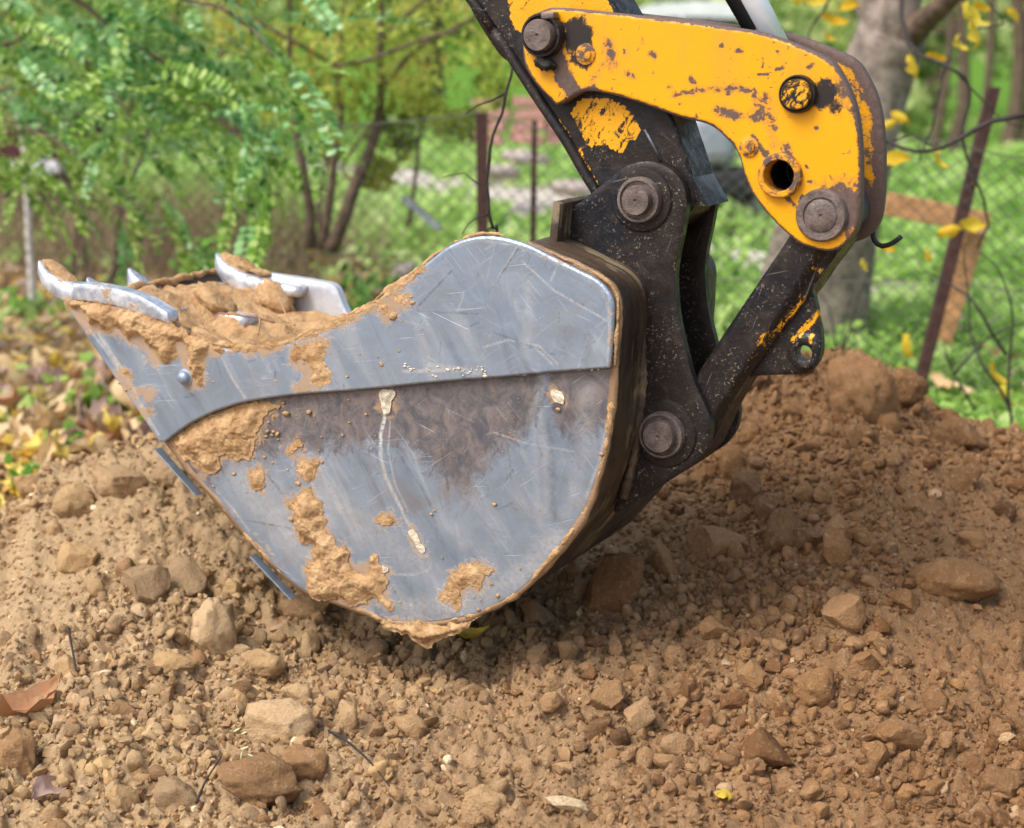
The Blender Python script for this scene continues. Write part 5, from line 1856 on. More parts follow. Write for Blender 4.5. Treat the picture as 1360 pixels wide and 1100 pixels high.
# ------------------------------------------------------------------ leaves
def leaf_mesh(name, L=1.0, wd=0.45, curl=0.3, fold=0.2, seed=0, n=7, lobes=0.0):
    g = np.random.default_rng(seed)
    V, F = [], []
    t = np.linspace(0, 1, n)
    for i, s in enumerate(t):
        w = wd * 0.5 * (math.sin(math.pi * min(1, s * 0.97 + 0.02)) ** 0.75) * (1 - 0.25 * s) * (1 + lobes * math.cos(i * math.pi))
        z = curl * (s - 0.45) ** 2 * 2 + 0.03 * g.normal()
        for side in (-1, -0.5, 0, 0.5, 1):
            V.append((s * L - 0.5 * L, side * w + 0.02 * g.normal() * (side != 0), z + abs(side) ** 1.5 * fold * wd * (1 + 0.5 * g.normal())))
    for i in range(n - 1):
        for j in range(4):
            q = i * 5 + j
            F.append((q, q + 5, q + 6, q + 1))
    # stalk
    V += [(-0.5 * L, -0.008, V[2][2]), (-0.5 * L, 0.008, V[2][2]), (-0.78 * L, 0.0, V[2][2] + 0.1)]
    k = len(V)
    F.append((k - 3, k - 2, k - 1))
    return mesh_of(name, V, F, True)


leaf_meshes = [leaf_mesh('leaf', 1, 0.42 + 0.1 * (i % 3), (0.5, 0.2, -0.4, 0.8, -0.2, 0.35)[i], (0.3, 0.5, 0.2, 0.6, -0.3, 0.4)[i], 40 + i, 7, 0.06 * (i % 2)) for i in range(6)]


def mat_dead_leaf(name, a, b, transl=0.15):
    n = NT(name)
    co = n.coord()
    f = n.noise(co, 3, 5, 0.7)
    r = n.rand()
    c = n.mix(r, a, b)
    c = n.mix(n.map(f, 0.5, 0.75, 0, 0.5), c, (0.13, 0.07, 0.035))
    sx = n.node('ShaderNodeSeparateXYZ')
    n.put(sx.inputs[0], co)
    rib = n.map(n.math('ABSOLUTE', sx.outputs['Y']), 0.012, 0.004)
    c = n.mix(n.math('MULTIPLY', rib, 0.4), c, (0.5, 0.38, 0.22))
    n.set(c, 0.6, 0.0, n.bump(f, 0.4, 0.01), 0.3)
    tr = n.node('ShaderNodeBsdfTranslucent')
    n.put(tr.inputs['Color'], c)
    mx = n.node('ShaderNodeMixShader')
    mx.inputs[0].default_value = transl
    n.t.links.new(n.p.outputs[0], mx.inputs[1])
    n.t.links.new(tr.outputs[0], mx.inputs[2])
    n.t.links.new(mx.outputs[0], n.out.inputs['Surface'])
    return n.m


LM = dict(
    tan=mat_dead_leaf('tan_leaf', (0.58, 0.39, 0.20), (0.80, 0.62, 0.36)),
    mauve=mat_dead_leaf('mauve_leaf', (0.32, 0.20, 0.16), (0.50, 0.36, 0.30)),
    brown=mat_dead_leaf('brown_leaf', (0.40, 0.19, 0.085), (0.50, 0.29, 0.16)),
    yellow=mat_dead_leaf('yellow_leaf', (0.80, 0.56, 0.05), (0.90, 0.78, 0.25), 0.3),
    green=mat_dead_leaf('green_leaf', (0.08, 0.25, 0.02), (0.20, 0.45, 0.05), 0.35),
)
KL = {k: [] for k in LM}
for k, m_ in LM.items():
    for lm in leaf_meshes:
        c = lm.copy()
        c.materials.append(m_)
        KL[k].append(c)
desc = {'tan': ('pale tan dry leaf lying in the litter behind the mound', 'pale tan leaves in the litter'),
        'mauve': ('greyish mauve withered leaf lying in the litter behind the mound', 'mauve withered leaves in the litter'),
        'brown': ('russet brown curled leaf lying in the litter behind the mound', 'russet leaves in the litter'),
        'yellow': ('bright yellow fallen leaf lying in the litter behind the mound', 'yellow leaves in the litter')}
g = np.random.default_rng(12)
kinds = ['tan', 'tan', 'mauve', 'tan', 'brown', 'yellow', 'mauve', 'tan', 'yellow']
cnt = 0
leaves_ = []
for _ in range(4000):
    if cnt >= 290:
        break
    y = g.uniform(4.35, 6.3)
    x = g.uniform(-0.33, -0.17) * y if g.random() < 0.88 else g.uniform(0.17, 0.33) * y
    if y < 4.6 and x > -0.8:
        continue
    k = kinds[g.integers(len(kinds))]
    z = max(float(ground_z(x, y)), soil_z(x, y)[0] if y < 5.5 else -9) + g.uniform(0.03, 0.075)
    s = g.uniform(0.08, 0.16) * (0.8 if k == 'yellow' else 1)
    o = link('fallen_leaf', KL[k][g.integers(6)], None, None, (x, y, z), (g.normal(0, 0.45), g.normal(0, 0.45), g.uniform(0, 6.28)), (s, s, s))
    leaves_.append((o, k, to_px((x, y, z))))
    cnt += 1
lanch = {(54, 347): 'tip of the corner tooth', (186, 580): 'lime seedling', (120, 470): 'weed patch by the bucket lip', (85, 545): 'dark green weed', (30, 592): 'weed at the left edge', (165, 500): 'bucket front edge', (95, 672): 'rounded crest clod',
         (-60, 520): 'left picture edge',  (1110, 440): 'foot of the grey tree', (1146, 530): 'tall furrowed clod', (1215, 525): 'foot of the leaning post', (1300, 560): 'right end of the crest', (160, 630): 'crumbling crest clod'}
ent, taken = [], {}
for o, k, p in leaves_:
    a = min(lanch, key=lambda q: (q[0] - p[0]) ** 2 + (q[1] - p[1]) ** 2)
    ent.append((math.hypot(a[0] - p[0], a[1] - p[1]), o, k, a, p))
ent.sort(key=lambda e: e[0])
names_ = {'tan': 'pale tan', 'mauve': 'greyish mauve', 'brown': 'russet brown', 'yellow': 'bright yellow'}
for d_, o, k, a, p in ent:
    an = math.degrees(math.atan2(p[1] - a[1], p[0] - a[0]))
    side_ = ('right of', 'below and right of', 'below', 'below and left of', 'left of', 'above and left of', 'above', 'above and right of')[int(((an + 22.5) % 360) // 45)]
    i_ = taken.get((k, a, side_), 0)
    taken[(k, a, side_)] = i_ + 1
    tag(o, '%s leaf %s %s the %s' % (names_[k], (steps + ['beyond', 'remote', 'outermost'])[min(i_, 9)], side_, lanch[a]), 'leaf', desc[k][1])

# leaves lying on the mound
for (px, py, L, kind, rx, ry, rz, lab, wy) in (
        (52, 950, 0.105, 'brown', 0.5, -0.3, 0.5, 'curled orange-brown leaf lying on the mound at the far left', 0.9),
        (20, 975, 0.13, 'brown', 0.2, 0.2, 0.15, 'long folded brown leaf reaching in from the left edge', 0.5),
        (100, 1008, 0.105, 'tan', 0.35, 0.1, 0.5, 'dusty tan leaf with a thin stalk on the gravel at lower left', 0.6),
        (68, 1062, 0.09, 'mauve', 0.5, 0.1, 1.2, 'pinkish brown leaf standing on edge at the bottom left', 0.8),
        (620, 874, 0.085, 'yellow', 0.25, 0.15, -0.1, 'yellow leaf lying in the shade just under the bucket', 0.8),
        (962, 1088, 0.035, 'yellow', 0.2, 0.2, 0.7, 'small lime-yellow leaf scrap at the bottom right of centre', 1.3)):
    p = hit_soil(px, py)
    o = link('fallen_leaf', KL[kind][(px + py) % 6], None, None, (p[0], p[1], p[2] + 0.022), (rx, ry, rz), (L, L * wy * 1.3, L))
    tag(o, lab, 'leaf')
# pale green seed scales
sm = mesh_of('seed_scale', *(lambda vf: (vf[0] * np.array([1, 0.3, 0.2]), vf[1]))(ico(2)))
SM = mat_plain('pale_green', (0.62, 0.68, 0.38), 0.6)
sm.materials.append(SM)
for cx, cy, lst in ((322, 990, ((-8, 8, 0.5), (10, 0, -0.5), (4, 12, 0.4), (16, 4, -0.3))), (330, 1055, ((-3, -6, 0.4), (6, 6, -0.5), (-8, 6, 1.4)))):
    p = hit_soil(cx, cy)
    t = thing('sprout', 'tiny pale green sprout scales on the gravel at lower left, ' + ('beside the yellowish clod' if cy < 1000 else 'on the wide dark clod'), 'sprout', p)
    for dx, dy, rz in lst:
        link('scale', sm, None, t, (dx * 0.0012, 0, 0.035 - dy * 0.0012), (0, -rz, 0), (0.0075, 0.0075, 0.0075))
# twigs on the mound
for pts, lab in (([(92, 860), (96, 885), (102, 912), (98, 940)], 'thin dark twig among the stones at the left of the mound'),
                 ([(430, 998), (455, 1018), (490, 1052), (520, 1080)], 'thin straight twig on the gravel below the bucket'),
                 ([(262, 1098), (275, 1075), (296, 1052)], 'thin forked root on the dark clod at the bottom left')):
    P = np.array([hit_soil(*p) + np.array([0, 0, 0.02]) for p in pts])
    tag(MB().tube(cr(P, 0.01, False), np.linspace(0.0028, 0.0012, len(cr(P, 0.01, False))), 6).build('twig', MAT['twig']), lab, 'twig')

# ================================================================== BEHIND THE MOUND
def leaf_quads(P, size, g, up=0.0, aspect=0.55, droop=None):
    """one bent leaf (two quads' worth of triangles) per point"""
    n = len(P)
    d = g.normal(size=(n, 3))
    if droop is not None:
        d = d * 0.6 + np.array(droop)
    d /= np.linalg.norm(d, axis=1)[:, None]
    r = g.normal(size=(n, 3)) + np.array([0, 0, up])
    s = np.cross(d, r)
    s /= np.linalg.norm(s, axis=1)[:, None] + 1e-9
    nn = np.cross(s, d)
    L = (size * g.uniform(0.6, 1.3, n))[:, None]
    w = L * aspect * 0.5
    v = np.stack([P - d * L * 0.5, P + s * w - d * L * 0.08 + nn * L * 0.06, P + d * L * 0.5 - nn * L * 0.05, P - s * w - d * L * 0.08 + nn * L * 0.06], 1).reshape(-1, 3)
    b = np.arange(n)[:, None] * 4
    F = np.concatenate([b + np.array([0, 1, 2]), b + np.array([0, 2, 3])])
    return v, F


def clumps(centres, radii, per, g, squash=0.8):
    out = []
    for c, r in zip(centres, radii):
        p = g.normal(size=(per, 3))
        p /= np.linalg.norm(p, axis=1)[:, None]
        p = p * (g.random((per, 1)) ** 0.5) * r * np.array([1, 1, squash])
        out.append(p + c)
    return np.concatenate(out)


def foliage(name, P, size, mat, parent, g, tint=None, **kw):
    v, f = leaf_quads(P, size, g, **kw)
    if tint is None:
        t = np.clip(g.normal(0.47, 0.2, len(P)) + 0.65 * fbm(P[:, 0] * 3.5, P[:, 1] * 3.5, P[:, 2] * 3.5, 2, 3), 0, 1)  # dark clumps of tint imitate shaded gaps in the leaf colour
    else:
        t = tint
    o = link(name, mesh_of(name, v, f, True, {'tint': np.repeat(t, 4)}), mat, parent)
    return tag(o, kind='stuff')


GREEN = mat_leaf('fresh_green', [(0, (0.09, 0.26, 0.03)), (0.5, (0.20, 0.46, 0.06)), (1, (0.38, 0.64, 0.14))], 0.4)
BLUEG = mat_leaf('bluish_green', [(0, (0.04, 0.15, 0.035)), (0.5, (0.22, 0.48, 0.15)), (1, (0.56, 0.78, 0.46))], 0.35, 0.35)  # darkest stop paints the shaded gaps between fronds
YELG = mat_leaf('yellow_green', [(0, (0.08, 0.13, 0.015)), (0.5, (0.50, 0.60, 0.10)), (0.85, (0.76, 0.76, 0.2)), (1, (0.50, 0.27, 0.07))], 0.5)
PALEG = mat_leaf('pale_yellow_green', [(0, (0.40, 0.50, 0.14)), (0.5, (0.70, 0.78, 0.30)), (0.9, (0.88, 0.88, 0.48)), (1, (0.84, 0.70, 0.2))], 0.5)
FARG = mat_leaf('far_green', [(0, (0.07, 0.14, 0.03)), (0.5, (0.36, 0.50, 0.15)), (1, (0.66, 0.68, 0.34))], 0.45)
MEAD = mat_leaf('meadow_green', [(0, (0.19, 0.36, 0.06)), (0.5, (0.42, 0.64, 0.15)), (1, (0.64, 0.76, 0.34))], 0.45)
DRY = mat_leaf('dry_stems', [(0, (0.15, 0.10, 0.055)), (0.5, (0.32, 0.23, 0.13)), (1, (0.50, 0.40, 0.24))], 0.2)
LITTER = mat_leaf('leaf_litter', [(0, (0.18, 0.10, 0.06)), (0.2, (0.38, 0.26, 0.22)), (0.45, (0.58, 0.38, 0.19)), (0.7, (0.74, 0.56, 0.34)), (0.82, (0.85, 0.66, 0.14)), (0.93, (0.80, 0.50, 0.08)), (1.0, (0.45, 0.20, 0.07))], 0.2)
YLEAF = mat_leaf('hanging_yellow', [(0, (0.75, 0.47, 0.02)), (1, (0.85, 0.68, 0.08))], 0.45, use='rand')

g = np.random.default_rng(21)
# litter carpet between and beyond the single leaves
n_ = 18000
y = 4.2 + 6.5 * g.random(n_) ** 1.5
x = g.uniform(-0.42, 0.36, n_) * y
keep = (x < -0.02 * y + 0.5) | (y < 5.6)
x, y = x[keep], y[keep]
z = ground_z(x, y) + g.uniform(0.002, 0.035, len(x))
v, f = leaf_quads(np.stack([x, y, z], 1), 0.12, g, 0, 0.6)
v[:, 2] = np.repeat(z, 4) + (v[:, 2] - np.repeat(z, 4)) * 0.35
tag(link('leaf_litter', mesh_of('leaf_litter', v, f, True, {'tint': np.repeat(g.random(len(x)), 4)}), LITTER), 'carpet of dead leaves on the ground behind the mound', 'leaf litter', kind='stuff')

# meadow: low leafy growth, denser and brighter to the right and beyond
n_ = 60000
y = 5.0 + 21 * g.random(n_) ** 1.7
x = g.uniform(-0.40, 0.38, n_) * y
pth = dist_poly(np.stack([x, y], 1), pp, False)
left = np.clip(sstep(-0.0, -0.12, x / y) * (1 - sstep(8.5, 12, y)), 0, 1)
keep = (pth > np.where(y > 11, 0.52, 0.22) + 0.30 * vnoise(x * 3, y * 3)) & (g.random(n_) > left * 0.965) & (fbm(x * 1.1, y * 1.1, 0, 2, 6) > -0.42)
x, y = x[keep], y[keep]
h = (0.03 + 0.13 * g.random(len(x))) * (0.6 + 0.8 * (fbm(x * 1.4, y * 1.4, 0, 2, 8) + 0.5)) * (0.5 + 0.5 * sstep(5, 8, y))
P = np.stack([x, y, ground_z(x, y) + h], 1)
v, f = leaf_quads(P, (0.035 + 0.006 * y), g, 2.0, 0.7)
t = np.clip(0.5 + 0.4 * fbm(x * 1.2, y * 1.2, 0, 2, 9) + g.normal(0, 0.2, len(x)), 0, 1)
tag(link('grass', mesh_of('grass', v, f, True, {'tint': np.repeat(t, 4)}), MEAD), 'bright green low grass and clover of the meadow', 'grass', kind='stuff')


WEEDD = mat_leaf('dark_weed_green', [(0, (0.04, 0.11, 0.015)), (0.5, (0.10, 0.24, 0.04)), (1, (0.26, 0.46, 0.09))], 0.3)


def weed(px, py, D, r, h, n, lab, mat=GREEN, size=0.045, seed=1):
    """low leafy plant: several stems carrying leaves"""
    g = np.random.default_rng(seed)
    p = at(px, py, D)
    p[2] = max(float(ground_z(p[0], p[1])), soil_z(p[0], p[1])[0] if D < 5.5 else -9)
    t = thing('weed', lab, 'weed', p)
    tips = []
    st = MB()
    for i in range(9):
        a = g.uniform(0, 6.28)
        e = np.array([math.cos(a) * r * g.random(), math.sin(a) * r * g.random(), h * g.uniform(0.5, 1)])
        st.tube([(0, 0, 0), e * np.array([0.4, 0.4, 0.6]), e], [0.003, 0.002, 0.001], 5)
        tips.append(e)
    st.build('stems', GREEN, t)
    tips = np.array(tips)
    P = tips[g.integers(0, 9, n)] * g.uniform(0.5, 1.05, (n, 1)) + g.normal(0, r * 0.16, (n, 3))
    P[:, 2] = np.abs(P[:, 2])
    foliage('leaves', P, size, mat, t, g, up=2.0, aspect=0.75)


for i, (px, py, D, r, h, n, lab, m_) in enumerate((
        (186, 580, 4.7, 0.06, 0.09, 26, 'bright lime seedling just left of the cutting edge', GREEN),
        (120, 470, 5.6, 0.14, 0.08, 70, 'green weed patch among leaves left of the bucket lip', GREEN),
        (85, 555, 5.0, 0.10, 0.07, 50, 'dark green weed low among leaves on the left', GREEN),
        (30, 592, 4.7, 0.12, 0.06, 50, 'small green weed at the left edge above the mound', GREEN),
        (80, 600, 4.6, 0.08, 0.05, 36, 'bluish green weed just above the left crest', BLUEG),
        (30, 375, 7.5, 0.16, 0.10, 60, 'green weed left of the corner tooth', GREEN),
        (262, 318, 8.0, 0.22, 0.34, 170, 'bright green leafy plant behind the fourth tooth', GREEN),
        (238, 348, 7.0, 0.16, 0.12, 70, 'low green plant in front of the bright leafy one', GREEN),
        (405, 385, 6.5, 0.2, 0.16, 90, 'green weed behind the white far side plate', GREEN),
        (455, 365, 6.8, 0.25, 0.2, 120, 'fresh green weed at the foot of the grey stems', GREEN),
        (520, 345, 7.0, 0.25, 0.16, 120, 'fresh green weed behind the rising rim of the bucket', GREEN),
        (590, 330, 7.2, 0.25, 0.14, 110, 'green weed left of the rusty post', GREEN),
        (350, 360, 7.4, 0.2, 0.12, 70, 'dull green weed above the white far side plate', YELG),
        (440, 400, 6.2, 0.25, 0.10, 130, 'dark weed clump in front of the grey stems', WEEDD),
        (540, 372, 6.4, 0.28, 0.12, 150, 'dark weed clump behind the dip of the near rim', WEEDD),
        (600, 350, 6.6, 0.25, 0.14, 130, 'dark weed clump beside the low stone heap', WEEDD),
        (490, 330, 7.2, 0.3, 0.24, 170, 'dark leafy plant between the grey stems and the stone heap', WEEDD),
        (320, 385, 6.2, 0.22, 0.10, 90, 'dark weed clump behind the fourth tooth', WEEDD),
        (1150, 450, 6.2, 0.2, 0.12, 90, 'green weed between the tree trunk and the leaning post', MEAD),
        (1290, 470, 6.0, 0.3, 0.12, 120, 'green weed right of the leaning post', MEAD))):
    weed(px, py, D, r, h, n, lab, m_, 0.05, 300 + i)

# dry undergrowth: thin upright stalks
n_ = 2600
c = np.array([[-1.5, 9.3], [-2.3, 9.8], [-1.9, 9.4], [-3.2, 10.2]])[g.integers(0, 4, n_)] + g.normal(0, 0.42, (n_, 2))
h = g.uniform(0.15, 0.62, n_)
z0 = ground_z(c[:, 0], c[:, 1])
lean = g.normal(0, 0.3, (n_, 2)) * h[:, None]
w = g.uniform(0.002, 0.005, n_)
V = np.stack([np.stack([c[:, 0] - w, c[:, 1], z0], 1), np.stack([c[:, 0] + w, c[:, 1], z0], 1), np.stack([c[:, 0] + lean[:, 0], c[:, 1] + lean[:, 1], z0 + h], 1)], 1).reshape(-1, 3)
tag(link('dry_undergrowth', mesh_of('dry_undergrowth', V, np.arange(n_ * 3).reshape(-1, 3), True, {'tint': np.repeat(g.random(n_), 3)}), DRY), 'thicket of dry brown stalks under the green fronds', 'undergrowth', kind='stuff')


# ---- feathery green tree on the left: trunk, boughs, single fronds
def frond_mesh(seed, n=13, L=0.30, ll=0.042):
    g = np.random.default_rng(seed)
    mb = MB()
    bend = g.uniform(0.1, 0.35)
    pts = [np.array([t * L, 0.02 * math.sin(t * 3 + seed), -bend * L * t * t]) for t in np.linspace(0, 1, 10)]
    mb.tube(pts, np.linspace(0.0022, 0.001, 10), 4, 0.4)
    for i in range(n):
        t = 0.12 + 0.86 * i / (n - 1)
        b = np.array([t * L, 0.02 * math.sin(t * 3 + seed), -bend * L * t * t])
        for s in (-1, 1):
            if g.random() < 0.06:
                continue
            d = np.array([0.35, s * 1.0, g.normal(-0.12, 0.2)])
            d /= np.linalg.norm(d)
            sd_ = np.cross(d, np.array([0, g.normal(0, 0.2), 1.0]))
            sd_ /= np.linalg.norm(sd_)
            q = ll * g.uniform(0.8, 1.15) * (1 - 0.3 * abs(t - 0.5))
            mb.add([b, b + d * q * 0.35 + sd_ * q * 0.27, b + d * q * 0.75 + sd_ * q * 0.26, b + d * q, b + d * q * 0.75 - sd_ * q * 0.26, b + d * q * 0.35 - sd_ * q * 0.27], [(0, 1, 2, 3), (0, 3, 4, 5)], float(np.clip(g.normal(0.5, 0.28), 0, 1)))
    return mb.mesh('frond')


FROND = [frond_mesh(i) for i in range(6)]
for i, m_ in enumerate(FROND):
    m_.materials.append(BLUEG if i % 2 else mat_leaf('frond_green%d' % i, [(0, (0.045, 0.14, 0.015)), (0.5, (0.30, 0.52, 0.08)), (1, (0.62, 0.80, 0.28))], 0.45, 0.4))
tree_base = at(-120, 420, 6.6)
tree_base[2] = float(ground_z(tree_base[0], tree_base[1]))
RT = thing('feathery_tree', 'young tree with drooping feathery green fronds filling the upper left', 'tree', tree_base)
link('trunk', MB().tube(cr(np.array([at(-120, 430, 6.6), at(-100, 200, 6.4), at(-60, -60, 6.2), at(-20, -260, 6.1)]) - tree_base, 0.1, False), np.linspace(0.06, 0.03, len(cr(np.array([at(-120, 430, 6.6), at(-100, 200, 6.4), at(-60, -60, 6.2), at(-20, -260, 6.1)]), 0.1, False))), 10).mesh('trunk'), MAT['stem'], RT)
boughs = [[(-90, 150, 6.3), (20, 60, 6.0), (90, 60, 5.8), (150, 130, 5.6), (172, 170, 5.5)], [(-60, -60, 6.2), (60, -40, 5.8), (200, -20, 5.5), (320, 30, 5.4), (370, 80, 5.3)], [(-60, -60, 6.2), (60, -20, 6.0), (180, 60, 5.8), (270, 130, 5.6), (330, 200, 5.5)],
          [(-100, 200, 6.4), (0, 180, 6.1), (80, 190, 5.9), (150, 240, 5.8)], [(-40, -150, 6.2), (120, -130, 5.7), (260, -110, 5.4), (380, -60, 5.3)], [(-90, 150, 6.3), (60, 110, 6.2), (200, 100, 6.0), (300, 140, 5.9)]]
bp = []
for i, b in enumerate(boughs):
    P = cr(np.array([at(*p) for p in b]) - tree_base, 0.06, False)
    P = P + 0.02 * np.stack([vnoise(np.arange(len(P)) * 0.4, i, k) for k in range(3)], 1)
    link('bough', MB().tube(P, np.linspace(0.012, 0.004, len(P)), 7).mesh('bough'), MAT['stem'], RT)
    bp.append(P)
g = np.random.default_rng(33)
for k in range(300):
    P = bp[g.integers(len(bp))]
    p = P[int(len(P) * (0.25 + 0.75 * g.random())) - 1] + g.normal(0, [0.17, 0.22, 0.10])
    s = g.uniform(0.6, 1.05)
    hz_ = (tree_base + p)
    if CAM_H - hz_[2] > hz_[1] * 0.065:      # no fronds hang lower than the dry undergrowth
        continue
    rz = g.normal(-0.2, 1.0) if g.random() < 0.75 else g.uniform(0, 6.28)
    link('frond', FROND[g.integers(6)], None, RT, tuple(p), (g.normal(0, 0.8), g.uniform(-0.35, 0.95), rz), (s, s, s))
# hanging sprays near (350, 150) - (370, 300)
for px, py, D, ry in ((330, 130, 5.2, 1.35), (350, 190, 5.2, 1.45), (300, 210, 5.3, 1.2), (362, 230, 5.2, 1.5), (318, 290, 5.2, 1.4), (350, 80, 5.1, 0.9), (375, 110, 5.1, 0.4), (250, 190, 5.3, 0.8), (140, 240, 5.6, 0.7), (60, 220, 5.7, 0.8), (90, 200, 5.6, 0.5), (20, 230, 5.8, 0.9), (200, 160, 5.4, 0.9), (280, 160, 5.3, 1.1), (225, 240, 5.4, 1.0), (165, 280, 5.6, 1.2)):
    p = at(px, py, D) - tree_base
    for q in range(2):
        link('frond', FROND[g.integers(6)], None, RT, tuple(p + g.normal(0, 0.03, 3)), (g.normal(0, 0.4), ry + g.normal(0, 0.15), g.normal(0, 0.5)), (1.0, 1.0, 1.0))


def stem_obj(name, pts, r0, r1, mat, parent, base, jit=0.012, seed=0, step=0.07, nseg=9):
    P = cr(np.array(pts) - base, step, False)
    P = P + jit * np.stack([vnoise(np.arange(len(P)) * 0.5, seed, k * 7.0) for k in range(3)], 1)
    return link(name, MB().tube(P, np.linspace(r0, r1, len(P)), nseg).mesh(name), mat, parent)


# ---- yellow-green bush with several grey stems, behind the far side of the bucket
b0 = at(430, 320, 7.4)
b0[2] = float(ground_z(b0[0], b0[1]))
BU = thing('yellow_green_bush', 'many-stemmed bush with yellow-green leaves behind the bucket teeth', 'bush', b0)
stems = [[(415, 330, 7.3), (408, 240, 7.3), (396, 180, 7.3), (386, 100, 7.3), (380, -30, 7.3)], [(430, 330, 7.3), (444, 220, 7.3), (452, 150, 7.3), (450, 60, 7.3), (470, -60, 7.3)], [(440, 335, 7.2), (470, 250, 7.2), (492, 200, 7.2), (503, 140, 7.2), (505, 30, 7.2), (520, -80, 7.2)],
         [(475, 240, 7.2), (455, 220, 7.3), (500, 160, 7.3)], [(505, 120, 7.2), (560, 60, 7.1), (640, 20, 7.0)], [(450, 90, 7.2), (400, 60, 7.0), (330, 20, 7.0)], [(440, 90, 6.9), (500, 78, 6.8), (570, 48, 6.8), (618, 38, 6.8)],
         [(505, 60, 7.2), (580, -10, 7.4), (660, -60, 7.4)], [(430, 330, 7.3), (425, 270, 7.4), (432, 200, 7.5), (428, 120, 7.5)], [(545, 300, 7.8), (552, 240, 7.8), (560, 170, 7.8), (570, 90, 7.8)]]
for i, s in enumerate(stems):
    stem_obj('stem', [at(*p) for p in s], (0.026, 0.022, 0.032, 0.01, 0.012, 0.01, 0.008, 0.01, 0.012, 0.012)[i], 0.006, MAT['stem'], BU, b0, 0.012, i)
g = np.random.default_rng(44)
cen, rad = [], []
for (px, py, D, r) in ((300, 30, 7.6, .24), (340, -20, 7.3, .3), (390, 40, 7.5, .26), (420, 120, 7.4, .16), (450, 40, 7.0, .26), (480, 110, 7.1, .2), (520, 20, 7.2, .28), (560, 90, 7.4, .22), (600, 60, 7.6, .24), (545, 150, 7.3, .18), (590, 120, 7.6, .2), (470, 165, 7.0, .13),
                       (520, 190, 7.4, .13), (400, -60, 7.2, .35), (500, -70, 7.2, .35), (600, -40, 7.5, .33), (640, 20, 7.8, .22), (380, 150, 7.6, .12), (610, 160, 7.8, .14), (640, 120, 8.0, .16), (500, 230, 7.6, .1), (250, -30, 7.6, .3), (560, -10, 7.0, .2), (430, 200, 7.6, .08), (350, 100, 8.0, .2), (660, 80, 8.2, .2)):
    cen.append(at(px, py, D) - b0)
    rad.append(r)
P = clumps(cen, rad, 470, g)
P = P[fbm(P[:, 0] * 5, P[:, 1] * 5, P[:, 2] * 5, 2, 4) > -0.03]
foliage('leaves', P, 0.042, YELG, BU, g, aspect=0.5)

# second, darker bush further left behind the fronds
b1 = at(120, 280, 8.6)
b1[2] = float(ground_z(b1[0], b1[1]))
B2 = thing('pale_bush', 'pale green bush behind the feathery tree at the far left', 'bush', b1)
for i in range(5):
    e = np.array([g.normal(0, 0.5), g.normal(0, 0.3), g.uniform(1.0, 2.0)])
    stem_obj('stem', [b1 + np.array([i * 0.05 - 0.1, 0, 0]), b1 + e * 0.5, b1 + e], 0.016, 0.005, MAT['stem'], B2, b1, 0.02, 60 + i)
cen = [at(px, py, D) - b1 for px, py, D in ((0, 30, 8.6), (80, -10, 8.4), (150, 40, 8.6), (230, 60, 8.4), (40, 100, 8.8), (130, 110, 8.9), (-80, 50, 8.6), (-60, 150, 8.8), (200, 0, 8.9), (290, 90, 8.8), (300, 160, 8.9), (220, 150, 9.0), (60, -80, 8.6), (200, -80, 8.6))]
P = clumps(cen, [0.3] * len(cen), 480, g)
P = P[fbm(P[:, 0] * 4, P[:, 1] * 4, P[:, 2] * 4, 2, 5) > -0.12]
foliage('leaves', P, 0.05, FARG, B2, g, aspect=0.5)

# ---- grey tree on the right with a few yellow leaves
t0 = at(1078, 452, 6.9)
t0[2] = float(ground_z(t0[0], t0[1]))
T2 = thing('grey_tree', 'thick grey-barked tree with a few yellow leaves behind the yellow link plate', 'tree', t0)


def trunk_mesh(pts, radii, base, seed, n=26, step=0.05):
    P = cr(np.array(pts) - base, step, False)
    rr = np.interp(np.linspace(0, 1, len(P)), np.linspace(0, 1, len(radii)), radii)
    v, f = tube(P, rr, n)
    c = np.repeat(P, n, 0)
    d = v - c
    q = 1 + 0.10 * fbm(v[:, 0] * 9, v[:, 1] * 9, v[:, 2] * 2.5, 4, seed)
    v = c + d * q[:, None]
    return mesh_of('trunk', v, f)


SC = 6.9 / FPX
link('trunk', trunk_mesh([at(1060, 480, 6.9), at(1074, 430, 6.9), at(1092, 330, 6.85), at(1126, 220, 6.8), at(1160, 110, 6.8), at(1185, 40, 6.75)], [86 * SC, 74 * SC, 66 * SC, 54 * SC, 50 * SC, 44 * SC], t0, 5), MAT['bark'], T2)
for i, (pts, rad_) in enumerate((([(1180, 50, 6.75), (1195, 0, 6.7), (1205, -90, 6.7), (1230, -220, 6.7)], [34 * SC, 26 * SC, 22 * SC, 12 * SC]), ([(1185, 60, 6.75), (1225, 30, 6.6), (1270, -10, 6.4), (1320, -60, 6.3)], [28 * SC, 15 * SC, 12 * SC, 8 * SC]), ([(1170, 60, 6.75), (1150, -20, 6.8), (1120, -110, 6.9)], [26 * SC, 18 * SC, 12 * SC]))):
    link('limb', trunk_mesh([at(*p) for p in pts], rad_, t0, 15 + i, 14), MAT['bark'] if i != 1 else MAT['stem'], T2)
YM = []
for lm in leaf_meshes:
    c = lm.copy()
    c.materials.append(YLEAF)
    YM.append(c)
g = np.random.default_rng(55)
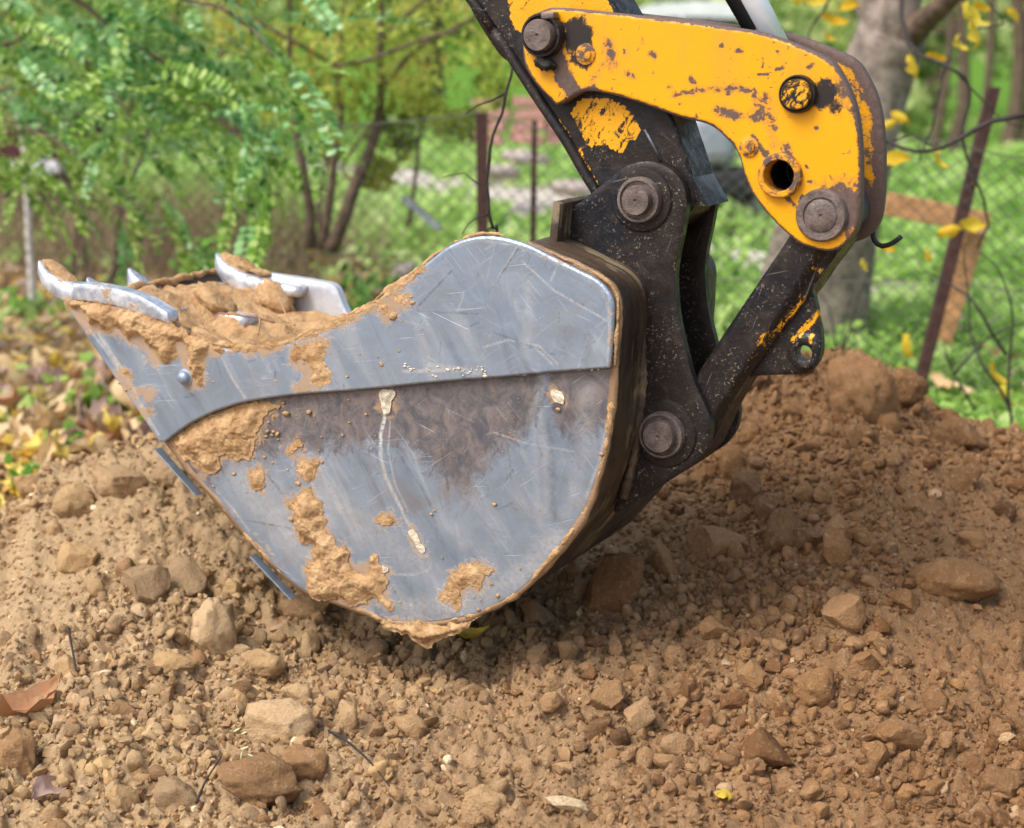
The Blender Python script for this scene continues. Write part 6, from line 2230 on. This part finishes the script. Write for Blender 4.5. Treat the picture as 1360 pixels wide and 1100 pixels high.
for (px, py, D, L, ry, rx) in ((1287, 25, 5.2, 0.13, 0.7, 0.3), (1298, 45, 5.2, 0.10, 1.3, 0.2), (1215, 88, 5.6, 0.10, 1.2, 0.5), (1238, 80, 5.6, 0.09, 0.2, 0.5), (1241, 210, 5.2, 0.08, 1.5, 0.3), (1196, 155, 5.8, 0.09, 0.5, 0.6), (1180, 165, 5.8, 0.08, -0.4, 0.7), (1190, 212, 5.2, 0.12, -0.25, 0.3), (1108, 30, 5.8, 0.12, 0.3, 0.4),
                           (1085, 5, 5.8, 0.10, 0.1, 0.4), (1128, 8, 6.0, 0.1, -0.3, 0.4), (1145, 353, 5.2, 0.05, 1.2, 0.3), (1262, 305, 5.2, 0.10, -0.25, 0.5), (1290, 300, 5.3, 0.10, 0.1, 0.6), (1180, 330, 5.6, 0.08, 0.2, 0.8), (1100, 52, 6.0, 0.06, 0.8, 0.3), (1270, 60, 5.4, 0.07, 1.0, 0.5), (1300, 12, 5.4, 0.07, 0.4, 0.5), (1235, 340, 5.6, 0.06, 1.3, 0.3),
                           (1198, 460, 5.4, 0.08, 1.4, 0.4), (1206, 500, 5.0, 0.08, 0.9, 0.4), (1190, 505, 5.0, 0.07, 0.3, 0.5), (1320, 500, 5.4, 0.09, 0.9, 0.4), (1330, 525, 5.4, 0.09, 1.2, 0.4), (1345, 20, 5.6, 0.08, 0.6, 0.5), (1220, -10, 5.8, 0.1, 0.3, 0.4), (1060, -4, 5.9, 0.09, 0.3, 0.4)):
    p = at(px, py, D)
    if py > 420:
        gz = float(ground_z(p[0], p[1]))
        tag(link('fallen_leaf', YM[g.integers(6)], None, None, (p[0], p[1], max(p[2], gz + 0.03)), (rx, ry, g.uniform(-0.6, 0.6)), (L, L, L)), {1198: 'upright yellow leaf high behind the crest left of the leaning post', 1206: 'yellow leaf at the very foot of the leaning post', 1190: 'small yellow leaf left of the foot of the leaning post', 1320: 'yellow leaf below the bramble right of the leaning post', 1330: 'lowest yellow leaf beside the bramble at the right edge'}[px], 'leaf', 'yellow leaves caught beside the leaning post')
    else:
        link('leaf', YM[g.integers(6)], None, T2, tuple(p - t0), (rx + 0.6, ry, g.uniform(-0.4, 0.4)), (L * 0.8, L * 0.85, L * 0.8))

# thin branches of that tree hanging in front of it
for i, (pts, r0, r1) in enumerate((
        ([(1150, 176, 4.9), (1175, 186, 4.8), (1215, 202, 4.7), (1250, 195, 4.7), (1290, 176, 4.7), (1320, 163, 4.7), (1365, 150, 4.7), (1450, 120, 4.8)], 0.004, 0.009),
        ([(1168, 195, 4.8), (1192, 188, 4.8), (1212, 180, 4.8), (1240, 194, 4.7)], 0.003, 0.003),
        ([(1196, -20, 6.0), (1203, 45, 5.6), (1222, 72, 5.4), (1262, 90, 5.2), (1284, 108, 5.2), (1288, 140, 5.2), (1280, 185, 5.2), (1290, 225, 5.2), (1308, 262, 5.2), (1312, 300, 5.3), (1300, 330, 5.4)], 0.009, 0.003),
        ([(1262, 90, 5.2), (1290, 118, 5.2), (1320, 150, 5.2), (1358, 172, 5.2)], 0.003, 0.002),
        ([(1265, 65, 5.4), (1250, 120, 5.4), (1236, 170, 5.4), (1222, 215, 5.4)], 0.004, 0.003),
        ([(1073, 60, 6.1), (1078, 35, 6.1), (1092, 16, 6.2), (1110, -20, 6.3)], 0.004, 0.006),
        ([(1290, -20, 5.6), (1316, 8, 5.6), (1330, 30, 5.6), (1290, 40, 5.6)], 0.003, 0.003))):
    stem_obj('branch', [at(*p) for p in pts], r0, r1, MAT['twig'], T2, t0, 0.006, 80 + i, 0.04, 7)

# leafless brambles at the right, in front of the meadow
for i, (paths, lab) in enumerate((
        ([[(1345, 560, 5.0), (1338, 510, 5.0), (1340, 470, 5.0), (1346, 430, 5.0), (1340, 390, 5.0), (1322, 352, 5.0), (1300, 338, 5.0)], [(1345, 548, 5.0), (1322, 508, 5.0), (1300, 480, 5.0), (1290, 440, 5.1), (1286, 380, 5.1), (1280, 330, 5.1)], [(1337, 470, 5.0), (1318, 440, 5.0), (1290, 400, 5.0), (1260, 378, 5.1), (1230, 360, 5.2)]], 'bare dark bramble with arching shoots at the right edge'),
        ([[(1300, 548, 5.3), (1270, 500, 5.3), (1255, 460, 5.3)], [(1268, 497, 5.3), (1290, 470, 5.3), (1330, 440, 5.3), (1365, 425, 5.3)]], 'thin forked bare shoot right of the leaning post'),
        ([[(1120, 470, 5.9), (1128, 440, 5.9), (1140, 400, 5.9), (1150, 370, 5.9)], [(1112, 470, 5.9), (1108, 440, 5.9), (1100, 410, 5.9), (1085, 385, 5.9)], [(1118, 470, 5.9), (1122, 440, 5.9), (1120, 415, 5.9)]], 'bare twiggy shoots at the foot of the grey tree'))):
    b = at(*paths[0][0])
    b[2] = min(b[2], float(ground_z(b[0], b[1])) + 0.02)
    t = thing('bramble', lab, 'bramble', b)
    for k, p in enumerate(paths):
        pts = [at(*q) for q in p]
        if k == 0 or i == 2:
            pts = [b] + pts
        stem_obj('shoot', pts, 0.0055, 0.002, MAT['twig'], t, b, 0.006, 120 + i * 5 + k, 0.04, 6)

# dead sapling left of the arm
b = at(655, 330, 3.9)
b[2] = soil_z(b[0], b[1])[0]
TW = thing('dead_sapling', 'thin black leafless sapling between the rusty post and the arm', 'sapling', b)
for k, (p, r0, r1) in enumerate((([(672, 420, 3.9), (662, 330, 3.9), (654, 303, 3.8), (650, 285, 3.8), (648, 262, 3.8), (645, 240, 3.8), (650, 215, 3.8), (656, 180, 3.8), (668, 150, 3.8), (672, 122, 3.8), (678, 100, 3.8), (684, 70, 3.8), (690, 20, 3.8)], 0.0045, 0.003),
                                 ([(672, 121, 3.8), (652, 134, 3.8), (634, 142, 3.8), (617, 152, 3.8)], 0.003, 0.001), ([(645, 243, 3.8), (638, 248, 3.8), (628, 238, 3.8), (618, 229, 3.8), (600, 232, 3.8), (588, 236, 3.8)], 0.002, 0.0008), ([(650, 285, 3.8), (635, 288, 3.8), (620, 298, 3.8), (613, 312, 3.8)], 0.002, 0.0008), ([(656, 300, 3.8), (648, 306, 3.8)], 0.003, 0.001))):
    pts = [at(*q) for q in p]
    if k == 0:
        pts[0] = b
    stem_obj('shoot' if k else 'main_stem', pts, r0, r1, MAT['twig'], TW, b, 0.003, 140 + k, 0.03, 7)

# ---- wire fence
f0 = at(642, 300, 6.2)
FE = thing('wire_fence', 'rusty iron fence posts carrying sagging diamond wire mesh behind the mound', 'fence', (f0[0], 6.2, float(ground_z(f0[0], 6.2))))
fb = np.array(FE.location)


def post(p0, p1, r, name='post'):
    p0, p1 = np.array(p0), np.array(p1)
    v, f = box_vf(-r, r, -r, r, 0, 1)
    v = np.array(v, float)
    d = p1 - p0
    v = np.stack([v[:, 0] + d[0] * v[:, 2] + p0[0] - fb[0], v[:, 1] + d[1] * v[:, 2] + p0[1] - fb[1], d[2] * v[:, 2] + p0[2] - fb[2]], 1)
    me = mesh_of(name, v, f, False)
    fix_normals(me)
    return link(name, me, MAT['rust'], FE)


def foot(p):
    q = np.array(p)
    q[2] = float(ground_z(q[0], q[1])) - 0.05
    return q


A0, A1 = foot(at(642, 420, 6.2)), at(640, 150, 6.2)
post(A0, A1, 0.021)
B0, B1 = foot(at(1212, 532, 5.75)), at(1320, 116, 5.75)
post(B0, B1, 0.019)
post(foot(at(706, 330, 6.4)), at(710, 160, 6.4), 0.011)
post(foot(at(-330, 330, 6.9)), at(-330, 60, 6.9), 0.02)
post(foot(at(1640, 500, 5.6)), at(1640, 60, 5.6), 0.019)


def chain(P0, P1, h0, h1, sp=0.055, r=0.0016):
    """diamond mesh between two feet, h0 and h1 high, sagging a little"""
    P0, P1 = np.array(P0), np.array(P1)
    d = P1 - P0
    L = np.linalg.norm(d[:2])
    mb = MB()
    nx = int(L / sp)
    nz = int(max(h0, h1) / sp)

    def pt(i, j):
        u = i / nx
        h = h0 + (h1 - h0) * u
        z = (j / nz) * (h - 0.10 * math.sin(math.pi * u)) + P0[2] + d[2] * u
        w_ = 0.03 * math.sin(i * 0.31 + j * 0.17)
        return np.array([P0[0] + d[0] * u, P0[1] + d[1] * u + w_, z]) - fb
    for i in range(-nz, nx + 1):
        for s in (1, -1):
            pts = [pt(i + j if s > 0 else i + nz - j, j) for j in range(nz + 1) if 0 <= (i + j if s > 0 else i + nz - j) <= nx]
            if len(pts) > 1:
                mb.tube(pts, r, 3, cap=False)
    mb.tube([pt(i, nz) for i in range(nx + 1)], r * 1.5, 4)
    mb.tube([pt(i, nz // 2) for i in range(nx + 1)], r * 1.3, 4)
    return mb


tag(chain(A0, foot(at(1212, 532, 5.75)), 1.0, 0.95).build('wire_mesh', MAT['wire'], FE), kind='stuff')
tag(chain(foot(at(1212, 532, 5.75)), foot(at(1640, 500, 5.6)), 0.95, 1.0).build('wire_mesh', MAT['wire'], FE), kind='stuff')
tag(chain(foot(at(-330, 330, 6.9)), A0, 1.0, 1.0).build('wire_mesh', MAT['wire'], FE), kind='stuff')

# ---- orange wooden brace
wb0 = at(1245, 500, 6.35)
wb0[2] = float(ground_z(wb0[0], wb0[1]))
WB = thing('wooden_brace', 'orange-brown sawn wooden brace nailed crosswise behind the leaning rusty post', 'brace', wb0)


def plank(p0, p1, w, t, mat, parent, base, name='plank'):
    p0, p1 = np.array(p0) - base, np.array(p1) - base
    d = p1 - p0
    L = np.linalg.norm(d)
    d /= L
    y = np.array([0, 1.0, 0])
    s = np.cross(d, y)
    s /= np.linalg.norm(s)
    y = np.cross(s, d)
    V = [p0 + d * L * u + s * w * (a - 0.5) + y * t * (b - 0.5) for u in (0, 1) for a in (0, 1) for b in (0, 1)]
    me = mesh_of(name, V, box_vf(0, 1, 0, 1, 0, 1)[1], False)
    bevel_me(me, 0.003, 1)
    return link(name, me, mat, parent)


plank(at(1176, 270, 6.35), at(1312, 298, 6.35), 0.085, 0.03, MAT['wood'], WB, wb0)
q = at(1236, 512, 6.42)
q[2] = float(ground_z(q[0], q[1])) - 0.02
plank(q, at(1302, 288, 6.42), 0.075, 0.035, MAT['wood'], WB, wb0)

# ---- things standing further back
# white car, far away, only its roof shows over the yellow link
cc = at(915, 60, 30.0)
cz = float(ground_z(cc[0], 30.0))
CAR = thing('parked_car', 'white parked car far back, its roof showing above the yellow link plate', 'car', (cc[0], 30.0, cz))
prof = [(-2.0, 0.35), (-2.05, 0.75), (-1.9, 0.95), (-1.45, 1.02), (-0.9, 1.42), (-0.2, 1.52), (0.8, 1.48), (1.45, 1.05), (1.95, 0.9), (2.05, 0.6), (2.0, 0.35)]
me = plate_mesh('body', cr(prof, 0.15, True, corners=(0, 10)), [], -0.8, 1.6, 0.3, bevel=0.08)
link('body', me, MAT['white'], CAR)
for pts in ([(-1.28, 1.0), (-0.85, 1.22), (-0.25, 1.28), (-0.25, 0.98)], [(-0.18, 0.98), (-0.18, 1.28), (0.72, 1.25), (1.2, 1.0)]):
    me = plate_mesh('side_window', cr(pts, 0.1, True, corners=(0, 1, 2, 3)), [], -0.812, 0.02, 0.3, bevel=0)
    link('side_window', me, MAT['glass'], CAR)
for x in (-1.25, 1.25):
    for y in (-0.83, 0.65):
        w_ = link('wheel', mesh_of('wheel', *lathe_k(0, 0, [(0, 0.2), (0.0, 0.33), (0.18, 0.33), (0.18, 0.2)], 24)), MAT['tyre'], CAR, (x, y, 0.33))
        link('rim', mesh_of('rim', *lathe_k(0, 0, [(-0.01, 0.19), (0.01, 0.2)], 16)), MAT['grey'], w_)
# quad-like machine seen between stick and link
mc = at(952, 240, 11.0)
mz = float(ground_z(mc[0], 11.0))
QD = thing('garden_machine', 'small grey and black wheeled machine with a blue part on the far grass', 'machine', (mc[0], 11.0, mz))
for x, r in ((-0.28, 0.26), (0.34, 0.24), (-0.1, 0.2)):
    w_ = link('wheel', mesh_of('wheel', *lathe_k(0, 0, [(-0.06, r * 0.55), (-0.07, r * 0.95), (0.0, r), (0.07, r * 0.95), (0.06, r * 0.55)], 20)), MAT['tyre'], QD, (x, 0 if x != -0.1 else 0.5, r))
    link('rim', mesh_of('rim', *lathe_k(0, 0, [(-0.065, r * 0.5), (-0.03, r * 0.5)], 16)), MAT['grey'], w_)
for nm_, lo, hi, m_, bv in (('chassis', (-0.35, -0.12, 0.25), (0.35, 0.5, 0.42), 'rubber', 0.04), ('hood', (-0.2, -0.1, 0.45), (0.12, 0.45, 0.78), 'grey', 0.09), ('tank', (0.1, -0.08, 0.55), (0.34, 0.4, 0.8), 'blue', 0.06), ('seat', (-0.1, 0.0, 0.86), (0.28, 0.42, 0.98), 'rubber', 0.05), ('fender', (-0.46, -0.1, 0.52), (-0.18, 0.5, 0.60), 'grey', 0.03)):
    v, f = box_vf(lo[0], hi[0], lo[1], hi[1], lo[2], hi[2])
    me = mesh_of(nm_, v, f)
    bevel_me(me, bv, 3)
    link(nm_, me, MAT[m_], QD)
MB().tube([(-0.15, -0.2, 0.9), (-0.12, 0.15, 0.98), (-0.15, 0.55, 0.9)], 0.015, 8).build('handlebar', MAT['rubber'], QD)
MB().tube([(-0.12, 0.15, 0.96), (-0.2, 0.15, 0.75)], 0.02, 8).build('steering_post', MAT['rubber'], QD)

# pink bricks stacked on a pale slab
bc = at(675, 150, 12.5)
bz = float(ground_z(bc[0], 12.5))
ST = thing('slab_pile', 'pile of pale broken slabs and pink bricks on the grass left of the arm', 'rubble pile', (bc[0], 12.5, bz))
g = np.random.default_rng(66)
for k in range(5):
    v, f = rock(2, 700 + k, 8, (1, 0.8, 0.4), 0.1)
    link('slab', mesh_of('slab', v, f), MAT['slab'], ST, (g.uniform(-0.35, 0.75), g.uniform(-0.2, 0.3), g.uniform(0.05, 0.42)), tuple(g.normal(0, 0.25, 3)), (0.2, 0.2, 0.16))
for k in range(12):
    v, f = box_vf(-0.12, 0.12, -0.06, 0.06, -0.035, 0.035)
    me = mesh_of('brick', v, f)
    bevel_me(me, 0.008)
    link('brick', me, MAT['brick'], ST, (-0.12 + 0.26 * (k % 3) + g.normal(0, 0.02), 0.1, 0.52 + 0.085 * (k // 3)), (0, g.normal(0, 0.08), g.normal(0, 0.2)))
# brush heap of stones and leaves at (560, 280)
hc = at(565, 290, 7.6)
hz = float(ground_z(hc[0], 7.6))
HP = thing('stone_heap', 'low heap of mossy stones and brown leaves left of the rusty post', 'stone heap', (hc[0], 7.6, hz))
for k in range(14):
    v, f = rock(2, 740 + k, 7, (1, 0.8, 0.6), 0.15)
    link('stone', mesh_of('stone', v, f), MAT['slab'] if k % 3 else MAT['brick'], HP, (g.normal(0, 0.13), g.normal(0, 0.1), g.uniform(0.03, 0.2)), tuple(g.normal(0, 0.5, 3)), tuple(np.full(3, g.uniform(0.05, 0.09))))
plank(at(535, 262, 7.4), at(585, 305, 7.3), 0.03, 0.02, MAT['grey'], HP, np.array(HP.location), 'strip')
# maroon trailer board with white foot at far left
mc = at(40, 170, 10.5)
mz = float(ground_z(mc[0], 10.5))
MT = thing('maroon_cart', 'dark maroon cart with white lower edge behind the fronds at far left', 'cart', (mc[0], 10.5, mz))
for nm_, lo, hi, m_ in (('side_board', (-0.5, 0, 0.52), (0.34, 0.8, 0.80), 'maroon'), ('white_rail', (-0.52, -0.02, 0.44), (0.2, 0.8, 0.515), 'white')):
    v, f = box_vf(lo[0], hi[0], lo[1], hi[1], lo[2], hi[2])
    me = mesh_of(nm_, v, f)
    bevel_me(me, 0.01)
    link(nm_, me, MAT[m_], MT)
for x in (-0.3, 0.15):
    link('wheel', mesh_of('wheel', *lathe_k(0, 0, [(0, 0.1), (0.0, 0.22), (0.1, 0.22), (0.1, 0.1)], 20)), MAT['tyre'], MT, (x, 0.1, 0.22))
# pale sapling stem
pc = at(36, 262, 7.6)
pc[2] = float(ground_z(pc[0], pc[1]))
PS = thing('pale_sapling', 'slim pale sapling stem standing in front of the maroon cart', 'sapling', pc)
stem_obj('stem', [pc, at(32, 200, 7.6), at(20, 150, 7.6), at(14, 90, 7.6)], 0.02, 0.012, mat_plain('pale_bark', (0.55, 0.52, 0.5), 0.8), PS, pc, 0.006, 9)
P = clumps([at(14, 80, 7.6) - pc, at(30, 110, 7.6) - pc], [0.15, 0.12], 120, g)
foliage('leaves', P, 0.045, YELG, PS, g)


# ---- trees far back and the wooded rise
def far_tree(x, y, h, r, mat, lab, seed, n=5200, size=0.16, grp='trees beyond the meadow'):
    g = np.random.default_rng(seed)
    z = float(ground_z(x, y))
    t = thing('tree', lab, 'tree', (x, y, z), 0, grp)
    stem_obj('trunk', [np.array([x, y, z - 0.1]), np.array([x + g.normal(0, 0.1), y, z + h * 0.4]), np.array([x + g.normal(0, 0.3), y, z + h * 0.85])], 0.035 * h, 0.012 * h, MAT['stem'], t, np.array([x, y, z]), 0.05, seed, 0.4)
    cen = [np.array([g.normal(0, r * 0.45), g.normal(0, r * 0.45), h * g.uniform(0.16, 0.95)]) for _ in range(16)]
    P = clumps(cen, [r * g.uniform(0.3, 0.5) for _ in cen], n // 16, g)
    P = P[(fbm(P[:, 0] * 1.2, P[:, 1] * 1.2, P[:, 2] * 1.2, 2, seed) > -0.2) & (P[:, 2] > 0.1)]
    foliage('crown', P, size, mat, t, g, aspect=0.6)


labs = ['light yellow-green tree', 'mid green tree', 'pale yellowish tree', 'dull green tree', 'soft green tree']
for k, (x, y, h, r, m_, lab) in enumerate((
        (-9.5, 19, 5.5, 2.6, FARG, 'dull green tree at the far left beyond the maroon cart'),
        (-6.2, 22, 6.5, 2.8, YELG, 'yellow-green tree beyond the feathery fronds'),
        (-3.4, 21, 5.5, 2.2, FARG, 'green tree behind the top of the many-stemmed bush'),
        (-1.2, 26, 6.5, 2.6, YELG, 'yellow-green tree between the bush and the arm'),
        (1.0, 35, 7.0, 2.6, PALEG, 'pale tree directly behind the top of the arm'),
        (4.4, 37, 8.0, 3.0, PALEG, 'pale yellow-green tree behind the white car'),
        (6.0, 25, 6.5, 2.6, PALEG, 'pale yellow tree right of the chrome rod'),
        (8.6, 26, 7.0, 3.0, PALEG, 'pale yellow-green tree at the right beyond the leaning post'),
        (7.0, 19, 2.4, 1.6, FARG, 'low green shrubby tree behind the leaning post'),
        (11.5, 28, 7.5, 3.2, FARG, 'green tree at the far right edge'),
        (4.6, 20.5, 1.9, 1.3, FARG, 'low round green shrub left of the leaning post'))):
    far_tree(x, y, h, r, m_, lab, 800 + k)
# dark thin trunks at the wood's edge on the right
for k, (px, w_) in enumerate(((1238, 0.05), (1262, 0.07), (1300, 0.05), (1330, 0.09), (1352, 0.06))):
    p = at(px, 200, 17.5)
    p[2] = float(ground_z(p[0], p[1]))
    t = thing('bare_tree', ('slim dark trunk at the wood edge, ' + ('left of the leaning post', 'left beside the leaning post', 'right beside the leaning post', 'thickest, near the right edge', 'last before the right edge')[k]), 'tree', p)
    stem_obj('trunk', [p, p + np.array([0.1, 0, 1.0]), p + np.array([0.0, 0, 2.6])], w_, w_ * 0.6, MAT['stem'], t, p, 0.05, 900 + k, 0.3)
g = np.random.default_rng(91)
n_ = 46000
y = 34 + 46 * g.random(n_) ** 1.2
x = g.uniform(-0.5, 0.5, n_) * y
h = np.abs(fbm(x * 0.22, y * 0.22, 0, 3, 12) + 0.75) * 8.0 * g.random(n_) ** 0.6 + 0.2
P = np.stack([x, y, ground_z(x, y) + h], 1)
v, f = leaf_quads(P, 0.5, g, 1.0, 0.7)
t = np.clip(0.5 + 0.45 * fbm(x * 0.25, h * 0.4, y * 0.25, 2, 9) + 0.15 * np.tanh(x * 0.1) + g.normal(0, 0.15, n_), 0, 1)
tag(link('woods', mesh_of('woods', v, f, True, {'tint': np.repeat(t, 4)}), PALEG), 'far wooded rise of pale yellow-green autumn trees', 'woods', kind='stuff')
